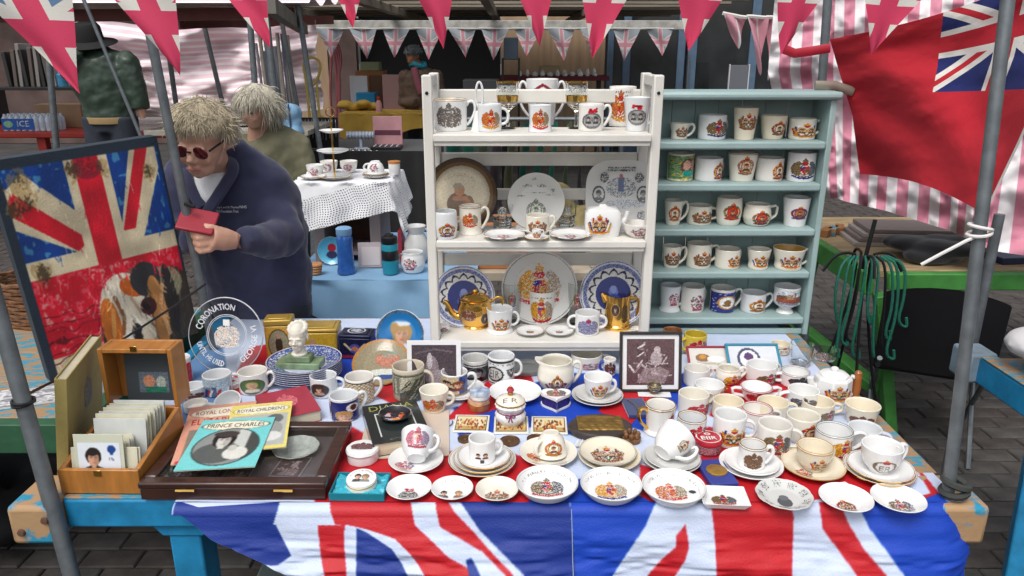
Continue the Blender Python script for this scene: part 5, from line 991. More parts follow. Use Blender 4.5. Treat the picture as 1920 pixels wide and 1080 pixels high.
# scalloped ring box and turquoise gift box with a pot lid
p = PZ(675, 876, TOP); r = .5 * 60 * zc(p) / F; t = thing('ring_box', 'white scalloped ring box with grey crest behind the turquoise gift box', 'trinket box', (p[0], p[1] + r, TOP))
mb = MB().lathe([(0, 0), (r * .95, 0), (r * .98, .004), (r * .95, .022), (0, .022)], 48); MBV = lambda V: [(x * (1 + .03 * abs(math.cos(4 * math.atan2(y, x)))), y * (1 + .03 * abs(math.cos(4 * math.atan2(y, x)))), z) for x, y, z in V]; mb.V = MBV(mb.V); mb.build('body', WHITE, t)
mb = MB().lathe([(r * 1.0, .0223), (r * 1.03, .025), (r * .97, .03), (0, .032)], 48); mb.V = MBV(mb.V); mb.build('lid', WHITE, t); painted('crest', e_mono(132, '6a4a4a'), lambda u, v: ((u - .5) * r * 1.5, (v - .4) * r * .9, .0334 - .003 * np.hypot((u - .5) * 1.5, (v - .4) * .9) ** 2), INK, t)
ce, a, lx, ly = quad_frame([(622, 932), (722, 933), (731, 880), (642, 879)], TOP + .018); a = R(-1.5); ly = .085; lx = .118; t = thing('gift_box', 'turquoise satin lined gift box lying open at the front edge', 'gift box', (ce.x - .004, ce.y, TOP), (0, 0, a)); TQ = mat('turquoise_card', (.006, .20, .27), .45, var=.12)
for nm, x0, x1, y0, y1, z0, z1 in (('base', -lx / 2, lx / 2, -ly / 2, ly / 2, 0, .003), ('wall', -lx / 2, lx / 2, -ly / 2, -ly / 2 + .003, .0032, .018), ('wall', -lx / 2, lx / 2, ly / 2 - .003, ly / 2, .0032, .018), ('wall', -lx / 2, -lx / 2 + .003, -ly / 2 + .0032, ly / 2 - .0032, .0032, .018), ('wall', lx / 2 - .003, lx / 2, -ly / 2 + .0032, ly / 2 - .0032, .0032, .018)): box(nm, x0, x1, y0, y1, z0, z1, TQ, t, .0006)
n = 40; gx, gy = np.meshgrid(np.linspace(-lx / 2 + .004, lx / 2 - .004, n), np.linspace(-ly / 2 + .004, ly / 2 - .004, n)); cvn = CV(n); gz = .005 + .011 * cvn.noise(7, 3) + .005 * cvn.noise(15, 5); me = mesh_np('satin_lining', np.stack([gx, gy, gz], -1).reshape(-1, 3), gridquads(n, n)); link('satin_lining', me, mat('turquoise_satin', (.02, .42, .55), .25, sheen=.4, var=.15), t)
t = thing('portrait_pot', 'round white lidded pot with two portraits lying in the gift box', 'trinket box', (ce.x - .001, ce.y - .001, TOP + .012), (R(6), 0, 0)); r = .033; MB().lathe([(0, 0), (r * .9, 0), (r, .004), (r * .98, .012), (r * .95, .014), (0, .014)], 36).build('body', IVORY, t); MB().lathe([(r * .97, .0142), (r * 1.0, .016), (r * .97, .020), (0, .021)], 36).build('lid', WHITE, t); MB().lathe([(r * .985, .0125), (r * 1.01, .0145), (r * .985, .0155)], 36).build('gilt_line', GOLD, t)
cv = CV(56); cv.face(.38, .55, .12, hx('3a2a24'), SKIN, hx('4a4a48')); cv.face(.64, .54, .12, hx('8a7a4a'), SKIN, hx('8a8a80'), True); cv.arctext('THE ROYAL WEDDING', .5, .5, .40, .06, -80, 80, hx('77776e')); painted('portraits', cv, lambda u, v: ((u - .5) * 2 * r * .95, (v - .5) * 2 * r * .95, .0215 - .001 * ((u - .5) ** 2 + (v - .5) ** 2) * 4), INK, t)
# tins at the back
def sqtin(px, yb, yt, w, dep, label, c, lidc, cvf, name='tea_tin', tilt=0, ang=0):
    p = PZ(px, yb, TOP); W = w * zc(p) / F; Yb = p[1]; h = PY(px, yt, Yb + dep)[2] - TOP; t = thing(name, label, 'tin', (p[0], Yb + dep / 2, TOP), (0, 0, R(ang)))
    box('body', -W / 2, W / 2, -dep / 2, dep / 2, 0, h * .86, c, t, .004); l_ = box('lid', -W / 2 - .001, W / 2 + .001, -dep / 2 - .001, dep / 2 + .001, h * .862, h, lidc, t, .004)
    box('lid_panel', -W / 2 + .012, W / 2 - .012, -dep / 2 + .012, dep / 2 - .012, h, h + .0025, lidc, l_, .002); painted('front_picture', cvf, lambda u, v: ((u - .5) * W * .9, -dep / 2 - .0006 + 0 * u, h * (.03 + .8 * v)), GLOSSP, t); return t, W, h
TINY = mat('yellow_tin', (.52, .34, .07), .3, metal=.35, var=.3, vs=12, bump=.06); TIND = mat('navy_tin', (.014, .017, .055), .3, metal=.3, var=.3, vs=18)
cv = CV(44, 60, bg=hx('c8963a')); cv.ell(.5, .5, .42, .44, hx('8f8870')); cv.ring(.5, .5, .42, .44, .05, hx('5a4a20')); cv.ell(.5, .5, .15, .22, hx('3a3026')); cv.ell(.5, .74, .08, .07, hx('b08a70')); cv.rect(.38, .46, .1, .34, hx('2a2620')); cv.rect(.54, .62, .1, .34, hx('2a2620')); cv.jit(.12, 1)
sqtin(525, 680, 588, 50, .06, 'tall gold tin with standing figure in an oval, behind the plate stack', TINY, TINY, cv, ang=6)
cv = CV(60, 44, bg=hx('b9952f')); cv.rect(.3, .52, 0, .5, hx('28242a')); cv.ell(.41, .62, .09, .16, hx('b08a6c')); cv.jit(.12, 2)
sqtin(594, 668, 600, 78, .085, 'wide yellow tin behind the small marble bust', TINY, TINY, cv, ang=3)
cv = CV(48, 48, bg=hx('1a1c38')); cv.ell(.5, .5, .2, .25, hx('4a4a8c')); cv.ell(.5, .5, .1, .12, hx('b06a3a')); cv.line([(.15, .75), (.35, .45)], .04, hx('b8a878')); cv.line([(.85, .75), (.65, .45)], .04, hx('b8a878')); cv.rect(0, 1, 0, .16, hx('8a2028')); cv.jit(.2, 3)
t, W, h = sqtin(668, 673, 614, 60, .068, 'dark navy tin with silver emblem on its lid', TIND, TIND, cv, ang=-4); cv = CV(40); cv.ring(.5, .5, .44, .44, .08, hx('b8bcc8')); cv.put((cv.mell(.5, .5, .3, .3) < 1) & (np.random.RandomState(1).rand(40, 40) < .6), hx('9aa0b0')); painted('lid_emblem', cv, lambda u, v: ((u - .5) * W * .6, (v - .5) * .05, h + .0033 + 0 * u), GLOSSP, t)
# blue portrait plate leaning against the shelf upright
cv = CV(80); q = np.hypot(cv.X - .5, cv.Y - .5) * 2; cv.put(q < 1, hx('2478b8')); cv.put(q > .90, hx('7a90a0')); cv.put((q > .9) & (np.random.RandomState(3).rand(80, 80) < .5), hx('2a4a70')); cv.face(.52, .5, .20, hx('b08a50'), SKIN, hx('e0e4ea'), True); cv.ell(.5, .72, .2, .05, hx('d8dce4')); cv.ell(.36, .62, .09, .12, hx('b08a50')); cv.blur(2); cv.a[q > 1] = 0
lean('round blue portrait plate leaning against the white shelf upright', 752, 620, 92, TOP, 2.17, cv, 18, WHITE, .012, pmat=GLOSSP, tilt=-6)
# brown landscape plate lying under the mugs
cv = CV(90); q = np.hypot(cv.X - .5, cv.Y - .5) * 2; cv.put(q < 1, hx('8f8468')); cv.put(q > .93, hx('b07a3a')); cv.ell(.6, .6, .22, .16, hx('a86a58')); cv.ell(.62, .72, .14, .08, hx('7c8a78')); cv.ell(.6, .32, .3, .08, hx('c8ccc0')); cv.ell(.62, .22, .2, .06, hx('2c4a86')); cv.put((cv.mell(.6, .6, .2, .14) < 1) & (np.random.RandomState(3).rand(90, 90) < .4), hx('c88a70')); cv.jit(.1, 2)
lean('brown rimmed picture plate propped up behind the castle mug', 714, 700, 108, TOP, 2.02, cv, 60, mat('brown_ware', (.30, .19, .10), .3, coat=.3), .014, pmat=GLOSSP)
# dark oval tray
p = PZ(985, 708, TOP); o = MB().lathe([(0, 0), (.9, 0), (1, .012), (.99, .015), (.88, .005), (0, .005)], 40, Matrix.Diagonal((.072, .05, 1, 1))).build('grey_tray', mat('grey_tray', (.20, .21, .20), .35, coat=.2, var=.15), None, (p[0], p[1] + .052, TOP)); tag(o, 'grey oval tray lying under the white shelf unit', 'tray')
# engraved glass plate
FROST = mat('frosted_glass', (.80, .82, .86), .5, var=.2, vs=40); r = .5 * 142 * zc((0, 2.06, .86)) / F; x = (430 - 960) / F * zc((0, 2.06, .86)); an = 14
t = thing('glass_plate', 'round clear glass coronation plate with frosted lettering standing upright', 'glass plate', (x, 2.06, TOP + r * math.cos(R(an))), (R(90 - an), 0, R(-4)))
prof, fz = plate_prof(r, .012, .55, .0035); MB().lathe(prof, 56).build('body', GLASS, t); MB().lathe([(r * .985, .0172), (r * 1.01, .0150), (r * .99, .013)], 56).build('rim', FROST, t)
for q in (.50, .54): MB().tube([(r * q * math.cos(b), r * q * math.sin(b), fz(r * q) + .0008) for b in np.linspace(0, 2 * math.pi, 49)], .0009, 5).build('ring', FROST, t)
cv = CV(170); cv.arctext('CORONATION', .5, .5, .385, .085, -78, 18, hx('d8dce4')); cv.arctext('GEORGE VI', .5, .5, .385, .085, 150, 70, hx('d8dce4'), True); cv.arctext('UNTIL HE USED', .5, .5, .385, .07, -105, -175, hx('c8ccd4'), True); e = e_mono(133, 'b8a898', 44, 1.0); cv2 = on_plate(e, .36, 170); k = cv2.a > .5; cv.a[k] = 1; cv.c[k] = cv2.c[k]
painted('engraving', cv, lambda u, v: ((u - .5) * 2 * r * .98, (v - .5) * 2 * r * .98, fz(np.minimum(np.hypot((u - .5) * 2 * r * .98, (v - .5) * 2 * r * .98), r)) + .001), FROST if False else PAPER, t); box('price_sticker', -.012, .008, .028, .046, .0062, .0068, mat('sticker', (.8, .8, .78), .6), t, .0002)
# plate stand hook
o = MB().tube(smooth([(.03, 0, .002), (.05, -.01, .004), (.062, -.012, .02), (.058, -.012, .04)], 2), .004, 8).build('plate_stand', mat('dark_wood', (.10, .055, .03), .5, var=.3), None, (x + .05, 2.02, TOP + .001)); tag(o, 'curved wooden plate stand foot in front of the glass plate', 'plate stand')

# ------------------------------------------------------------------ picture cards and frames
def standing(label, name, cat, px0, px1, yb, yt, m_frame, cvp, mat_in, lean_=12, z=TOP, dep=.012, fw=.008, mount=None, Y=None, ang=0):
    p = PZ((px0 + px1) / 2, yb, z) if Y is None else np.array([(0), Y, z]); Yb = p[1]; W = (px1 - px0) * zc((0, Yb, z + .05)) / F; x = ((px0 + px1) / 2 - 960) / F * zc((0, Yb, z + .05)); H = (PY(960, yt, Yb + .02)[2] - z) / math.cos(R(lean_))
    t = thing(name, label, cat, (x, Yb, z + .0006), (R(-lean_), 0, R(ang)))
    if fw:
        for nm, x0, x1, z0, z1 in (('frame_bar', -W / 2, W / 2, 0, fw), ('frame_bar', -W / 2, W / 2, H - fw, H), ('frame_bar', -W / 2, -W / 2 + fw, fw + .0003, H - fw - .0003), ('frame_bar', W / 2 - fw, W / 2, fw + .0003, H - fw - .0003)): box(nm, x0, x1, 0, dep, z0, z1, m_frame, t, .001)
    box('mount', -W / 2 + fw, W / 2 - fw, dep * .4, dep * .9, fw, H - fw, mount or mat('white_card', (.76, .76, .77), .5, var=.03), t, .0003)
    b = mat_in; painted('picture', cvp, lambda u, v: ((u - .5) * (W - 2 * fw - 2 * b), dep * .4 - .0008 + 0 * u, fw + b + v * (H - 2 * fw - 2 * b)), GLOSSP, t); return t
def sepia(seed, n=70):
    cv = CV(n, n, bg=hx('5a4044')); r = np.random.RandomState(seed)
    for i in range(46): a = r.rand(2) * [.7, .7] + .15; cv.line([tuple(a), tuple(a + r.uniform(-.16, .16, 2))], r.uniform(.006, .02), (hx('b8a8a8'), hx('8a7478'), hx('d0c4c4'), hx('3a2a2e'))[r.randint(4)])
    cv.ell(.62, .58, .12, .16, hx('a8989a')); cv.ell(.64, .76, .07, .08, hx('c0b0b0')); cv.poly([(.2, .05), (.35, .35), (.7, .4), (.9, .3), (.8, .03)], hx('9a8688'), .7); return cv.jit(.25, seed)
standing('black framed sepia photograph with white mount beside the white mugs', 'framed_photograph', 'picture frame', 1163, 1280, 736, 628, mat('black_frame', (.03, .024, .024), .35, var=.2), sepia(5), .012, 14)
cv = CV(60, 70, bg=hx('4c4248')); rr_ = np.random.RandomState(2); cv.ell(.45, .35, .16, .4, hx('8a7c84')); cv.ell(.4, .62, .06, .2, hx('b8b0b4')); cv.ell(.6, .2, .22, .22, hx('9a8e96')); cv.line([(.1, .8), (.5, .9), (.9, .84)], .02, hx('6a5e64')); cv.jit(.22, 1)
standing('loose black and white photograph with broad white border behind castle mug', 'photo_print', 'photograph', 763, 864, 735, 640, WHITE, cv, .013, 10, fw=0, dep=.003, mount=mat('photo_paper', (.78, .78, .80), .35))
# small silver pot and card before the frame
p = PZ(1228, 742, TOP); o = box('white_card', -.045, .045, -.02, .02, 0, .0015, MATS['white_card'], None, .0003, (p[0], p[1] + .012, TOP), (0, 0, R(-4))); tag(o, 'blank white card lying before the sepia photograph', 'card')
t = thing('silver_salt', 'tiny ornate silver salt pot on a card before sepia photograph', 'salt pot', (p[0], p[1] + .014, TOP + .0016)); SIL = mat('tarnished_silver', (.45, .40, .28), .25, metal=.9, var=.4, vs=60); MB().lathe([(0, 0), (.012, 0), (.013, .003), (.009, .006), (.018, .014), (.019, .022), (.017, .026), (.016, .026), (.016, .02), (0, .012)], 24).build('bowl', SIL, t); MB().tube([(.0185 * math.cos(b), .0185 * math.sin(b), .018) for b in np.linspace(0, 2 * math.pi, 25)], .0018, 6).build('beading', SIL, t)
# spoon in a blue case
ce, a, lx, ly = quad_frame([(1178, 792), (1232, 790), (1232, 742), (1172, 745)], TOP + .008); t = thing('spoon_case', 'navy blue spoon case lying open beside the oval plaque', 'case', (ce.x - .014, ce.y + .01, TOP), (0, 0, R(4))); box('tray', -.03, .03, -.05, .05, 0, .01, mat('navy_velvet', (.012, .03, .13), .8, sheen=.5, var=.2), t, .002)
t2 = thing('souvenir_spoon', 'silver souvenir spoon in the navy blue case', 'spoon', (ce.x - .018, ce.y + .012, TOP + .0105), (0, 0, R(24))); MB().ball((0, -.026, .003), (.008, .012, .0025), 14).build('bowl', SIL, t2); MB().tube([(0, -.014, .003), (0, .01, .003), (0, .034, .003)], [.002, .0014, .0022], 8).build('stem', SIL, t2)
# things behind the mug crowd
tm(1303, 668, 618, 44, 'yellow glazed jug with flag crest behind the red frame', 'barrel', mat('yellow_glaze', (.62, .47, .05), .2, coat=.4, var=.1), ((200, 'c'),), e_arms(141, 'red'), -80, 1.5, .1, .8, name='yellow_jug', cat='jug')
tm(1261, 650, 612, 36, 'brown patterned pot between sepia photograph and white upright', 'straight', mat('brown_pot', (.40, .17, .07), .3, coat=.3, var=.5, vs=60), None, None, name='pot', cat='pot')
tm(1464, 668, 637, 34, 'cream mug with faint gold lettering beside the glass tumblers', 'straight', CREAM, None, e_cypher(142, '8a6a3a'), -80, 1.5, .1, .8)
tumbler(1502, 690, 636, 42, 'tall clear glass tankard behind the dotted rim mug', TOP, 'plain glasses behind the mugs', ink=None); tumbler(1548, 680, 646, 44, 'short clear tumbler behind the faceted coffee pot', TOP, 'plain glasses behind the mugs', ink=None)
cv = CV(90, 40, bg=hx('b4b6b4')); cv.text('THE HOUSE OF ROYALTY', .5, .72, .7, .1, hx('7a7c80')); cv.text('SOUVENIR OF CORONATION', .5, .5, .66, .08, hx('8a8c90')); cv.ell(.72, .2, .08, .16, hx('8a8a8c')); cv.ell(.4, .15, .12, .1, hx('9a9c9e')); cv.jit(.04, 1)
standing('grey printed card leaning inside the cabinet foot', 'souvenir_card', 'card', 1328, 1440, 668, 628, WHITE, cv, .001, 16, fw=0, dep=.003, mount=mat('grey_card', (.42, .43, .43), .5), Y=2.36)
cv = CV(50, 30, bg=hx('d8d4cc')); cv.ell(.35, .55, .2, .2, hx('8a6a4a')); cv.ell(.72, .5, .25, .14, hx('f0ece4')); cv.ell(.35, .6, .1, .1, hx('c88a3a')); cv.line([(.2, .3), (.8, .25)], .05, hx('b8b0a0'))
standing('crimson framed little picture behind the plain white mug', 'crimson_picture', 'picture frame', 1296, 1374, 696, 660, mat('crimson_frame', (.30, .012, .03), .35, coat=.3), cv, .002, 52, fw=.006)
cv = CV(50, 30, bg=hx('d4d8dc')); cv.ell(.4, .5, .22, .4, hx('e8e8ea')); cv.ring(.4, .5, .22, .4, .12, hx('4a4a6a')); cv.ell(.4, .6, .1, .16, hx('5a3a6a'))
standing('teal framed picture tilted behind the unicorn mug', 'teal_picture', 'picture frame', 1372, 1474, 702, 658, mat('teal_frame', (.02, .22, .34), .35, coat=.3), cv, .002, 50, fw=.007)
# price tag
p = PZ(1590, 918, TOP); o = box('price_tag', -.012, .012, -.016, .016, 0, .0008, MATS['white_card'], None, .0002, (p[0], p[1] + .01, TOP + .002), (0, R(3), R(20))); tag(o, 'small white price tag lying beside the cream saucer', 'price tag')
# small badges on the left
p = PZ(439, 730, TOP); t = thing('button_badge', 'round white button badge propped between city mug and portrait mug', 'badge', (p[0], p[1] + .006, TOP + .0165), (R(76), 0, R(10))); MB().lathe([(0, 0), (.0165, 0), (.0175, .002), (.015, .004), (0, .0055)], 28).build('face', WHITE, t); e = e_red(143, 30); painted('print', e_cypher(144, 'a03040', 30), lambda u, v: ((u - .5) * .026, (v - .5) * .026, .0058 - 12 * (((u - .5) * .026) ** 2 + ((v - .5) * .026) ** 2)), INK, t)
t = mug(0, 0, 0, 0, 'white dish with red maple leaf print tipped up behind booklets', 'cup', WHITE, None, (e_red(145, 36), -90, .7, .3, .85), name='bowl', cat='bowl', loc=(*PZ(437, 775, TOP)[:2], TOP + .02), dims=(.036, .04), rot=(R(30), 0, R(-10))); settle(TOP, t)

# ------------------------------------------------------------------ books and booklets
def slab(name, label, cat, pts, z0, th, m, cvp=None, pm=None, tilt=(0, 0), zt=None, grp=None):
    ce, a, lx, ly = quad_frame(pts, z0 + th); t = thing(name, label, cat, (ce.x, ce.y, z0), (tilt[0], tilt[1], a), grp); box('block' if th > .006 else 'pages', -lx / 2 + (.003 if th > .006 else .0006), lx / 2 - (.003 if th > .006 else .0006), -ly / 2 + (.003 if th > .006 else .0006), ly / 2 - (.003 if th > .006 else .0006), .0004, th - .0004 if th < .006 else th - .002, mat('page_edges', (.66, .58, .42), .7, var=.25, vs=300, stretch=(.02, .02, 1)), t, .0002)
    if th > .006: box('cover', -lx / 2, lx / 2, -ly / 2, ly / 2, th - .0018, th, m, t, .0005); box('back_cover', -lx / 2, lx / 2, -ly / 2, ly / 2, 0, .0003, m, t, 0); box('spine', -lx / 2 - .001, -lx / 2 + .002, -ly / 2, ly / 2, .0005, th - .002, m, t, .0004)
    else: box('cover', -lx / 2, lx / 2, -ly / 2, ly / 2, th - .0003, th, m, t, 0)
    if cvp is not None: painted('cover_print', cvp, lambda u, v: ((u - .5) * lx, (v - .5) * ly, th + .0004 + 0 * u), pm or GLOSSP, t)
    return t, lx, ly
# glass topped display case
CASEZ = .042; MAHOG = mat('mahogany', (.050, .018, .012), .3, coat=.5, var=.45, vs=14, stretch=(1, 8, 1), bump=.06)
ce, a, lx, ly = quad_frame([(263, 905), (600, 905), (664, 790), (356, 790)], TOP + CASEZ); t = thing('display_case', 'mahogany display case with glass lid and brass hinges under the booklets', 'display case', (ce.x, ce.y, TOP), (0, 0, a)); CASE = (ce.x, ce.y, a, lx, ly)
hx2, hy2 = lx / 2, ly / 2; fwid = .026
for nm, x0, x1, y0, y1 in (('side', -hx2, hx2, -hy2, -hy2 + .012), ('side', -hx2, hx2, hy2 - .012, hy2), ('side', -hx2, -hx2 + .012, -hy2 + .0122, hy2 - .0122), ('side', hx2 - .012, hx2, -hy2 + .0122, hy2 - .0122)): box(nm, x0, x1, y0, y1, 0, .026, MAHOG, t, .001)
box('base', -hx2 + .0122, hx2 - .0122, -hy2 + .0122, hy2 - .0122, .001, .006, mat('case_lining', (.16, .13, .14), .8, var=.3, vs=20), t, 0)
for nm, x0, x1, y0, y1 in (('lid_frame', -hx2 - .003, hx2 + .003, -hy2 - .003, -hy2 + fwid), ('lid_frame', -hx2 - .003, hx2 + .003, hy2 - fwid, hy2 + .003), ('lid_frame', -hx2 - .003, -hx2 + fwid, -hy2 + fwid + .0003, hy2 - fwid - .0003), ('lid_frame', hx2 - fwid, hx2 + .003, -hy2 + fwid + .0003, hy2 - fwid - .0003)): box(nm, x0, x1, y0, y1, .0265, CASEZ, MAHOG, t, .004)
box('glass_lid', -hx2 + fwid - .003, hx2 - fwid + .003, -hy2 + fwid - .003, hy2 - fwid + .003, .034, .0365, GLASS, t, 0)
for x in (-.25, .28): MB().tube([(x * lx - .02, -hy2 - .005, .0255), (x * lx + .02, -hy2 - .005, .0255)], .003, 8).build('hinge', GOLD, t)
M_ = Matrix.Translation((CASE[0], CASE[1], TOP)) @ Matrix.Rotation(a, 4, 'Z')
def incase(x, y, z=.0065): return tuple(M_ @ Vector((x, y, z)))
for i, (x, y, w_, h_, lb) in enumerate([(.09, -.02, .07, .09, 'grey photograph card lying inside the display case near its corner'), (-.02, -.06, .06, .06, 'dark photograph lying at the front inside the display case'), (-.09, -.03, .05, .08, 'pale striped card lying inside the display case under booklets')]):
    o = thing('case_card', lb, 'card', incase(x, y), (0, 0, a + .1 * (i - 1))); box('card', -w_ / 2, w_ / 2, -h_ / 2, h_ / 2, 0, .002, mat('card_grey', (.30, .30, .32), .5), o, .0003); painted('picture', sepia(20 + i, 34), lambda u, v: ((u - .5) * w_ * .9, (v - .5) * h_ * .9, .0026 + 0 * u), PAPER, o)
plate('pale pressed glass dish inside the display case beside the yellow booklet', .052, .012, None, m=mat('pressed_glass', (.70, .74, .70), .25, coat=.4, var=.3, vs=60, bump=.4, bs=90), loc=incase(.085, .045), name='dish', cat='dish', scal=10)
# booklets on the glass
def booklet_cover(bg, border, title, seed, kind, n=96, ny=118):
    cv = CV(n, ny, bg=hx(bg), asp=1.2); cv.ell(.5, .855, .46, .095, hx('f0ead2')); cv.ring(.5, .855, .46, .095, .025, hx(border)); None
    if kind == 1:
        cv.ell(.5, .42, .42, .36, hx('8f9490')); m = cv.mell(.5, .42, .42, .36) >= 1; s0 = cv.c.copy(); cv.rect(.6, .75, .3, .8, hx('c8ccc6')); cv.rect(.76, .95, .1, .8, hx('4a4e4c')); cv.ell(.42, .30, .30, .20, hx('5c605e')); cv.face(.44, .54, .14, hx('1c1e1e'), hx('d4d4cc'), hx('5c605e'), True); cv.ell(.44, .67, .17, .06, hx('3a3c3c')); cv.ell(.66, .28, .16, .12, hx('dcdcd4')); cv.ell(.6, .38, .06, .06, hx('c4c4ba'))
        cv.c[m] = s0[m]; cv.ring(.5, .42, .42, .36, .025, hx('3c5050'))
    if kind == 2: cv.rect(.05, .95, .06, .74, hx('b8bab6')); cv.ell(.75, .62, .14, .1, hx('6a6c6a')); cv.ell(.6, .4, .3, .2, hx('9c9e9a')); cv.ell(.7, .25, .2, .1, hx('dcdcd8'))
    if kind == 0: cv.rect(.1, .9, .05, .55, hx('8a8074')); cv.rect(.05, .95, .0, .05, hx('c83848'))
    return cv.blur(1).jit(.04, seed)
TINK = mat('title_ink', (.02, .018, .016), .5); TRED = mat('title_red', (.40, .02, .03), .5)
def title(r_, txt, y, w_, h_, m, th): t_, lx_, ly_ = r_; text_mesh('title', txt, lx_ * w_, ly_ * h_, m, t_, lambda x, yy: (x, ly_ * y + yy, th + .0009))
zt = TOP + CASEZ + .0003
bk1 = slab('booklet', 'pink and cream royal London booklet mostly covered by the turquoise booklet', 'booklet', [(326, 868), (468, 858), (477, 750), (352, 768)], zt, .003, mat('pink_cover', (.62, .30, .26), .5), booklet_cover('e0a088', 'a06a50', 'ROYAL LONDON', 1, 0))
bk2 = slab('booklet', 'yellow royal children booklet between the pink and turquoise ones', 'booklet', [(432, 848), (545, 836), (541, 753), (416, 764)], zt + .0032, .003, mat('yellow_cover', (.70, .58, .22), .5), booklet_cover('e8d878', 'b09a40', "ROYAL CHILDREN'S", 2, 2))
bk3 = slab('booklet', 'turquoise prince booklet with grey oval photograph on top of the others', 'booklet', [(338, 884), (490, 872), (506, 784), (370, 788)], zt + .0064, .003, mat('turquoise_cover', (.12, .55, .58), .45), booklet_cover('7ad2d2', '4a5a58', 'PRINCE CHARLES', 3, 1))
title(bk1, 'ROYAL LONDON', .355, .76, .075, TRED, .003); title(bk1, 'ELIZABETH', .19, .8, .10, TRED, .003); title(bk2, "ROYAL CHILDREN'S", .355, .78, .075, TINK, .003); title(bk3, 'PRINCE CHARLES', .355, .78, .085, TINK, .003)
# red book
RB = mat('crimson_cloth_board', (.36, .035, .06), .6, var=.12, vs=30, bump=.2, bs=300)
t, lx, ly = slab('crimson_book', 'crimson cloth bound book with embossed crest behind the booklets', 'book', [(502, 789), (617, 766), (560, 724), (478, 742)], TOP, .03, RB)
cv = e_mono(146, 'c0606a', 44, .5); painted('embossing', cv, lambda u, v: ((u - .5) * lx * .4, (v - .35) * ly * .5, .0305 + 0 * u), PAPER, t)
# black book with brooch dish, on a pale album
ce, a, lx, ly = quad_frame([(686, 857), (838, 855), (846, 766), (676, 776)], TOP + .004); o = thing('pale_album', 'thin pale card folder lying beneath the black book', 'folder', (ce.x, ce.y, TOP), (0, 0, a)); box('card', -lx / 2, lx / 2, -ly / 2, ly / 2, 0, .0038, mat('pale_card', (.62, .52, .43), .6, var=.1), o, .0006)
t, lx, ly = slab('black_book', 'thick black dust jacketed book with gold title', 'book', [(699, 834), (813, 816), (776, 749), (680, 762)], TOP + .004, .034, mat('black_jacket', (.018, .020, .020), .25, coat=.4), (lambda o: (o.rect(.16, .84, .14, .74, hx('d0d2ce')), o.rect(.19, .81, .0, .71, hx('2a3030')), o, o.rect(.1, .9, .785, .795, hx('4a5a4a')), o.text('HER TRUE STORY', .5, .06, .4, .035, hx('6a6a68')), o)[5])(CV(90, 110, bg=hx('1d2323'))))
title((t, lx, ly), 'DIANA', .38, .8, .13, mat('title_gold', (.30, .30, .07), .4), .034)
p = PZ(737, 795, TOP + .039); r = .5 * 62 * zc(p) / F; cv = CV(50); q = np.hypot(cv.X - .5, cv.Y - .5) * 2; cv.put(q < 1, hx('1c181c')); rr_ = np.random.RandomState(6)
for k in range(30): b = rr_.rand() * 6.28; d = rr_.rand() ** .6 * .33; cv.ell(.5 + d * math.cos(b), .46 + d * .9 * math.sin(b), .07, .06, (hx('c84a20'), hx('d88a3a'), hx('c0b0b8'), hx('a02a20'), hx('3a3040'))[rr_.randint(5)])
plate('little black trinket dish with orange floral inside lying on the black book', r, .010, cv, .7, mat('black_glaze', (.015, .012, .014), .12, coat=.5), (p[0], p[1] + r * .8, TOP + .0385), name='dish', cat='dish')
o = thing('wire_glasses', 'small wire clip lying beside the parade coaster', 'clip', (*PZ(842, 800, TOP)[:2], TOP + .0015), (0, 0, R(70))); MB().tube(smooth([(-.03, 0, 0), (-.01, .006, 0), (.01, -.004, 0), (.03, .004, 0)], 2), .0014, 6).build('wire', STEEL, o)
# wooden stamp box
WD2 = mat('honey_wood', (.42, .17, .035), .38, coat=.25, var=.28, vs=9, stretch=(6, 1, 1), bump=.05)
p = PZ(187, 926, TOP); W = 152 * zc(p) / F; x0 = p[0]; Y0 = p[1]; t = thing('stamp_box', 'honey coloured wooden box with open lid full of stamp cards', 'wooden box', (x0 + .004, Y0, TOP), (0, 0, R(-1)))
Dp = .225; Hh = .075; w2 = W / 2; th = .011
sl = lambda y: Hh + 0 * y
box('front', -w2, w2, 0, th, 0, .058, WD2, t, .002)
box('base', -w2 + .0005, w2 - .0005, th + .0003, Dp - th - .0003, 0, .008, WD2, t, .001); box('back', -w2, w2, Dp - th, Dp, 0, .10, WD2, t, .002)
for sx in (-1, 1): MB().prism([(th + .0003, .0), (Dp - th - .0003, 0), (Dp - th - .0003, .10), (th + .0003, .058)], 0, th, Matrix.Translation((sx * (w2 - th / 2) - th / 2, 0, 0)) @ Matrix(((0, 0, 1, 0), (1, 0, 0, 0), (0, 1, 0, 0), (0, 0, 0, 1)))).build('side', WD2, t, bevel=.0015)
LH = .148; yb_ = Dp - .055; ld = D.objects.new('lid', None)
lid = box('lid', -w2, w2, Dp + .044, Dp + .055, .1005, .1 + LH, WD2, t, .002)
box('lid_side', -w2, -w2 + th, Dp - .012 + .001, Dp + .0437, .1008, .1 + LH, WD2, lid, .002); box('lid_side', w2 - th, w2, Dp - .011, Dp + .0437, .1008, .1 + LH, WD2, lid, .002); box('lid_top', -w2 + th + .0003, w2 - th - .0003, Dp - .011, Dp + .0437, .1 + LH - th, .1 + LH, WD2, lid, .002)
box('clasp', -.008, .008, Dp - .0125, Dp - .0112, .1 + LH - .006, .1 + LH + .008, GOLD, lid, .0005); box('clasp', -.008, .008, -.002, 0 - .0003, .044, .058, GOLD, t, .0005)
BX = Matrix.Translation(t.location) @ Matrix.Rotation(R(-1), 4, 'Z'); CARDM = mat('stamp_card', (.62, .60, .46), .5, var=.12, vs=30); SLEEVE = mat('sleeve_card', (.60, .62, .60), .3, coat=.3, var=.1, vs=30)
SCG = 'stamp cards filed in the wooden box'; yy = .032
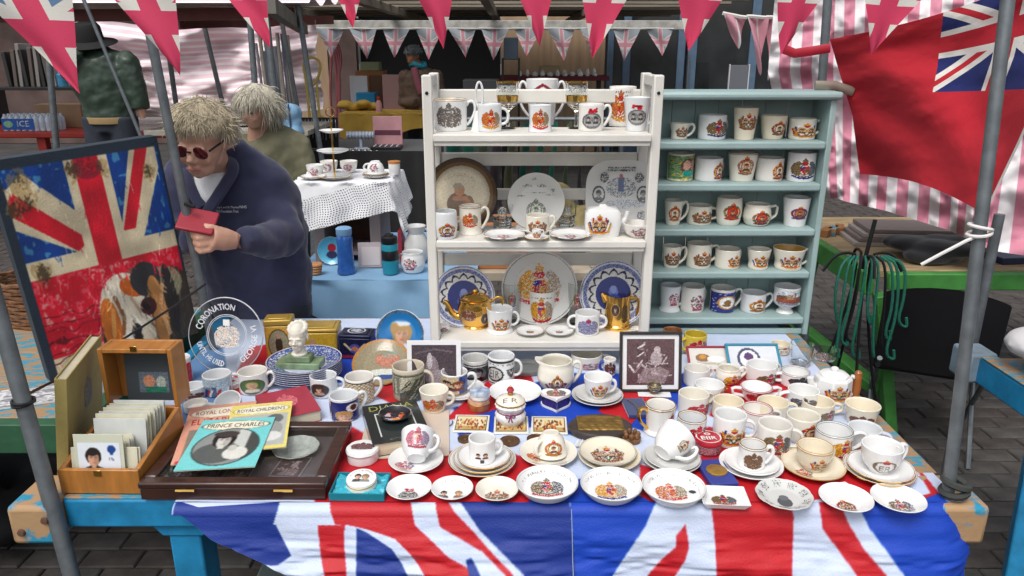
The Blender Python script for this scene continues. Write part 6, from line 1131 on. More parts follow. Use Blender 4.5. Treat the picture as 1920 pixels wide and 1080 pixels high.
for i in range(17):
    hgt = .092 + (.030 if i > 5 else 0) + RS.uniform(-.006, .006); wid = .10 if i < 6 else .118; xo = (-.010 if i < 6 else .006) + RS.uniform(-.004, .004); nm = 'pale stamp presentation card filed upright in the wooden box'
    o = box('stamp_card', -wid / 2, wid / 2, -.0012, .0012, 0, hgt, CARDM if i % 3 else SLEEVE, None, .0004, tuple(BX @ Vector((xo, yy, .0085))), (R(-10), 0, R(-1))); tag(o, nm, 'card', SCG); yy += .0088
for xo, yq, hgt in ((-.042, .022, .085), (.042, .024, .085), (.046, .0285, .083)):
    o = box('stamp_card', -.03, .03, -.0012, .0012, 0, hgt, CARDM, None, .0004, tuple(BX @ Vector((xo, yq, .0085))), (R(-10), 0, R(-1))); tag(o, nm, 'card', SCG)
ft = thing('portrait_stamp_card', 'large portrait stamp card at the front of the wooden box', 'card', tuple(BX @ Vector((-.006, .0165, .0085))), (R(-8), 0, R(-1))); box('card', -.054, .054, 0, .002, 0, .118, mat('stamp_card_grey', (.56, .58, .46), .5), ft, .0004)
cv = CV(70, 70, bg=hx('dfe6ee')); cv.face(.36, .62, .20, hx('2a2422'), hx('cf9f84'), hx('22262e')); cv.poly([(.3, .2), (.36, .42), (.44, .2)], hx('e8e8ec')); cv.ell(.62, .1, .24, .16, hx('6a4a38')); cv.ell(.62, .06, .16, .12, hx('8a6a58')); cv.ell(.8, .84, .10, .10, hx('24468c')); cv.rect(.76, .84, .7, .8, hx('24468c')); cv.text('14p', .8, .6, .14, .09, hx('2a3a6a')); cv.rect(0, 1, 0, .02, hx('b8bcb0')); cv.blur(1)
painted('stamp', cv, lambda u, v: ((u - .5) * .092, -.0006 + 0 * u, .006 + v * .094), GLOSSP, ft)
fk = thing('black_stamp_folder', 'dark stamp folder with small couple stamp standing inside the box lid', 'folder', tuple(BX @ Vector((.012, Dp + .018, .103))), (R(-6), 0, R(-1))); box('board', -.062, .062, 0, .003, 0, .125, mat('slate_card', (.045, .055, .065), .4, var=.1), fk, .0004); cv = CV(40, 34, bg=hx('5a6470')); cv.ell(.34, .55, .2, .3, hx('b07a60')); cv.ell(.74, .5, .16, .3, hx('98a098')); cv.rect(.2, .9, .0, .3, hx('2a6a58')); cv.jit(.2, 2); painted('stamp', cv, lambda u, v: (-.03 + u * .072, -.0006 + 0 * u, .02 + v * .052), GLOSSP, fk)
o = box('white_folder', -.06, .068, 0, .002, 0, .135, MATS['white_card'], None, .0004, tuple(BX @ Vector((.015, Dp + .026, .103))), (R(-6), 0, R(-1))); tag(o, 'white card standing behind the dark stamp folder in the lid', 'card')
# tall yellow book leaning beside the stamp box
pa, pb = PZ(118, 900, TOP), PZ(190, 770, TOP); H = .235; yb2 = thing('yellow_album', 'tall mustard cloth book with embossed arms standing beside the stamp box', 'book', (pa[0] + .004, pa[1] + .02, TOP + .0004), (0, R(-9), math.atan2(pb[1] - pa[1] - .05, pb[0] - pa[0] - .03)))
L_ = .27; YB = mat('mustard_cloth', (.38, .30, .10), .65, var=.12, vs=20, bump=.25, bs=320); yb2.rotation_euler = (R(8), 0, math.atan2(pb[1] - pa[1], pb[0] - pa[0] + .01))
box('cover', 0, L_, 0, .003, 0, H, YB, yb2, .0006); box('cover', 0, L_, .022, .025, 0, H, YB, yb2, .0006); box('spine', -.002, .001, .0005, .0245, 0, H, YB, yb2, .0006); box('pages', .002, L_ - .004, .0032, .0218, .003, H - .004, MATS['page_edges'], yb2, .0003); painted('embossing', e_mono(147, '6a5a2c', 40, .5), lambda u, v: (L_ * .44 + u * .06, -.0006 + 0 * u, H * .42 + v * .08), PAPER, yb2)
# ------------------------------------------------------------------ cloth helpers
def sheet(name, fn, nu, nv, m, parent=None, flip=False):
    u, v = np.meshgrid(np.linspace(0, 1, nu), np.linspace(0, 1, nv)); P = np.stack(fn(u, v), -1).reshape(-1, 3); q = gridquads(nv, nu); q = q[:, ::-1] if flip else q
    me = mesh_np(name, P, q); uv = me.uv_layers.new(name='UVMap'); li = np.zeros(len(me.loops), np.int32); me.loops.foreach_get('vertex_index', li)
    uv.data.foreach_set('uv', np.stack([u.ravel()[li], v.ravel()[li]], -1).astype(np.float32).ravel()); return link(name, me, m, parent)
def nodemat(name, rough=.7, bump=.15, bs=300):
    m = D.materials.new(name); m.use_nodes = True; n = m.node_tree; b = n.nodes['Principled BSDF']; b.inputs['Roughness'].default_value = rough
    uv = n.nodes.new('ShaderNodeUVMap'); sp = n.nodes.new('ShaderNodeSeparateXYZ'); n.links.new(uv.outputs[0], sp.inputs[0])
    def mth(op, a, c=0.0):
        k = n.nodes.new('ShaderNodeMath'); k.operation = op
        for i, x in enumerate((a, c)):
            if isinstance(x, (int, float)): k.inputs[i].default_value = x
            else: n.links.new(x, k.inputs[i])
        return k.outputs[0]
    def mix(f, a, c):
        k = n.nodes.new('ShaderNodeMix'); k.data_type = 'RGBA'
        if isinstance(f, (int, float)): k.inputs[0].default_value = f
        else: n.links.new(f, k.inputs[0])
        for i, x in ((6, a), (7, c)):
            if isinstance(x, tuple): k.inputs[i].default_value = (*x, 1)
            else: n.links.new(x, k.inputs[i])
        return k.outputs[2]
    if bump:
        tc = n.nodes.new('ShaderNodeTexCoord'); t = n.nodes.new('ShaderNodeTexNoise'); t.inputs['Scale'].default_value = bs; n.links.new(tc.outputs['Object'], t.inputs['Vector']); u = n.nodes.new('ShaderNodeBump'); u.inputs['Strength'].default_value = bump; u.inputs['Distance'].default_value = .003; n.links.new(t.outputs['Fac'], u.inputs['Height']); n.links.new(u.outputs[0], b.inputs['Normal'])
    return m, n, b, sp.outputs[0], sp.outputs[1], mth, mix
def uj_nodes(u, v, mth, mix, red, white, blue, ox, oy, sx, sy):
    x = mth('MULTIPLY', mth('SUBTRACT', u, ox), sx); y = mth('MULTIPLY', mth('SUBTRACT', v, oy), sy); hx_ = mth('MULTIPLY', x, .5)
    d1 = mth('MULTIPLY', mth('ABSOLUTE', mth('SUBTRACT', y, hx_)), .894); d2 = mth('MULTIPLY', mth('ABSOLUTE', mth('ADD', y, hx_)), .894); d = mth('MINIMUM', d1, d2); ax = mth('ABSOLUTE', x); ay = mth('ABSOLUTE', y); a = mth('MINIMUM', ax, ay)
    c = mix(mth('LESS_THAN', d, 3.0), blue, white); c = mix(mth('LESS_THAN', d, 1.0), c, red); c = mix(mth('LESS_THAN', a, 5.0), c, white); return mix(mth('LESS_THAN', a, 3.0), c, red)
def ujmat(name, red, white, blue, ox=.5, oy=.5, sx=60, sy=30, rough=.75):
    m, n, b, u, v, mth, mix = nodemat(name, rough); n.links.new(uj_nodes(u, v, mth, mix, red, white, blue, ox, oy, sx, sy), b.inputs['Base Color']); return m
def stripemat(name, c1, c2, k=10, duty=.5, axis=0, var=.1):
    m, n, b, u, v, mth, mix = nodemat(name, .65, .35, 60); s = mth('FRACT', mth('MULTIPLY', (u, v)[axis], k)); n.links.new(mix(mth('LESS_THAN', s, duty), c1, c2), b.inputs['Base Color']); return m
PINKS = stripemat('pink_stripe_tarpaulin', (.56, .17, .24), (.72, .70, .70), 14, .48)
PINKL = stripemat('pale_pink_stripe_tarpaulin', (.74, .56, .61), (.84, .82, .83), 16, .42, 1)

# ------------------------------------------------------------------ union jack bulldog painting on a deep canvas
BL, BR, TL, TR = PY(97, 722, 1.955), PY(372, 668, 2.262), PY(6, 322, 1.955), PY(319, 251, 2.262)
zb = TOP + .0; BL = np.array([BL[0], BL[1], zb]); BR = np.array([BR[0], BR[1], zb]); zt_ = (TL[2] + TR[2]) / 2
U = BR - BL; W = np.linalg.norm(U[:2]); H = zt_ - zb + .0; W *= 1.03; an = math.atan2(U[1], U[0])
t = thing('bulldog_painting', 'deep framed canvas of a weathered union flag and a bulldog head', 'painting', tuple(BL + np.array([0, 0, .001])), (0, R(-4), an))
EDG = mat('slate_canvas_edge', (.030, .042, .058), .6, var=.2, vs=20, bump=.3, bs=300); box('canvas', 0, W, .001, .05, .002, H, EDG, t, .003); 
for z0 in (.0, .3): pass
n, m_ = 270, 350; cv = CV(n, m_, bg=hx('24303e'), asp=H / W); X, Y = cv.X, cv.Y; rb = np.random.RandomState(3); RD, CRM, BLU = hx('c8142a'), hx('d2c4a4'), hx('0b3a86')
inn = (X > .05) & (X < .985) & (Y > .0) & (Y < .955)
cv.put(inn, BLU); N1 = cv.noise(14, 1); N2 = cv.noise(40, 2); N3 = cv.noise(7, 4)
cv.put(inn & (Y < .555), RD); cv.put(inn & (Y > .46) & (Y < .555), CRM); cv.put(inn & (Y < .47), RD); cv.poly([(.05, 0), (.05, .10), (.32, .10), (.32, 0)], CRM)
cv.poly([(.05, .87), (.16, .93), (.62, .56), (.42, .52), (.05, .70)], CRM); cv.poly([(.05, .82), (.08, .86), (.44, .595), (.36, .555), (.05, .76)], RD)
cv.poly([(.62, .55), (.80, .955), (.97, .955), (.97, .86), (.78, .555)], CRM); cv.poly([(.655, .60), (.84, .955), (.92, .955), (.735, .60)], RD)
cv.rect(.40, .66, .47, .955, CRM); cv.rect(.455, .605, .4, .955, RD)
N4 = .5 * N2 + .5 * cv.noise(90, 9); N5 = .5 * N1 + .5 * cv.noise(120, 8); cv.put(inn & (N4 > .55) & (N1 > .45) & (Y < .47), hx('e08088'), .45); cv.put(inn & (N4 > .68) & (N3 > .5) & (Y < .46), hx('d8b8a0'), .55); cv.put(inn & (Y > .56) & (N2 > .78) & (cv.c[..., 2] > .45) & (cv.c[..., 0] < .3), hx('3a7aa8'))
for (x, y, r_) in ((.14, .86, .10), (.45, .90, .06), (.62, .9, .05), (.9, .84, .05), (.12, .5, .06), (.07, .78, .05)): q_ = 1 - cv.mell(x, y, r_, r_); cv.put(q_ > 1.6 * N4 - .35, hx('a08048'), .55); cv.put(q_ > 2.2 * N5 - .25, hx('3a2c20'), .7)
cv.put((cv.mell(.53, .91, .09, .05) < 1) & (N5 > .42), hx('5c1a2a'), .6); cv.put(inn & (Y < .3) & (np.abs(np.sin(Y * 70 + N1 * 5)) > .98) & (X < .4), hx('6a0c18'))
# bulldog
cv.poly([(.36, .0), (.37, .18), (.44, .30), (.55, .40), (.70, .43), (.86, .38), (.96, .25), (.985, .0)], hx('6a5a48')); cv.ell(.90, .16, .14, .22, hx('3a342e')); cv.ell(.84, .30, .12, .09, hx('8a8468')); cv.poly([(.36, 0), (.37, .18), (.45, .2), (.45, 0)], hx('2c2a2a'))
cv.ell(.56, .24, .17, .17, hx('d8cdb8')); cv.ell(.44, .17, .06, .14, hx('c46a24')); cv.ell(.64, .33, .10, .05, hx('b85a20'), -.5); cv.ell(.72, .35, .10, .085, hx('2e3034')); cv.ell(.76, .18, .06, .18, hx('b07a44')); cv.ell(.86, .22, .045, .18, hx('2c2a2a'))
cv.ell(.70, .215, .055, .045, hx('401c1c')); cv.ell(.69, .22, .026, .022, hx('101010')); cv.line([(.5, .3), (.53, .2), (.5, .12)], .012, hx('8a5a38')); cv.line([(.58, .16), (.56, .08)], .012, hx('9a8a78')); cv.ell(.59, .09, .04, .06, hx('24201e')); cv.ell(.66, .08, .05, .05, hx('cdbfa8')); cv.ell(.53, .06, .03, .06, hx('e0d8c8')); cv.line([(.44, .12), (.47, .24)], .014, hx('e09a50')); cv.line([(.6, .28), (.64, .2)], .01, hx('b89a80')); cv.line([(.8, .05), (.78, .2), (.82, .3)], .012, hx('d0a070'))
for i in range(520):
    dog = i < 330; x, y = (rb.uniform(.36, .98), rb.uniform(.0, .43)) if dog else (rb.uniform(.06, .97), rb.uniform(.02, .94)); c0_ = cv.c[int(y * (m_ - 1)), int(x * (n - 1))]; k_ = rb.uniform(.72, 1.3) if dog else rb.uniform(.9, 1.25)
    dx = rb.normal() * .012 + (.02 * math.sin((x - .5) * 9) if dog else 0); cv.line([(x, y), (x + dx, y - rb.uniform(.015, .06))], .003 if dog else .0025, tuple(np.clip(c0_ * k_ + (.02 if dog else .03), 0, 1)), .8)
cv.blur(1); cv.jit(.05, 5); cv.c[inn] = np.clip(cv.c[inn] * (.86 + .28 * N1[inn])[:, None], 0, 1)
painted('picture', cv, lambda u, v: (u * W, 0 * u - .0004, .003 + v * (H - .004)), printmat('painting_surface', .4, bump=.3, bs=160), t)
# bungee strap holding the painting
o = MB().tube([tuple(PY(*q)) for q in ((386, 532, 2.19), (330, 572, 2.10), (240, 630, 1.96), (140, 694, 1.82), (86, 722, 1.64), (46, 742, 1.44))], .0035, 8).build('bungee_cord', BLACK); tag(o, 'black elastic cord stretched across the bulldog painting', 'cord')
for px, py in ((352, 384),): o = MB().tube([tuple(PY(px - 6 + i * 3, py - 2 + i, 2.2)) for i in range(7)], .006, 6).build('cable_clip', BLACK); tag(o, 'black plastic clip on the pole beside the painting', 'clip')
def ringpts(c, r, n=20, tilt=.2): return [(c[0] + r * math.cos(a), c[1] + r * math.sin(a), c[2] + tilt * r * math.sin(a * .5)) for a in np.linspace(0, 2 * math.pi * 2, n * 2)]
cpt = ext(pL0, pL1, PY(40, 742, 1.43)[2]); o = MB().tube(ringpts(cpt, .020), .0036, 6).build('cord_knot', BLACK); tag(o, 'black elastic cord wound round the pole beside the mustard book', 'cord')

# ------------------------------------------------------------------ neighbouring stall on the left
GRNP = mat('green_worn_paint', (.03, .11, .055), .55, var=.35, vs=14, bump=.2)
lt = thing('side_table', 'worn green trestle table that the bulldog painting stands on', 'table', (-1.7, 2.2, 0))
for i in range(4): box('plank', -.75, .56, -.45 + i * .22, -.45 + i * .22 + .216, .752, .7835, WORN, lt)
box('side_rail', .5605, .60, -.45, .43, .70, .783, GRNP, lt); box('front_rail', -.75, .5595, -.49, -.4505, .70, .783, GRNP, lt)
for x in (-.6, -.2):
    for y in (-.2, .36): box('leg', x - .03, x + .03, y - .03, y + .03, 0, .7515, GRNP, lt)
o = thing('newspaper', 'folded newspaper lying on the green side table', 'newspaper', (*PZ(35, 748, TOP)[:2], TOP + .0002), (0, 0, R(20))); cv = CV(60, 40, bg=hx('d4d4d6')); cv.put((np.abs((cv.Y * 14) % 1 - .5) < .25) & (cv.noise(20, 3) > .35), hx('4a4a50')); box('sheets', -.1, .1, -.06, .06, 0, .006, mat('newsprint', (.6, .6, .6), .7), o, .001); painted('print', cv, lambda u, v: ((u - .5) * .2, (v - .5) * .12, .0066 + 0 * u), PAPER, o)
WICK = mat('wicker', (.20, .09, .04), .6, var=.5, vs=60, bump=.8, bs=90); bk = thing('wicker_basket', 'brown wicker basket behind the bulldog painting', 'basket', (-1.62, 2.48, TOP))
for i in range(12): MB().tube([((.15 + .002 * i) * math.cos(a), (.1 + .002 * i) * math.sin(a), .008 + .014 * i + .003 * math.sin(a * 12 + i * math.pi)) for a in np.linspace(0, 2 * math.pi, 49)], .0075, 6).build('weave', WICK, bk)
o = thing('shade_filler_heap', 'dark heap added to fill the shaded ground under the side table', 'filler', (-1.9, 2.35, 0)); vmb = MB()  # dark heap added to fill paving that only lies in shade
for i in range(16): vmb.ball((RS.uniform(-.25, .2), RS.uniform(-.15, .2), RS.uniform(.06, .28)), (RS.uniform(.08, .15), RS.uniform(.08, .14), .08), 12)
vox('cloth', vmb, .02, mat('heap_black', (.012, .012, .014), .8, var=.3), o)
# red stall far left
REDP = mat('red_stall_paint', (.42, .03, .018), .5, var=.25, vs=8); rs = thing('red_stall_table', 'red painted trestle stall with stacks of papers and bottled water', 'table', (-4.0, 7.0, 0)); RZ = .97
box('top', -1.6, 1.3, -.1, .9, RZ - .05, RZ - .0005, REDP, rs, .01)
for x in (-1.3, -.35, .5, 1.1): box('leg', x - .04, x + .04, -.02, .06, 0, RZ - .0505, REDP, rs, .005); MB().bar((x + .05, .0, .1), (x + .5, .0, RZ - .1), .05, .05).build('brace', REDP, rs)
wp = thing('water_pack', 'shrink wrapped pack of small water bottles on the red stall', 'water bottles', (*PY(50, 236, 7.0)[:1], 7.08, RZ)); BOT = mat('water_bottle', (.60, .68, .78), .2, coat=.3, var=.3, vs=20)
for i in range(9):
    for j in range(3): MB().lathe([(0, 0), (.027, 0), (.028, .01), (.028, .11), (.012, .135), (.012, .15), (0, .15)], 12).build('bottle', BOT, wp, (-.24 + i * .057, j * .057, 0))
cv = CV(60, 30, bg=hx('2a62b4')); cv.text('ICE', .66, .55, .36, .5, WHT); cv.ell(.2, .5, .14, .3, hx('8ac0a0')); cv.jit(.15, 2); painted('wrapper_print', cv, lambda u, v: (-.26 + u * .30, -.030 + 0 * u, .01 + v * .10), GLOSSP, wp)
for i, (x, hgt, wdt) in enumerate(((-3.40, .10, .42), (-3.05, .07, .36))):
    o = thing('paper_stack', ('stack of newspapers on the red stall beside the water pack', 'lower stack of magazines on the red stall near the man')[i], 'papers', (x, 7.2, RZ))
    for j in range(5): box('bundle', -wdt / 2 + RS.uniform(-.01, .01), wdt / 2, -.15, .15, j * hgt / 5, (j + .96) * hgt / 5, mat('paper_%d' % (j % 3), [(.6, .58, .58), (.66, .62, .6), (.5, .42, .42)][j % 3], .7, var=.2, vs=40), o, .002)
shf = thing('book_shelf', 'dark stall shelf holding upright frames and jars at the far left', 'shelf', (-4.6, 7.6, RZ)); DKW = mat('dark_shelf', (.03, .028, .03), .6, var=.3)
box('board', -.6, .75, -.1, .25, .34, .37, DKW, shf); box('upright', -.6, -.56, -.1, .25, 0, .339, DKW, shf); box('upright', .70, .74, -.1, .25, 0, .339, DKW, shf)
for i in range(9): o = box('upright_frame', 0, .035, 0, .2, 0, .36 + RS.uniform(-.04, .05), mat('frame_dark_%d' % (i % 3), [(.03, .03, .03), (.12, .10, .09), (.25, .24, .23)][i % 3], .4), None, .003, (-4.95 + i * .055, 7.6, RZ + .3705), (0, R(RS.uniform(-4, 4)), 0)); tag(o, 'thin upright frame in the row on the dark stall shelf', 'frame', 'frames on the dark stall shelf')
for i, c in enumerate([(.05, .25, .45), (.5, .45, .22), (.45, .42, .2), (.5, .42, .3)]): o = MB().lathe([(0, 0), (.05, 0), (.05, .11), (.035, .125), (.035, .14), (0, .14)], 14).build('jar', mat('jar_%d' % i, c, .3, coat=.4, var=.3, vs=30), None, (-4.42 + i * .13, 7.62, RZ + .3705)); tag(o, ('blue jar', 'yellow labelled jar', 'green gold jar', 'amber jar')[i] + ' standing on the dark stall shelf', 'jar')
box_ = box('cardboard_box', -.22, .22, -.12, .12, 0, .22, mat('cardboard', (.30, .19, .11), .7, var=.15), None, .004, (-4.35, 7.45, RZ)); tag(box_, 'brown cardboard box behind the water pack', 'box')
# striped canopy of the red stall
o = sheet('stall_canopy', lambda u, v: (-5.6 + u * 4.1, 5.9 + v * 1.1, 2.02 + .10 * v - .05 * np.sin(u * 9) * v + .03 * np.sin(v * 14)), 60, 24, PINKL, flip=True); tag(o, 'pink striped canopy stretched over the red stall', 'canopy')
for (a, b, lb) in (((-5.6, 6.2, 1.92), (-1.7, 6.2, 1.96), 'dark red roof beam of the red stall'), ((-2.75, 6.6, 1.90), (-2.0, 8.8, 2.0), 'dark cross beam at the side of the red stall')): o = MB().bar(a, b, .05, .09).build('roof_beam', mat('dark_red_beam', (.14, .035, .03), .6, var=.3)); tag(o, lb, 'beam')
o = sheet('hung_tarpaulin', lambda u, v: (PY(120, 100, 8.2)[0] + u * 2.6, 8.2 + .36 * CV(2, XY=(u, v)).noise(7, 2) + .10 * CV(2, XY=(u, v)).noise(17, 3), 1.02 + v * .92 - .12 * (1 - v) * np.sin(u * 3.0) - .09 * np.sin(u * math.pi) * v + .10 * CV(2, XY=(u, v)).noise(5, 7)), 90, 60, PINKL); tag(o, 'white and pale pink tarpaulin hung behind the man in the hat', 'tarpaulin')
for i, (x0, y0, x1, y1, Y) in enumerate(((388, 70, 420, 205, 7.4), (470, 55, 488, 290, 5.6), (500, 40, 530, 320, 5.0), (92, 110, 107, 290, 5.4), (566, 60, 602, 290, 6.2), (318, 110, 328, 180, 7.0), (532, 60, 560, 215, 7.6), (180, 55, 270, 270, 5.2))):
    a = PY(x1, y1, Y); b = PY(x0, y0, Y); pole(['thin dark pole before the hung tarpaulin', 'dark steel pole beside the blonde passer by', 'steel pole in front of the olive jacket', 'grey pole in front of the water pack', 'steel corner pole of the jewellery stall', 'short pole behind the blonde seller', 'slim pole among the stacked pipes', 'slim grey prop slanting before the man in the hat'][i], ext(a, b, 0) if i != 7 else a, ext(a, b, 2.02), .022 if i != 7 else .012)

# ------------------------------------------------------------------ second stall with blue cloth, cabinet, lace and tea things
B2 = thing('blue_cloth_table', 'low stall table draped in pale blue cloth behind the white shelves', 'table', (-.55, 3.4, 0)); BLC = mat('pale_blue_cloth', (.22, .40, .60), .7, var=.15, vs=6, bump=.25, bs=40)
box('top', -.36, .40, -.42, .42, .74, .778, GRNP, B2)
for x in (-.32, .36):
    for y in (-.36, .36): box('leg', x - .03, x + .03, y - .03, y + .03, 0, .7395, GRNP, B2)
o = sheet('blue_cloth', lambda u, v: (-.93 + u * .78, 2.965 - .03 * (1 - v) - np.clip((1 - v) * 6, 0, 1) * (.012 * np.sin(u * 13 + v * 3) + .008 * np.sin(u * 27)) - .05 * np.sin(u * math.pi) * (1 - v), .782 - (1 - v) * (.05 + .30 * np.clip(u * 1.5, 0, 1) ** .8) + 0 * u), 60, 24, BLC); tag(o, 'pale blue cloth hanging from the front of the rear table', 'cloth')
o2 = sheet('cloth_top', lambda u, v: (-.93 + u * .78, 2.965 + v * .85, .7825 + .002 * np.sin(u * 20 + v * 9)), 30, 30, BLC, o)
MV = mat('mauve_painted_wood', (.30, .25, .25), .55, var=.12); ct = thing('bedside_cabinet', 'mauve painted bedside cabinet with open front under the lace cloth', 'cabinet', (*PY(665, 480, 3.35)[:1], 3.35, TOP)); CZ = PY(665, 345, 3.2)[2] - TOP - .004
box('side_panel', -.15, -.10, -.12, .14, 0, CZ, MV, ct, .004); box('side_panel', .10, .15, -.12, .14, 0, CZ, MV, ct, .004); box('back_panel', -.0995, .0995, .12, .138, 0, CZ, mat('brown_board', (.10, .045, .025), .5, var=.3, vs=12), ct, .001); box('shelf', -.0995, .0995, -.11, .1195, .03, .045, MV, ct, .002); box('top', -.20, .20, -.17, .17, CZ + .0003, CZ + .016, MV, ct, .004)
LZ = TOP + CZ + .017; lx0 = ct.location.x
m, n_, b_, u_, v_, mth, mix = nodemat('white_lace', .8, .2); 
hol = mth('MULTIPLY', mth('GREATER_THAN', mth('SINE', mth('ADD', mth('MULTIPLY', u_, 420), mth('MULTIPLY', mth('SINE', mth('MULTIPLY', v_, 60)), 1.5))), .15), mth('GREATER_THAN', mth('SINE', mth('ADD', mth('MULTIPLY', v_, 420), mth('MULTIPLY', mth('SINE', mth('MULTIPLY', u_, 60)), 1.5))), .15)); b_.inputs['Base Color'].default_value = (.76, .76, .78, 1)
edge = mth('GREATER_THAN', mth('MAXIMUM', mth('ABSOLUTE', mth('SUBTRACT', u_, .5)), mth('ABSOLUTE', mth('SUBTRACT', v_, .5))), .30); n_.links.new(mth('SUBTRACT', 1.0, mth('MULTIPLY', hol, edge)), b_.inputs['Alpha'])
def lacefn(u, v):
    x = (u - .5) * .78; y = (v - .5) * .70; c, s_ = math.cos(R(14)), math.sin(R(14)); X_ = x * c - y * s_; Y_ = x * s_ + y * c
    ex = np.maximum(np.abs(X_) - .21, 0); ey = np.maximum(np.abs(Y_) - .18, 0); d = np.hypot(ex, ey); sg = np.sign
    return np.clip(X_, -.21, .21) + sg(X_) * ex * .25 + lx0 + .01 * np.sin(Y_ * 40) * (d > 0), 3.35 + np.clip(Y_, -.18, .18) + sg(Y_) * ey * .22 + .01 * np.sin(X_ * 42) * (d > .01), LZ + .001 - d * .95
o = sheet('lace_cloth', lacefn, 90, 90, m); tag(o, 'white lace cloth with pointed edge draped over the bedside cabinet', 'lace cloth')
LZ += .0025; LG = 'tea things on the lace cloth'
def bgcup(px, yb, yt, w, lb, z, shape='cup', m=None, hand=c0, cv=None, **k): return mug(px, yb, yt, w, lb, shape, m or WHITE, hand, (cv, -90, 1.4, .15, .8) if cv is not None else None, z=z, name='teacup', cat='teacup', group=LG, **k)
def cx_(px, Y, z=LZ): return (px - 960) / F * zc((0, Y, z))
plate('wide white plate at the foot of the cake stand on the lace cloth', .075, .012, None, loc=(cx_(628, 3.24), 3.24, LZ), name='plate', cat='plate', rim=GOLD); 
ck = thing('cake_stand', 'three tier china cake stand with gilt rod on the lace cloth', 'cake stand', (cx_(628, 3.24), 3.24, LZ + .006)); MB().tube([(0, 0, 0), (0, 0, .26)], .004, 8).build('rod', GOLD, ck); MB().tube([(.018 * math.sin(a), 0, .278 - .018 * math.cos(a)) for a in np.linspace(0, 6.28, 17)], .003, 6).build('ring_handle', GOLD, ck)
for z_, r_ in ((.105, .068), (.19, .05)): pr_, _f = plate_prof(r_, .01, .6); MB().lathe(pr_, 32).build('tier', WHITE, ck, (0, 0, z_))
for i, (px, Y, r_) in enumerate(((592, 3.3, .035), (618, 3.42, .036), (655, 3.42, .036), (705, 3.28, .036))):
    lb = ['teacup with rose print stacked at the edge of the lace cloth', 'teacup with red flowers behind the cake stand', 'teacup with flower sprays behind the gilt rod', 'upturned flowered teacup on two saucers on the lace'][i]
    mug(0, 0, 0, 0, lb, 'cup', WHITE, ((20 + 60 * i, 'c'),), (e_roses(160 + i, 30), -90 if i < 3 else 90, 1.6, .15, .9), name='teacup', cat='teacup', group=LG, loc=(cx_(px, Y), Y, LZ + (0 if i < 3 else .072)), dims=(r_ + .004, .052), rot=None if i < 3 else (R(180), 0, 0), segs=24)
for i in range(2): plate(['lower saucer beneath the upturned flowered teacup', 'upper saucer beneath the upturned flowered teacup'][i], .058 - .004 * i, .010, None, loc=(cx_(705, 3.28), 3.28, LZ + .0065 * i), rim=GOLD)
plate('flowered saucer lying near the stacked rose teacup', .055, .01, None, loc=(cx_(588, 3.24), 3.24, LZ), rim=GOLD)
o = MB().lathe([(0, 0), (.024, 0), (.026, .004), (.026, .05), (0, .05)], 20).build('lidded_jar', WHITE, None, (cx_(740, 3.36), 3.36, LZ)); MB().lathe([(.027, .0502), (.028, .06), (0, .062)], 20).build('lid', mat('orange_lid', (.5, .2, .06), .5), o); tag(o, 'small white jar with orange lid on the lace cloth', 'jar')
# things on the blue cloth
BZ = .786
o = thing('water_bottle', 'translucent blue water bottle standing on the pale blue cloth', 'bottle', (cx_(650, 3.06, BZ), 3.06, BZ)); BB = mat('blue_bottle_plastic', (.03, .12, .42), .15, coat=.5, var=.3, vs=30); MB().lathe([(0, 0), (.038, 0), (.04, .006), (.036, .03), (.032, .12), (.036, .15), (.03, .165), (0, .165)], 24).build('body', BB, o); MB().lathe([(.031, .1655), (.033, .17), (.033, .195), (.026, .2), (0, .2)], 24).build('cap', mat('blue_cap', (.18, .34, .55), .3), o)
o = thing('travel_flask', 'teal and black travel flask standing on the pale blue cloth', 'flask', (cx_(733, 3.06, BZ), 3.06, BZ)); MB().lathe([(0, 0), (.033, 0), (.034, .004), (.035, .06), (0, .06)], 24).build('body', mat('teal_flask', (.02, .26, .36), .35), o); MB().lathe([(.0355, .0602), (.0365, .063), (.0365, .10), (.0355, .102)], 24).build('grip', BLACK, o); MB().lathe([(.035, .102), (.035, .125), (.033, .13)], 24).build('upper_body', MATS['teal_flask'], o); MB().lathe([(.034, .1302), (.036, .134), (.034, .158), (.02, .162), (.018, .17), (0, .17)], 24).build('lid', BLACK, o)
lean('sky blue plate with red figure leaning in the cabinet opening', 622, 468, 52, BZ, 3.21, (lambda o: (o.ell(.5, .6, .16, .16, hx('b03040')), o.ell(.5, .34, .2, .14, hx('3a3a5a')), o)[2])(CV(40, 40, bg=hx('5ab4d4'))), 10, WHITE, .01, pmat=GLOSSP)
o = thing('orange_rolls', 'stack of orange biscuits on a patterned paper mat', 'biscuits', (cx_(590, 3.05, BZ), 3.05, BZ)); 
for i in range(4): MB().lathe([(0, 0), (.028, 0), (.031, .005), (.028, .010), (0, .011)], 20).build('biscuit', mat('orange_biscuit', (.52, .24, .10), .7, var=.2), o, (.002 * i, 0, .0115 * i))
o = thing('photo_album', 'pale framed pictures leaning beside the blue water bottle', 'pictures', (cx_(694, 3.14, BZ), 3.14, BZ), (R(-12), 0, R(5))); box('board', -.05, .05, 0, .006, 0, .11, mat('pale_mauve_card', (.42, .36, .38), .6), o, .001); box('mount', -.035, .045, -.002, -.0002, .01, .09, mat('pale_board2', (.55, .50, .50), .6), o, .0005)
mug(0, 0, 0, 0, 'round white flowered teapot beside the travel flask', 'belly', WHITE, ((160, 'c'),), (e_roses(170), -100, 1.5, .2, .85), name='teapot', cat='teapot', loc=(cx_(775, 3.08, BZ), 3.08, BZ), dims=(.052, .088), ext=.024)
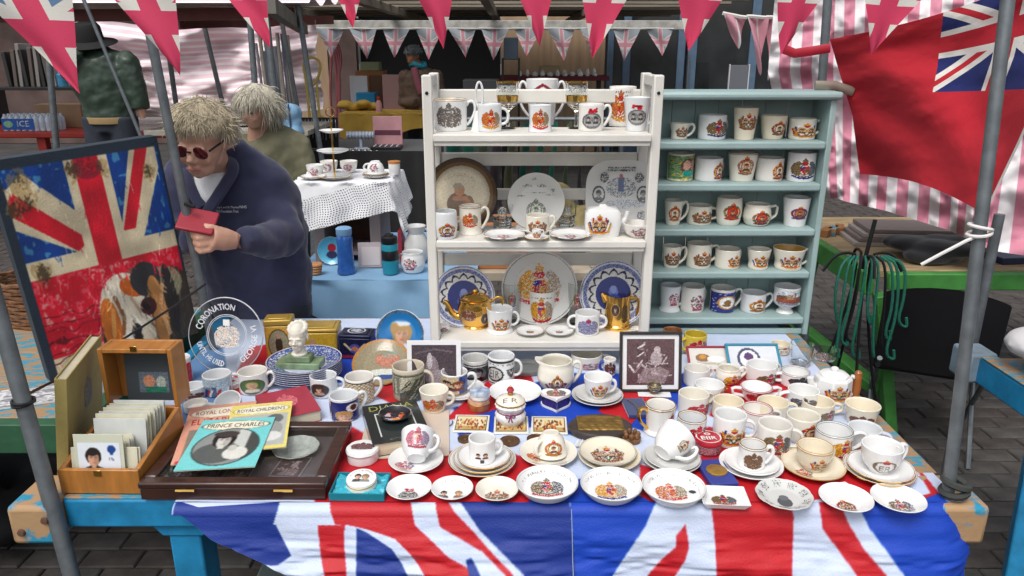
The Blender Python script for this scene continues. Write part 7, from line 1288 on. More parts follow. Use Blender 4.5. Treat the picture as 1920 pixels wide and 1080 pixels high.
o = thing('jug_stack', 'pale grey ornate jug behind the flowered teapot', 'jug', (cx_(782, 3.24, BZ), 3.24, BZ)); MB().lathe([(0, 0), (.04, 0), (.06, .04), (.055, .09), (.035, .13), (.045, .165), (.04, .165), (0, .12)], 24).build('body', GREYI, o); MB().tube(smooth([(.04, 0, .15), (.08, 0, .14), (.08, 0, .08), (.055, 0, .05)], 2), .006, 8).build('handle', GREYI, o)
o = box('red_book', 0, .016, 0, .11, 0, .15, mat('red_board', (.36, .03, .05), .5), None, .002, (cx_(748, 3.2, BZ), 3.2, BZ)); tag(o, 'narrow red book standing behind the teal flask', 'book')
# ------------------------------------------------------------------ jewellery stall
BV = mat('black_velvet', (.010, .010, .012), .9, sheen=.3, var=.3); js = thing('jewellery_table', 'black draped jewellery table behind the lace cloth', 'table', (PY(672, 280, 6.6)[0], 6.6, 0)); JZ = PY(672, 283, 6.6)[2]
box('top', -.62, .58, 0, .9, JZ - .03, JZ, BV, js, .004); sheet('drape', lambda u, v: (-.62 + u * 1.2, -.012 - .012 * np.sin(u * 40), JZ - .002 - (1 - v) * (JZ - .1)), 60, 6, BV, js)
for x in (-.55, .5):
    for y in (.1, .8): box('leg', x - .03, x + .03, y - .03, y + .03, 0, JZ - .0305, BLACK, js)
SILV = mat('silver_chain', (.6, .6, .62), .25, metal=.9); nb = thing('necklace_board', 'black velvet board hung with silver necklaces', 'necklace display', (PY(598, 255, 6.8)[0], 6.8, JZ), (R(-8), 0, 0)); box('board', -.17, .17, 0, .02, 0, .27, BV, nb, .003)
for i in range(11): MB().tube([(-.15 + i * .03, -.004, .25), (-.15 + i * .03 + .004, -.006, .1 + .04 * math.sin(i * 2)), (-.15 + i * .03, -.006, .05 + .05 * math.sin(i * 1.7) ** 2)], .0028, 5).build('necklace', SILV, nb)
bs_ = thing('bracelet_stand', 'pale T shaped stand draped with bracelets on black table', 'bracelet stand', (PY(677, 273, 6.75)[0], 6.75, JZ)); PB = mat('pale_blue_plastic', (.42, .48, .60), .5); box('foot', -.06, .06, -.04, .04, 0, .012, PB, bs_); box('post', -.012, .012, -.012, .012, .0125, .09, PB, bs_); MB().tube([(-.12, 0, .12), (.12, 0, .12)], .032, 12).build('bar', PB, bs_)
for i in range(8): MB().tube([(-.1 + i * .029, .036 * math.sin(a), .12 + .036 * math.cos(a)) for a in np.linspace(0, 6.28, 15)], .003, 5).build('bracelet', SILV, bs_)
tr = thing('ring_case', 'black ring tray case with raised pink lined lid', 'ring tray', (PY(724, 276, 6.68)[0], 6.68, JZ)); box('tray', -.13, .13, -.06, .12, 0, .03, BLACK, tr); box('lid', -.13, .13, .122, .14, .03, .28, mat('pink_satin', (.55, .28, .30), .5, var=.2), tr); box('lid_band', -.115, .115, .115, .1215, .12, .16, mat('plum', (.12, .03, .06), .6), tr)
for i in range(5):
    for j in range(3): MB().ball((-.1 + i * .05, -.04 + j * .05, .034), .009, 8).build('ring', SILV, tr)
for i in range(26): o = MB().tube([(.02 * math.cos(a), .012 * math.sin(a), .004 + .004 * math.sin(a)) for a in np.linspace(0, 5, 9)], .0035, 5).build('silver_bangle', SILV, None, (PY(575 + i * 5.5, 280, 6.64)[0], 6.635 + .03 * (i % 2), JZ + .0005)); tag(o, 'small silver bangle in the row along the black table edge', 'bangle', 'bangles along the black table edge')
# ------------------------------------------------------------------ far stalls and shop fronts
roof = thing('market_canopy', 'weathered timber canopy over the far stalls', 'canopy', (0, 0, 0)); RW = mat('weathered_timber', (.26, .22, .17), .7, var=.35, vs=6, stretch=(.3, 3, 3)); RX0, RX1 = PY(505, 60, 8)[0] - .3, PY(1330, 60, 8)[0]
box('roof_sheet', RX0, RX1 + .4, 9.4, 12.6, 2.24, 2.28, mat('canopy_sheet', (.20, .18, .15), .8, var=.2), roof)
for i in range(9): y = 6.5 + i * .62; box('rafter', RX0, RX1 + .3, y, y + .10, 2.14, 2.2395, RW, roof, .006)
for i in range(4): box('purlin', RX0 + .3 + i * 1.1, RX0 + .38 + i * 1.1, 6.25, 12.5, 2.06, 2.1395, RW, roof, .006)
WB = mat('flaking_white_beam', (.58, .58, .55), .6, var=.35, vs=10, col2=(.30, .29, .26)); y9 = 8.9; a = PY(585, 47, y9); b = PY(1290, 44, y9); o = box('white_beam', a[0], b[0], y9, y9 + .07, a[2] - .05, a[2] + .05, WB, None, .006); tag(o, 'flaking white timber beam with small bunting pinned beneath it', 'beam')
o = MB().bar(tuple(PY(505, 10, 4.6)), tuple(PY(570, 55, 7.4)), .07, .09).build('roof_arm', mat('grey_timber', (.16, .15, .13), .6, var=.3)); tag(o, 'grey roof arm slanting up over the jewellery stall', 'beam')
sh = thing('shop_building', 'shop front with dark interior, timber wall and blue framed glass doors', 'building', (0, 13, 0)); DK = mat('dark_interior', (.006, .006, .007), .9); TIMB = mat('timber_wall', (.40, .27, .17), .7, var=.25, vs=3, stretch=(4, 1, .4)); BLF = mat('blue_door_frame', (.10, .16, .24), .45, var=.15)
def fx(px): return PY(px, 90, 13)[0]
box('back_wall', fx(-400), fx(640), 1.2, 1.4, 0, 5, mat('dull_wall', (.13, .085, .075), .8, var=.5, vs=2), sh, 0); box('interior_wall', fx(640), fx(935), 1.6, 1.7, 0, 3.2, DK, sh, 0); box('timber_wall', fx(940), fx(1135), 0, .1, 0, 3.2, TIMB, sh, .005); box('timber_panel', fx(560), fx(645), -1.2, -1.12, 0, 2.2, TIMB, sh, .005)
box('stall_board', fx(1135), fx(1990), .5, .6, 0, 5, mat('slate_wall', (.19, .205, .22), .8, var=.3, vs=2), sh, 0)
GLS = mat('dark_shop_glass', (.03, .033, .036), .05, spec=.8, var=.5, vs=2)
for x0, x1 in ((1140, 1150), (1168, 1182), (1270, 1284), (1290, 1306), (1404, 1420), (1500, 1560)): box('door_frame', fx(x0), fx(x1), -.05, .05, 0, 2.6, BLF, sh, .01)
for x0, x1 in ((1150.5, 1167.5), (1182.5, 1269.5), (1306.5, 1403.5), (1420.5, 1499.5)): box('glass_pane', fx(x0), fx(x1), -.01, .01, .1, 2.58, GLS, sh, 0)
box('door_rail', fx(1182.5), fx(1269.5), -.04, .04, .0, .0995, BLF, sh, 0); box('fascia', fx(1138), fx(1560), -.08, .08, 2.6005, 3.4, BLF, sh, .01); MB().tube([(fx(1290), -.12, 1.0), (fx(1290), -.12, 1.6)], .02, 8).build('door_handle', STEEL, sh)
box('upper_wall', fx(-400), fx(1990), .0, .2, 3.45, 8, mat('brick_upper', (.20, .16, .13), .8, var=.3, vs=3), sh, 0)
# left end market hall behind
mz = thing('mustard_table', 'table under a mustard cloth in front of the woman in brown', 'table', (PY(700, 215, 9.3)[0], 9.3, 0)); MZ = PY(700, 212, 9.3)[2]; MC = mat('mustard_cloth2', (.40, .25, .04), .8, var=.25, vs=5)
box('top', -.42, .62, 0, .7, MZ - .03, MZ, MC, mz, .01); sheet('drape', lambda u, v: (-.42 + u * 1.04, -.015 - .02 * np.sin(u * 18), MZ - .002 - (1 - v) * (.28 + .1 * np.sin(u * 5))), 50, 8, MC, mz)
for x in (-.35, .55): box('leg', x - .03, x + .03, .3, .36, 0, MZ - .0305, BLACK, mz)
vmb = MB(); [vmb.ball((RS.uniform(-.2, .2), RS.uniform(-.08, .08), RS.uniform(.03, .1)), (.1, .08, .05), 10) for i in range(10)]; o = vox('mustard_bundle', vmb, .02, MC, None, 3, (PY(672, 205, 9.6)[0], 9.7, MZ)); tag(o, 'crumpled mustard cloth bundle on the far table', 'cloth')
def bg(name, lb, cat, px0, px1, y0, y1, Y, m, dep=.1, bev=.004, rot=(0, 0, 0)):
    a = PY(px0, y1, Y); b = PY(px1, y0, Y); o = box(name, 0, b[0] - a[0], 0, dep, 0, b[2] - a[2], m, None, bev, (a[0], Y, a[2]), rot); return tag(o, lb, cat)
def to_ground(name, lb, cat, px0, px1, y0, Y, m, dep=.3): a = PY(px0, y0, Y); b = PY(px1, y0, Y); o = box(name, 0, b[0] - a[0], 0, dep, 0, a[2], m, None, .006, (a[0], Y, 0)); return tag(o, lb, cat)
o = thing('pine_cabinet', 'orange pine cabinet with a green tin on top in the dark shop', 'cabinet', (PY(692, 133, 11)[0], 11, 0)); z1 = PY(692, 133, 11)[2]; PINE = mat('orange_pine', (.36, .15, .05), .5, var=.2); box('carcass', -.2, .2, .0, .35, 0, z1, PINE, o); box('door', -.18, .0, -.02, -.0005, .1, z1 - .06, PINE, o); box('door', .01, .18, -.02, -.0005, .1, z1 - .06, mat('dark_brown_door', (.16, .08, .04), .6), o)  # second door in a darker brown than the pine
o = box('green_tin', -.14, .14, 0, .2, 0, .12, mat('pale_green_tin', (.30, .34, .20), .5), None, .01, (PY(692, 133, 11)[0], 11.05, z1)); tag(o, 'pale green tin on top of the pine cabinet', 'tin')
to_ground('mauve_board', 'mauve board leaning beside the woman in the brown coat', 'board', 716, 757, 140, 9.9, mat('mauve_board', (.22, .13, .13), .7), .03); to_ground('white_canvas', 'blank white board leaning against the pine cabinet', 'board', 655, 688, 142, 10.6, mat('white_board', (.66, .66, .67), .6), .03)
o = to_ground('blue_crate', 'bright blue plastic crate in front of the pine cabinet', 'crate', 667, 702, 174, 10.4, mat('blue_crate', (.02, .25, .48), .4), .3); 
o = thing('sauce_bottle', 'small red capped bottle on the mustard table', 'bottle', (PY(711, 212, 9.45)[0], 9.45, MZ)); MB().lathe([(0, 0), (.04, 0), (.04, .1), (.02, .14), (0, .14)], 12).build('body', mat('pink_liquid', (.5, .25, .25), .3), o); MB().lathe([(.02, .14), (.02, .19), (0, .19)], 12).build('cap', REDP, o)
YEL = mat('yellow_bentwood', (.55, .42, .10), .5); o = thing('yellow_stand', 'yellow bentwood clothes stand with looped top', 'clothes stand', (PY(592, 210, 7.2)[0], 7.2, 0)); zq = PY(592, 105, 7.2)[2]; MB().tube(smooth([(-.06, 0, 0), (-.06, 0, zq - .25), (-.09, 0, zq - .05), (0, 0, zq), (.09, 0, zq - .05), (.05, 0, zq - .2), (-.03, 0, zq - .28)], 2), .013, 8).build('frame', YEL, o); MB().tube([(-.05, 0, zq - .45), (.12, 0, zq - .6)], .01, 6).build('arm', YEL, o); MB().tube([(.04, 0, 0), (.03, 0, zq - .25)], .012, 8).build('frame', YEL, o)
for i in range(14): a = PY(505 + i * 4.2, 215, 7.9); o = MB().tube([(a[0], 7.9 + .05 * (i % 3), 0), (a[0] - .08 + .02 * (i % 4), 7.95, 1.75 + .1 * math.sin(i * 2))], .014 + .006 * (i % 3), 7).build('scaffold_pipe', mat('pipe_%d' % (i % 4), [(.20, .20, .22), (.30, .27, .22), (.10, .12, .16), (.36, .33, .30)][i % 4], .5, var=.2)); tag(o, 'upright pipe in the bundle stacked behind the blonde passer by', 'pipe', 'bundle of stacked pipes')
for i in range(5): a = PY(622 + i * 5, 205, 10.5); o = MB().tube(smooth([(a[0], 10.5, .6), (a[0] + .08 * math.sin(i), 10.45, 1.2), (a[0] + .06, 10.5, 1.6), (a[0] - .02 * i, 10.5, 1.9)], 2), .016, 6).build('hanging_strap', mat('rose_strap', (.36, .10, .12), .6)); tag(o, 'rose coloured strap hanging on the timber panel', 'strap', 'straps on the timber panel')
o = thing('blue_bag', 'pale blue carrier bag hanging beside the black jewellery table', 'bag', (PY(542, 250, 5.6)[0], 5.6, PY(542, 262, 5.6)[2])); vmb = MB(); [vmb.ball((RS.uniform(-.07, .07), RS.uniform(-.04, .04), RS.uniform(.03, .2)), (.07, .05, .07), 12) for i in range(9)]; vox('sack', vmb, .012, BLC, o, 4); MB().tube([(-.03, -.05, .08), (-.03, -.06, .26), (.03, -.06, .26), (.03, -.05, .08)], .006, 6).build('handle', mat('navy_strap', (.03, .05, .12), .6), o)
lb_ = thing('bag_table', 'low stall board with papers behind the blonde passer by', 'table', (PY(470, 235, 6.3)[0], 6.3, 0)); zt2 = PY(470, 238, 6.3)[2]; box('top', -.75, .55, -.3, .5, zt2 - .04, zt2, mat('pale_boards', (.36, .33, .28), .7, var=.4, vs=5, stretch=(1, 6, 1)), lb_); box('leg', -.5, -.44, 0, .06, 0, zt2 - .0405, STEEL, lb_); box('leg', .4, .46, 0, .06, 0, zt2 - .0405, STEEL, lb_)
for i in range(4): o = box('magazine', -.14, .14, -.1, .1, 0, .02, mat('mag_%d' % i, [(.5, .15, .1), (.55, .5, .42), (.3, .32, .36), (.6, .55, .5)][i], .5), None, .002, (PY(400 + i * 28, 235, 6.2)[0], 6.12 + .06 * (i % 2), zt2 + .0005), (0, 0, R(10 * i))); tag(o, ['red covered magazine', 'cream magazine', 'grey magazine', 'white magazine'][i] + ' lying on the low stall board', 'magazine')
# china table far behind the white shelf
ct2 = thing('china_table', 'far table with maroon cloth crowded with white china', 'table', (PY(1040, 150, 10.6)[0], 10.6, 0)); cz2 = PY(1040, 143, 10.6)[2]; box('top', -.75, .75, 0, .6, cz2 - .06, cz2, mat('maroon_cloth', (.12, .012, .025), .7), ct2); box('leg', -.7, -.64, .2, .26, 0, cz2 - .0605, BLACK, ct2); box('leg', .6, .66, .2, .26, 0, cz2 - .0605, BLACK, ct2)
for i in range(22): 
    r_ = RS.uniform(.025, .045); h_ = RS.uniform(.04, .12); o = MB().lathe([(0, 0), (r_ * .8, 0), (r_, h_ * .4), (r_ * .7, h_ * .8), (r_ * .3, h_), (0, h_)], 12).build('white_ornament', WHITE, None, (PY(975 + (i % 11) * 14, 143, 10.75)[0], 10.68 + .14 * (i // 11) + .03 * (i % 2), cz2)); tag(o, 'small white china piece on the far maroon table', 'ornament', 'white china on the far maroon table')
o = bg('cream_chest', 'cream coloured chest among the far white china', 'chest', 1012, 1052, 122, 140, 10.9, mat('cream_chest', (.50, .38, .22), .6), .2); o.location.z = cz2
ch = thing('bar_chair', 'tall dark chair standing before the far china table', 'chair', (PY(958, 150, 9.6)[0], 9.6, 0)); cz3 = PY(958, 112, 9.6)[2]; NVY = mat('slate_blue_seat', (.05, .07, .10), .6); box('backrest', -.09, .09, .02, .05, cz3, cz3 + .26, NVY, ch, .01); box('seat', -.12, .12, -.2, .05, cz3 - .35, cz3 - .31, NVY, ch, .01)
for x in (-.1, .1): MB().tube([(x, .035, 0), (x, .035, cz3 + .02)], .012, 6).build('leg', BLACK, ch); MB().tube([(x, -.18, 0), (x, -.18, cz3 - .35)], .012, 6).build('leg', BLACK, ch)
o = to_ground('dark_bin', 'rounded dark grey hood behind the white handbell', 'hood', 868, 935, 150, 9.0, mat('dark_grey_bin', (.05, .055, .06), .6), .4)
o = thing('shop_sign_board', 'white edged A board standing outside the blue doors', 'sign board', (PY(1383, 170, 11.8)[0], 11.8, 0)); zz_ = PY(1383, 122, 11.8)[2]; box('panel', -.14, .14, 0, .03, .1, zz_, mat('grey_board_face', (.14, .15, .17), .5), o); 
for x in (-.155, .14): box('frame_bar', x, x + .015, -.01, .035, 0, zz_ + .012, mat('alu', (.6, .6, .62), .4), o)
bg('brown_sofa', 'brown display unit behind the shop glass', 'display unit', 1205, 1330, 142, 176, 12.3, mat('tan_unit', (.26, .16, .06), .6, var=.3), .3).location.z = .0
# clothing stall glimpsed through the shelf
gs = thing('garment_rail', 'rail of green garments glimpsed between the white shelf slats', 'clothes rail', (PY(1000, 290, 4.3)[0], 4.3, 0)); MB().tube([(-.5, 0, 1.32), (.5, 0, 1.32)], .012, 8).build('rail', STEEL, gs); MB().tube([(-.5, 0, 0), (-.5, 0, 1.32)], .012, 8).build('post', STEEL, gs); MB().tube([(.5, 0, 0), (.5, 0, 1.32)], .012, 8).build('post', STEEL, gs)
for i in range(12): c = [(.02, .24, .18), (.03, .30, .26), (.22, .34, .16), (.12, .10, .14), (.30, .24, .14), (.02, .16, .12)][i % 6]; sheet('garment', lambda u, v: (-.46 + i * .082 + .05 * (u - .5) + .012 * np.sin(v * 9), -.16 + u * .32, .62 + v * .68 + 0 * u), 8, 14, mat('garment_%d' % (i % 6), c, .8, var=.2), gs)
gt = thing('back_table', 'rear trestle with brown crates behind the white shelf unit', 'table', (.12, 3.35, 0)); box('top', -.42, .9, -.2, .45, .72, .76, mat('pale_boards2', (.42, .36, .28), .7, var=.3), gt); box('leg', -.38, -.32, .1, .16, 0, .7195, GRNP, gt); box('leg', .8, .86, .1, .16, 0, .7195, GRNP, gt)
o = box('terracotta_box', -.2, .22, -.1, .14, 0, .16, mat('terracotta', (.40, .16, .06), .7, var=.2), None, .004, (.0, 3.3, .7605)); tag(o, 'terracotta coloured box behind the bottom shelf of the white unit', 'box')
o = box('cream_box', -.15, .15, -.1, .14, 0, .20, mat('creamcard', (.50, .44, .36), .7, var=.2), None, .004, (.5, 3.32, .7605)); tag(o, 'cream cardboard carton behind the white unit', 'box')
vmb = MB(); [vmb.ball((RS.uniform(-.12, .12), RS.uniform(-.08, .08), RS.uniform(.05, .28)), (.09, .08, .08), 12) for i in range(12)]; o = vox('camouflage_bag', vmb, .014, mat('camouflage', (.30, .24, .10), .8, var=.8, vs=14, col2=(.06, .05, .02)), None, 4, (.26, 3.5, .7605)); tag(o, 'bunched camouflage bag behind the grey printed plate', 'bag')
# ------------------------------------------------------------------ bunting
BUJ = ujmat('bunting_print', (.56, .035, .10), (.62, .60, .55), (.10, .18, .32), .5, .50, 27, 27); BUS = ujmat('small_bunting_print', (.60, .26, .32), (.60, .60, .58), (.34, .38, .42), .5, .5, 56, 46); TAPE = mat('bunting_tape', (.66, .64, .60), .8)
def pennants(label, name, L, Y, m, amp, group=None):
    t = thing(name, label, 'bunting', (0, Y, 0), group=group); top = []
    for i, (a, b, c) in enumerate(L):
        A, B, C_ = [PY(*q, Y) - [0, Y, 0] for q in (a, b, c)]; top += [A, B]; ph = i * 1.7
        pn = sheet('pennant', lambda u, v: tuple((C_[k] + ((A[k] * (1 - u) + B[k] * u) - C_[k]) * v + (amp * np.sin(u * 5 + v * 4 + ph) * (.3 + .7 * (1 - v)) * v ** .4 if k == 1 else 0)) for k in range(3)), 14, 18, m, t); dt = pn.data.uv_layers[0].data; q = np.zeros(len(dt) * 2, np.float32); dt.foreach_get('uv', q); q[0::2] = .5 + (q[0::2] - .5) * q[1::2]; dt.foreach_set('uv', q)
    MB().tube(smooth([tuple(p) for p in top], 1), .004 if Y < 3 else .008, 5).build('tape', TAPE, t)
pennants('large faded union flag bunting strung between the front poles', 'large_bunting', [((-95, -60), (128, -52), (150, 176)), ((165, -62), (326, -60), (338, 142)), ((380, -60), (500, -58), (506, 90)), ((600, -64), (692, -62), (662, 53)), ((752, -66), (858, -66), (832, 92)), ((948, -66), (1050, -66), (1012, 88)), ((1082, -66), (1210, -62), (1110, 111)), ((1262, -66), (1395, -60), (1290, 96)), ((1452, -60), (1582, -56), (1464, 102)), ((1612, -56), (1765, -46), (1634, 104))], 1.52, BUJ, .012)
pennants('small faded union flag bunting pinned beneath the white beam', 'small_bunting', [((593 + i * 61.8, 53), (645 + i * 61.8, 54), (621 + i * 61.5 + 6 * math.sin(i * 2), 110 + 5 * math.sin(i * 3))) for i in range(11)], 8.85, BUS, .05)
WPN = mat('white_pennant_cloth', (.68, .66, .66), .7, var=.12, vs=10)
pennants('tangled white streamers hanging beside the red ensign', 'white_streamers', [((1355, 25), (1400, 34), (1385, 92)), ((1400, 30), (1440, 34), (1426, 142)), ((1436, 32), (1470, 34), (1440, 152)), ((1455, 34), (1510, 36), (1462, 165)), ((1490, 30), (1540, 36), (1466, 168)), ((1540, 36), (1600, 30), (1572, 78)), ((1640, 20), (1705, 12), (1725, 86))], 3.3, stripemat('white_red_streamer', (.62, .30, .36), (.70, .68, .68), 2, .16), .05)
# ------------------------------------------------------------------ red ensign and striped sheet on the right
m, n_, b_, u_, v_, mth, mix = nodemat('red_ensign_cloth', .95, .3, 300)
uj = uj_nodes(u_, v_, mth, mix, (.42, .012, .025), (.64, .62, .58), (.010, .018, .11), .735, .80, 98, 62); inc = mth('MULTIPLY', mth('GREATER_THAN', u_, .44), mth('GREATER_THAN', v_, .52)); n_.links.new(mix(mth('GREATER_THAN', u_, .985), mix(inc, (.40, .010, .022), uj), (.55, .55, .52)), b_.inputs['Base Color'])
le = [(1612, 326), (1598, 215), (1575, 140), (1556, 74)]; re = [(1848, 402), (1915, 262), (1990, 90), (2040, -90)]
def curve(P, v): k = np.linspace(0, 1, len(P)); return np.interp(v, k, [p[0] for p in P]), np.interp(v, k, [p[1] for p in P])
def ensign(u, v):
    lx, ly = curve(le, v); rx, ry = curve(re, v); x = lx + (rx - lx) * u; y = ly + (ry - ly) * u + np.sin(u * math.pi) * (1 - v) * -18 + np.sin(u * math.pi) * v * 22; Yd = 2.40 - .62 * u + .016 * np.sin(u * 9 + v * 3) + .010 * np.sin((u + v) * 12) + .045 * CV(2, XY=(u + .6 * v, v)).noise(5, 3) + .010 * CV(2, XY=(u - .4 * v, v * .4)).noise(13, 6) + .002 * CV(2, XY=(u, v)).noise(36, 8)
    d0 = _fw[None, None] + np.array([1., 0, 0]) * ((x - 960) / F)[..., None] + _up * ((540 - y) / F)[..., None]; P = _C + d0 * (Yd / d0[..., 1])[..., None]; return P[..., 0], P[..., 1], P[..., 2]
o = sheet('red_ensign', ensign, 150, 110, m); tag(o, 'red ensign with union canton flying between the poles', 'flag')
for i, (q, Y) in enumerate((([(1556, 90), (1520, 96), (1490, 100), (1470, 92)], 2.42), ([(1600, 172), (1565, 160), (1528, 160)], 2.42))): o = MB().tube([tuple(PY(*p, Y)) for p in q], .014, 8, flat=.35).build('flag_tie', (mat('red_tie', (.38, .012, .03), .5), mat('clip_metal', (.36, .32, .26), .4, metal=.6))[i]); tag(o, ('red cloth tie wrapped round the rear pole', 'metal clamp holding the ensign to the rear pole')[i], ('tie', 'clamp')[i])
bl = [(1440, 372), (1560, 372), (1660, 395), (1780, 432), (1860, 470), (2060, 500)]; tl = [(1440, -60), (2060, -60)]
def tarp(u, v):
    x, y0 = curve(bl, u); x1, y1 = curve(tl, u); x = x * (1 - v) + x1 * v + np.clip(.25 - u, 0, 1) * np.where(v > .55, (v - .55) * 160, -(.55 - v) * -380 * 1.0) ; y = y0 * (1 - v) + y1 * v; vn = CV(2, XY=(u, v)); Yd = 2.92 + .16 * vn.noise(8, 3) + .07 * vn.noise(19, 4) + .03 * vn.noise(44, 5)
    d0 = _fw[None, None] + np.array([1., 0, 0]) * ((x - 960) / F)[..., None] + _up * ((540 - y) / F)[..., None]; P = _C + d0 * (Yd / d0[..., 1])[..., None]; return P[..., 0], P[..., 1], P[..., 2]
o = sheet('striped_tarpaulin', tarp, 200, 90, stripemat('stripe_tarp_right', (.58, .22, .30), (.70, .67, .68), 15, .48)); tag(o, 'pink and white striped tarpaulin hanging behind the red ensign', 'tarpaulin')
cpt = ext(pR0, pR1, PY(1838, 430, 1.47)[2]); o = MB().tube(ringpts(cpt, .021, 20, .5) + [tuple(cpt + np.array([-.03, -.01, -.02])), tuple(cpt + np.array([-.07, 0, -.05])), tuple(cpt + np.array([-.10, .01, -.075]))], .0036, 7).build('rope_tie', mat('white_rope', (.72, .70, .68), .7)); tag(o, 'white cord wound round the pole beneath the red ensign', 'cord')
o = MB().tube(ringpts(pR0 + np.array([.012, 0, .03]), .024, 16, .6), .008, 6).build('rag_knot', mat('dark_rag', (.05, .055, .05), .9, var=.4)); tag(o, 'dark rag knotted at the foot of the ensign pole', 'rag')
# green table, stand of cords, chair, turquoise table
GP = mat('bright_green_paint', (.06, .25, .05), .5, var=.3, vs=12); gt = thing('green_trestle', 'bright green trestle table behind the duck egg cabinet', 'table', (0, 0, 0)); gx = 1.57
box('top', gx, 3.2, 3.12, 4.2, .745, .7795, mat('plank_top', (.36, .26, .14), .7, var=.4, vs=8, stretch=(1, 6, 1)), gt); box('front_rail', gx + .06, 3.2, 3.075, 3.119, .70, .776, GP, gt, .006); box('side_rail', gx - .045, gx - .0005, 3.08, 4.2, .68, .779, GP, gt, .006)
for a, b in (((gx + .02, 3.06, .69), (gx + .16, 3.04, 0)), ((gx - .02, 3.7, .67), (gx - .1, 3.72, 0)), ((gx - .05, 3.66, .30), (gx + .12, 3.10, .2)), ((gx + 1.3, 3.1, .7), (gx + 1.3, 3.1, 0))): MB().bar(a, b, .07, .05).build('leg', GP, gt, bevel=.005)
o = thing('black_holdall', 'folded black holdall lying on the green trestle', 'bag', (1.9, 3.3, .7797)); vmb = MB(); [vmb.ball((RS.uniform(-.17, .2), RS.uniform(-.08, .1), RS.uniform(.02, .07)), (.11, .08, .035), 12) for i in range(12)]; vox('sack', vmb, .012, BV, o, 5)
o = box('navy_folder', -.15, .15, -.1, .1, 0, .03, mat('navy_folder', (.02, .03, .08), .4), None, .004, (2.32, 3.32, .78), (0, 0, R(8))); tag(o, 'navy blue folder beside the black holdall', 'folder')
fr_ = thing('picture_frames', 'stack of pale picture frames lying on the green trestle', 'frames', (2.0, 3.62, .78), (0, 0, R(-6)))
for i in range(4): box('frame_board', -.32 + .02 * i, .3, -.12, .12, i * .022, i * .022 + .020, mat('frame_pale_%d' % (i % 2), [(.34, .30, .28), (.20, .16, .15)][i % 2], .5), fr_, .003)
for i in range(9): o = box('wooden_block', -.05, .05, -.022, .022, 0, .04, WORN if i % 2 else PINE, None, .004, (1.62 + .045 * i, 3.75 + .03 * (i % 3), .7797 + .0), (0, 0, R(50 + 8 * i))); tag(o, 'small wooden block in the heap on the green trestle', 'wood block', 'wooden blocks on the green trestle')
st = thing('cord_stand', 'black hooked metal stand hung with green elastic cords', 'stand', (1.33, 2.72, 0)); zs = PY(1612, 480, 2.72)[2]
for a in np.linspace(0, 2 * math.pi, 5)[:4]: MB().tube(smooth([(.28 * math.cos(a), .2 * math.sin(a), 0), (.12 * math.cos(a), .1 * math.sin(a), .35), (0, 0, zs), (.1 * math.cos(a), .08 * math.sin(a), zs + .02), (.15 * math.cos(a), .1 * math.sin(a), zs - .06)], 2), .006, 6).build('rod', BLACK, st)
MB().tube([(0, 0, zs - .05), (.02, 0, zs + .14)], .008, 8).build('mast', BLACK, st)
GC = mat('green_elastic', (.015, .17, .11), .6, var=.3, vs=80)
for i in range(11): x = -.12 + i * .027; ln = .22 + .16 * abs(math.sin(i * 1.9)); o = MB().tube(smooth([(x * .5, -.02, zs + .005), (x * .9, -.05, zs - .02), (x + .01 * math.sin(i), -.06, zs - ln * .6), (x + .02 * math.cos(i), -.055, zs - ln), (x + .03, -.05, zs - ln - .03), (x + .02, -.05, zs - ln + .015)], 2), .0055, 6).build('elastic_cord', GC if i % 4 != 3 else BLACK, None, (1.33, 2.72, 0)); tag(o, ('green elastic cord looped over the hooked stand', 'black elastic cord looped over the hooked stand')[i % 4 == 3], 'cord', ('green cords on the hooked stand', 'black cords on the hooked stand')[i % 4 == 3])
ch = thing('black_chair', 'black moulded folding chair turned away beside the green trestle', 'chair', (1.75, 2.86, 0), (0, 0, R(-24)))
sheet('backrest', lambda u, v: ((u - .5) * .44, -.04 * np.sin(u * math.pi) - .06 * v, .42 + v * .38 - .05 * (2 * u - 1) ** 2 * v), 20, 14, BLACK, ch); sheet('backrest_shell', lambda u, v: ((u - .5) * .44, .02 - .04 * np.sin(u * math.pi) - .06 * v, .42 + v * .38 - .05 * (2 * u - 1) ** 2 * v), 20, 14, BLACK, ch, True); box('seat', -.22, .22, .02, .42, .38, .42, BLACK, ch, .015)
for x in (-.2, .2): MB().tube([(x, .0, 0), (x, .36, .39)], .011, 8).build('leg', STEEL, ch); MB().tube([(x, .4, 0), (x, -.02, .45)], .011, 8).build('leg', STEEL, ch)
o = MB().lathe([(0, 0), (.032, 0), (.034, .006), (.034, .2), (.026, .22), (.026, .25), (0, .25)], 18, Matrix.Rotation(R(90), 4, 'Y')).build('steel_flask', STEEL, None, (1.50, 2.62, .034), (0, 0, R(-12))); tag(o, 'grey steel flask lying on the paving under the black chair', 'flask')
tt = thing('turquoise_table', 'turquoise trestle table at the far side of the walkway', 'table', (0, 0, 0)); bx = 1.47
box('top', bx + .04, 2.6, 1.2, 2.16, .74, .776, WORN, tt); box('side_rail', bx, bx + .0395, 1.2, 2.18, .69, .773, TPAINT, tt, .005); box('rail_cap', bx - .001, bx + .05, 1.2, 2.16, .7765, .781, WORN, tt, .001); box('corner_block', bx - .03, bx + .06, 2.165, 2.27, .685, .785, mat('grey_blue_block', (.22, .30, .36), .6, var=.4, vs=12), tt, .01)
MB().bar((bx + .02, 1.86, .69), (bx - .04, 1.74, 0), .075, .06).build('leg', TPAINT, tt, bevel=.005); MB().bar((bx + .9, 2.05, .69), (bx + .9, 2.05, 0), .07, .06).build('leg', TPAINT, tt, bevel=.005)
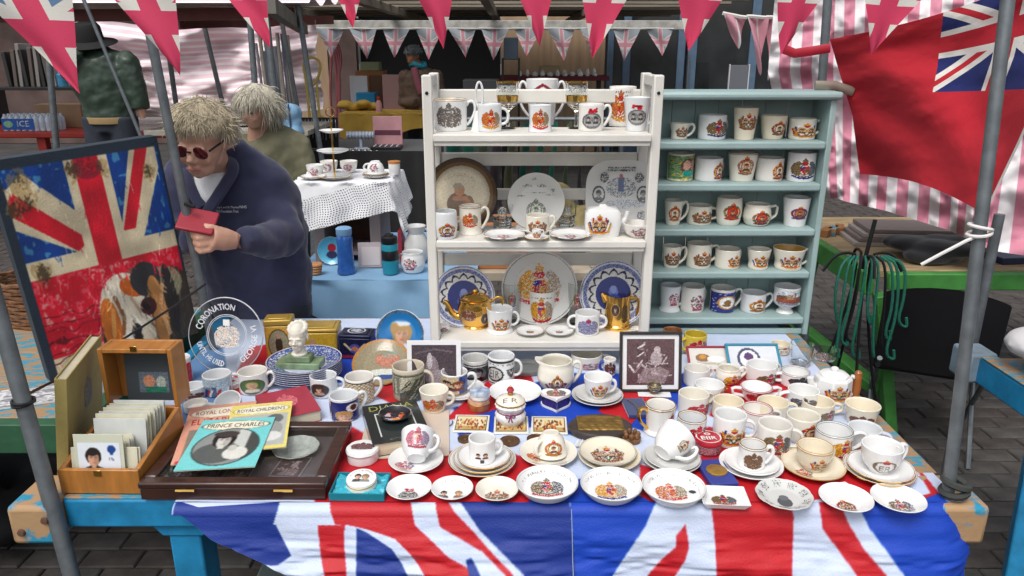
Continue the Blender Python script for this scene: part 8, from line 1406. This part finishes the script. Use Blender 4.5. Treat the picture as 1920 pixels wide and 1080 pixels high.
vmb = MB(); [vmb.ball((RS.uniform(-.1, .25), RS.uniform(-.12, .12), RS.uniform(.03, .11)), (.10, .09, .05), 12) for i in range(14)]; o = vox('white_sack', vmb, .012, mat('white_sack_cloth', (.62, .61, .62), .7, bump=.4, bs=30), None, 3, (1.66, 2.02, .7812)); tag(o, 'lumpy white cloth sack on the turquoise table', 'sack')
pole('grey pole rising behind the turquoise table corner', (PY(1830, 640, 2.3)[0], 2.32, 0), ext(PY(1830, 640, 2.32), PY(1856, 500, 2.32), 1.2), .016)
cr = thing('storage_crate', 'clear plastic storage crate on the paving under the stall', 'crate', (-.50, 1.72, 0)); PLS = mat('cloudy_plastic', (.45, .55, .52), .3, trans=.5, var=.1); box('tub', -.2, .22, -.14, .2, 0, .28, PLS, cr, .02); box('lid', -.215, .235, -.155, .215, .2805, .30, PLS, cr, .008)
o = box('maroon_case', -.25, .3, -.12, .16, 0, .30, mat('maroon_case', (.07, .012, .02), .5), None, .01, (.12, 1.74, 0)); tag(o, 'maroon case on the paving beneath the flag cloth', 'case')
# ------------------------------------------------------------------ people
SKINM = mat('skin', (.56, .31, .22), .5, var=.12, vs=40, bump=.05); SKIN2 = mat('brown_skin', (.34, .16, .09), .5, var=.1, vs=30)
def V3(p): return Vector([float(x) for x in p])
def figure(label, root, torso, arms, legs, headM, hs, skin, jack, trous, vs_=.013, neck=None, fingers=(), shoes=True, hairc=(.5, .4, .2), jaw=1.0):
    t = thing('person', label, 'person', root); L0 = tuple(-x for x in root); mb = head_mb(hs, headM, jaw); hc = headM @ Vector((0, .02, .05)) 
    np_ = V3(neck); mb.tube([np_ + Vector((0, 0, -.08)), (np_ + hc) / 2, hc], [.062 * hs, .056 * hs, .055 * hs], 14)
    core = [(V3(p), r) for p, r in torso]; mb.tube([p for p, r in core], [r * .86 for p, r in core], 20, .66, nrm=(1, 0, 0))
    for a in arms: mb.tube([V3(p) for p, r in a], [r * .62 for p, r in a], 12); mb.ball(V3(a[0][0]), a[0][1] * .62, 12)
    for l in legs: mb.tube([V3(p) for p, r in l], [r * .8 for p, r in l], 12)
    for w_, pts in fingers:
        if w_ == 'palm': mb.tube([V3(p) for p in pts], [.026, .037, .034], 12, .55, nrm=(0, 0, 1))
        else: mb.tube([V3(p) for p in pts], [.0088, .0084, .0078, .007][:len(pts)], 8); mb.ball(V3(pts[-1]), .007, 8)
    vox('body', mb, vs_, skin, t, 2, L0)
    mj = MB(); mj.tube([p for p, r in core], [r for p, r in core], 24, .70, nrm=(1, 0, 0))
    for a in arms: mj.tube([V3(p) for p, r in a], [r for p, r in a], 14); mj.ball(V3(a[0][0]), a[0][1] * 1.02, 14); mj.ball(V3(a[len(a) // 2][0]), a[len(a) // 2][1], 12)
    j = vox('jacket', mj, .013, jack, t, 6, L0); tx = D.textures.get('folds') or D.textures.new('folds', 'CLOUDS'); tx.noise_scale = .085; tx.noise_depth = 2
    dm = j.modifiers.new('folds', 'DISPLACE'); dm.texture = tx; dm.strength = .030; dm.mid_level = .5; ml = MB()
    for l in legs: ml.tube([V3(p) for p, r in l], [r for p, r in l], 14)
    ml.tube([core[0][0] + Vector((0, 0, -.1)), core[0][0] + Vector((0, 0, .06))], core[0][1] * .88, 20, .7, nrm=(1, 0, 0)); vox('trousers', ml, .015, trous, t, 5, L0)
    for l in legs: e = V3(l[-1][0]); MB().ball(e + Vector((0, -.06, -.035)), (.045, .12, .042), 14).build('shoe', BLACK, t, L0)
    return t, j, L0
def locks(parent, M, hs, col, n, L, part, droop, L0, seed=1, lim=-.25, front=.55, rad=.0042):
    """hair: a cap plus many tapering locks that follow the skull and hang"""
    r = np.random.RandomState(seed); mb = MB(); S = Matrix.Scale(hs, 4); mb.ball((0, 0, 0), 1, 22, M @ S @ Matrix.Translation((0, .022, .155)) @ Matrix.Diagonal((.080, .092, .083, 1)))
    i = 0
    while i < n:
        d = Vector(r.normal(size=3)).normalized()
        if d.z < lim or (d.y < -.2 and d.z < front): continue
        i += 1; c = Vector((0, .020, .150)); p = c + Vector((d.x * .076, d.y * .090, d.z * .082)); tg = Vector((d.x, d.y * .9 - .35 * (d.z > .5), -.45)) + Vector(r.normal(size=3)) * .35; tg = (tg - d * tg.dot(d) * .75).normalized(); l = L * r.uniform(.65, 1.2); pts = []
        for k in range(5): q = k / 4; pts.append(M @ S @ (p + tg * (l * q) + d * (.030 * math.sin(q * 2.6) * part) + Vector((0, 0, -droop * q * q))))
        mb.tube(pts, [rad * 1.5 * hs, rad * 1.7 * hs, rad * 1.5 * hs, rad * hs, .0008], 4, .6)
    return mb.build('hair', mat('hair_%d' % seed, col, .45, var=.45, vs=60, col2=tuple(c * .62 for c in col), sheen=.3), parent, L0, angle=180)
FLEECE = mat('navy_fleece', (.026, .028, .070), .85, var=.18, vs=14, bump=.6, bs=9, sheen=.25, detail=5); JEAN = mat('dark_jeans', (.030, .036, .052), .8, var=.3, vs=10)
# the seller in the navy fleece
chin = PY(388, 320, 2.40); hM = Matrix.Translation(V3(chin)) @ Matrix.Rotation(R(-4), 4, 'Z') @ Matrix.Rotation(R(17), 4, 'X') @ Matrix.Rotation(R(4), 4, 'Y'); nk = PY(408, 316, 2.53); root = (-.93, 2.60, 0)
SH, EL, WR = PY(500, 372, 2.56), PY(534, 448, 2.46), PY(446, 452, 2.25); SH2, EL2, WR2 = PY(352, 338, 2.52), PY(336, 440, 2.44), PY(372, 446, 2.26); hd = PY(398, 446, 2.20)
fg = [('palm', [WR, (WR + hd) / 2, hd])]
for i in range(4): b0 = hd + np.array([-.004, 0, .024 - .020 * i]); fg.append(('f', [b0, b0 + np.array([-.032, -.016, -.002 * i]), b0 + np.array([-.058 + .004 * i, -.004, .002]), b0 + np.array([-.066 + .005 * i, .018, .006])]))
tb_ = (WR + hd) / 2 + np.array([0, 0, .03]); fg.append(('f', [tb_, tb_ + np.array([-.028, -.022, .016]), tb_ + np.array([-.052, -.020, .020])]))
t, jk, L0 = figure('blonde seller in sunglasses and navy fleece reading a red phone', root, [((-.93, 2.62, .74), .185), ((-.93, 2.62, .92), .195), ((-.93, 2.60, 1.08), .20), ((-.935, 2.58, 1.19), .195), ((-.945, 2.56, 1.275), .165), ((-.96, 2.55, 1.335), .11), ((-.97, 2.54, 1.39), .07)],
    [[(SH, .076), ((SH + EL) / 2, .074), (EL, .066), ((EL + WR) / 2, .055), (WR + (EL - WR) * .06, .043)], [(SH2, .085), ((SH2 + EL2) / 2, .078), (EL2, .07), ((EL2 + WR2) / 2, .058), (WR2, .045)]],
    [[((-1.02, 2.62, .84), .10), ((-1.03, 2.60, .46), .075), ((-1.03, 2.62, .08), .055)], [((-.84, 2.62, .84), .10), ((-.83, 2.60, .46), .075), ((-.83, 2.62, .08), .055)]], hM, .94, SKINM, FLEECE, JEAN, .0056, nk, fg, jaw=1.1)
locks(t, hM, .95, (.58, .49, .34), 4200, .054, .36, .012, L0, 1, -.05, .55, .0012)
SHT_ = mat('white_rib_knit', (.74, .75, .78), .8, bump=.5, bs=120, stretch=(6, 6, .3)); vb = PY(388, 392, 2.395); mb = MB(); mb.tube([V3(nk) + Vector((-.01, -.02, .025)), V3(nk) + Vector((-.012, -.045, -.01)), V3(PY(398, 345, 2.435)), V3(PY(392, 372, 2.405)), V3(vb)], [.062, .068, .056, .032, .008], 18, .62, nrm=(1, 0, 0)); vox('white_top', mb, .007, SHT_, t, 3, L0)
for q in ([(430, 296, 2.50), (440, 318, 2.44), (420, 350, 2.405), (396, 385, 2.385), (388, 400, 2.38)], [(352, 318, 2.46), (350, 335, 2.42), (362, 362, 2.40), (380, 388, 2.385)]): MB().tube(smooth([V3(PY(*p)) for p in q], 2), .011, 8, 1.8, nrm=(0, 0, 1)).build('collar', FLEECE, t, L0)
MB().tube([V3(PY(388, 400, 2.375)), V3(PY(392, 480, 2.36))], .003, 6).build('zip', mat('zip_grey', (.10, .10, .12), .4), t, L0)
gl = mat('dark_red_lens', (.06, .006, .010), .06, coat=.5)
hM0 = hM; hM = hM @ Matrix.Scale(.94, 4)
def hp(x, y, z): return hM @ Vector((x, y, z))
for sx in (-1, 1):
    MB().ball((0, 0, 0), 1, 16, hM @ Matrix.Translation((sx * .034, -.089, .108)) @ Matrix.Rotation(sx * R(-14), 4, 'Z') @ Matrix.Diagonal((.030, .0045, .021, 1))).build('sunglass_lens', gl, t, L0); MB().tube([hp(sx * .062, -.080, .114), hp(sx * .074, -.03, .116), hp(sx * .078, .02, .112)], .0035, 6).build('sunglass_arm', BLACK, t, L0)
MB().tube([hp(-.008, -.096, .112), hp(.008, -.096, .112)], .003, 6).build('sunglass_bridge', BLACK, t, L0)
MB().tube(smooth([hp(-.024, -.084, .047), hp(0, -.094, .049), hp(.024, -.084, .047)], 2), [.002] * 2 + [.0042] * 7 + [.002] * 3 if False else .0036, 6, .8).build('lips', mat('lips', (.42, .16, .14), .45), t, L0)
from mathutils.bvhtree import BVHTree
bpy.context.view_layer.update(); je = D.meshes.new_from_object(jk.evaluated_get(bpy.context.evaluated_depsgraph_get())); bvh = BVHTree.FromPolygons([v.co for v in je.vertices], [p.vertices[:] for p in je.polygons]); D.meshes.remove(je)
def onj(px, py):
    d = Vector(ray(px, py)).normalized(); h = bvh.ray_cast(Vector(_C), d); return (h[0] - d * .004) if h[0] else Vector(PY(px, py, 2.36))
for txt, cxp, cyp, wp_ in (("Guy's and St Thomas'", 427, 389, 44), ('NHS Foundation Trust', 426, 396, 42), ('NHS', 456, 388, 13)): V_, T_ = font_tris(txt); lo = V_.min(0); hi = V_.max(0); q = (V_ - (lo + hi) / 2) / (hi - lo) * [wp_, 5.2]; me = D.meshes.new('lettering'); me.from_pydata([onj(cxp + x, cyp - y) for x, y in q], [], [tuple(k) for k in T_]); link('lettering', me, mat('white_embroidery', (.75, .76, .8), .7), t, L0)
ph = thing('red_phone', 'phone in a red case held by the blonde seller', 'phone', tuple(hd + np.array([-.040, -.014, .030])), (R(-52), R(14), R(8))); box('case', -.058, .050, -.006, .006, -.012, .075, mat('red_leather', (.30, .02, .035), .4), ph, .004)
# other people
OLIVE = mat('olive_jacket', (.16, .15, .09), .75, var=.2, vs=12, bump=.5, bs=12)
c = PY(486, 240, 4.2); hM2 = Matrix.Translation(V3(c)) @ Matrix.Rotation(R(-20), 4, 'Z') @ Matrix.Rotation(R(8), 4, 'X'); x0 = PY(512, 300, 4.3)[0]
t, j, L0 = figure('blonde passer by in an olive jacket standing behind the seller', (x0, 4.3, 0), [((x0, 4.3, .72), .17), ((x0, 4.3, .95), .17), ((x0, 4.3, 1.1), .175), ((x0 - .01, 4.3, 1.2), .165), ((x0 - .04, 4.29, 1.25), .10), ((x0 - .06, 4.29, 1.28), .06)], [[((x0 + .15, 4.3, 1.17), .075), ((x0 + .2, 4.28, .92), .065), ((x0 + .12, 4.12, .78), .05)], [((x0 - .16, 4.28, 1.17), .075), ((x0 - .2, 4.22, .92), .065), ((x0 - .12, 4.08, .8), .05)]], [[((x0 - .09, 4.3, .72), .09), ((x0 - .09, 4.3, .06), .055)], [((x0 + .09, 4.3, .72), .09), ((x0 + .09, 4.3, .06), .055)]], hM2, .95, SKINM, OLIVE, JEAN, .012, (x0 - .07, 4.28, 1.27))
locks(t, hM2, 1.0, (.62, .57, .46), 1700, .095, .2, .05, L0, 2, -.35, .58, .0017)
for sx in (-1, 1): MB().ball((0, 0, 0), 1, 10, hM2 @ Matrix.Translation((sx * .028, -.078, .100)) @ Matrix.Diagonal((.010, .004, .005, 1))).build('eye', mat('eye_dark', (.05, .035, .03), .3), t, L0)
DG = mat('dark_green_leather', (.045, .072, .052), .45, var=.4, vs=10, bump=.6, bs=14, coat=.1); Ym = 6.0
def m_(px, py, Y=Ym): return PY(px, py, Y)
ck_ = m_(178, 118); hM3 = Matrix.Translation(V3(ck_)) @ Matrix.Rotation(R(165), 4, 'Z'); x0 = m_(198, 200)[0]; zz0 = m_(198, 218)[2]
t, j, L0 = figure('man in a dark green jacket and black hat seen from behind', (x0, Ym, 0), [((x0 + .02, Ym, zz0 - .02), .185), ((x0 + .02, Ym, zz0 + .1), .20), ((x0, Ym, zz0 + .28), .235), ((x0 - .02, Ym, zz0 + .42), .22), ((x0 - .05, Ym, zz0 + .49), .12), ((x0 - .07, Ym, zz0 + .54), .07)], [[(m_(238, 120), .095), (m_(256, 165), .08), (m_(264, 205), .065)], [(m_(150, 118), .09), (m_(128, 132, 5.9), .075), (m_(140, 92, 5.8), .06)]], [[((x0 - .08, Ym, zz0), .115), ((x0 - .1, Ym, .5), .085), ((x0 - .1, Ym, .07), .06)], [((x0 + .12, Ym, zz0), .115), ((x0 + .13, Ym, .5), .085), ((x0 + .13, Ym, .07), .06)]], hM3, 1.0, SKINM, DG, JEAN, .014, (x0 - .07, Ym, zz0 + .5))
hc = hM3 @ Vector((0, .02, .17)); MB().lathe([(0, .13), (.08, .12), (.10, .09), (.105, .0), (.19, -.025), (.195, -.03), (.10, -.015), (0, -.01)], 28, Matrix.Translation(hc) @ Matrix.Rotation(R(14), 4, 'X')).build('hat', mat('black_felt', (.012, .012, .013), .85), t, L0); MB().tube([V3(m_(264, 205)), V3(m_(268, 222))], [.035, .02], 10).build('hand', SKINM, t, L0); MB().lathe([(.19, 0), (.195, .04), (.19, .05)], 24, Matrix.Translation((x0 + .02, Ym, zz0 - .05)) @ Matrix.Diagonal((1, .72, 1, 1))).build('belt', mat('tan_belt', (.30, .20, .09), .6), t, L0)
Yb = 9.95; cb_ = PY(778, 122, Yb); hM4 = Matrix.Translation(V3(cb_)) @ Matrix.Rotation(R(-30), 4, 'Z') @ Matrix.Rotation(R(22), 4, 'X'); x0 = PY(790, 160, Yb)[0]; zt4 = PY(790, 128, Yb)[2]; BCO = mat('brown_quilted_coat', (.10, .065, .045), .8, var=.3, vs=8)
t, j, L0 = figure('grey haired woman in a brown coat and teal scarf at a far stall', (x0, Yb, 0), [((x0, Yb, zt4 - .75), .2), ((x0, Yb, zt4 - .45), .22), ((x0, Yb, zt4 - .2), .235), ((x0, Yb, zt4 - .08), .21), ((x0 - .02, Yb, zt4), .11), ((x0 - .03, Yb, zt4 + .04), .07)], [[((x0 + .2, Yb, zt4 - .1), .09), ((x0 + .25, Yb, zt4 - .42), .08), ((x0 + .08, Yb - .2, zt4 - .5), .06)], [((x0 - .2, Yb, zt4 - .1), .09), ((x0 - .24, Yb, zt4 - .42), .08), ((x0 - .05, Yb - .2, zt4 - .42), .06)]], [[((x0 - .1, Yb, zt4 - .7), .11), ((x0 - .1, Yb, .07), .07)], [((x0 + .1, Yb, zt4 - .7), .11), ((x0 + .1, Yb, .07), .07)]], hM4, 1.0, SKIN2, BCO, JEAN, .014, (x0 - .03, Yb, zt4 + .03))
locks(t, hM4, 1.02, (.16, .18, .20), 260, .05, .5, .01, L0, 4, -.1, .45, .006); MB().tube([(x0 - .03 + .085 * math.cos(a), Yb + .075 * math.sin(a) - .02, zt4 + .04 + .02 * math.sin(a * 2)) for a in np.linspace(0, 6.3, 17)], .035, 8).build('scarf', mat('teal_scarf', (.02, .22, .30), .8), t, L0); MB().tube([(x0 - .07, Yb - .14, zt4 + .01), (x0 - .02, Yb - .2, zt4 - .18), (x0 + .02, Yb - .2, zt4 - .3)], .04, 8, .5).build('scarf_end', mat('plum_scarf', (.22, .06, .09), .8), t, L0)
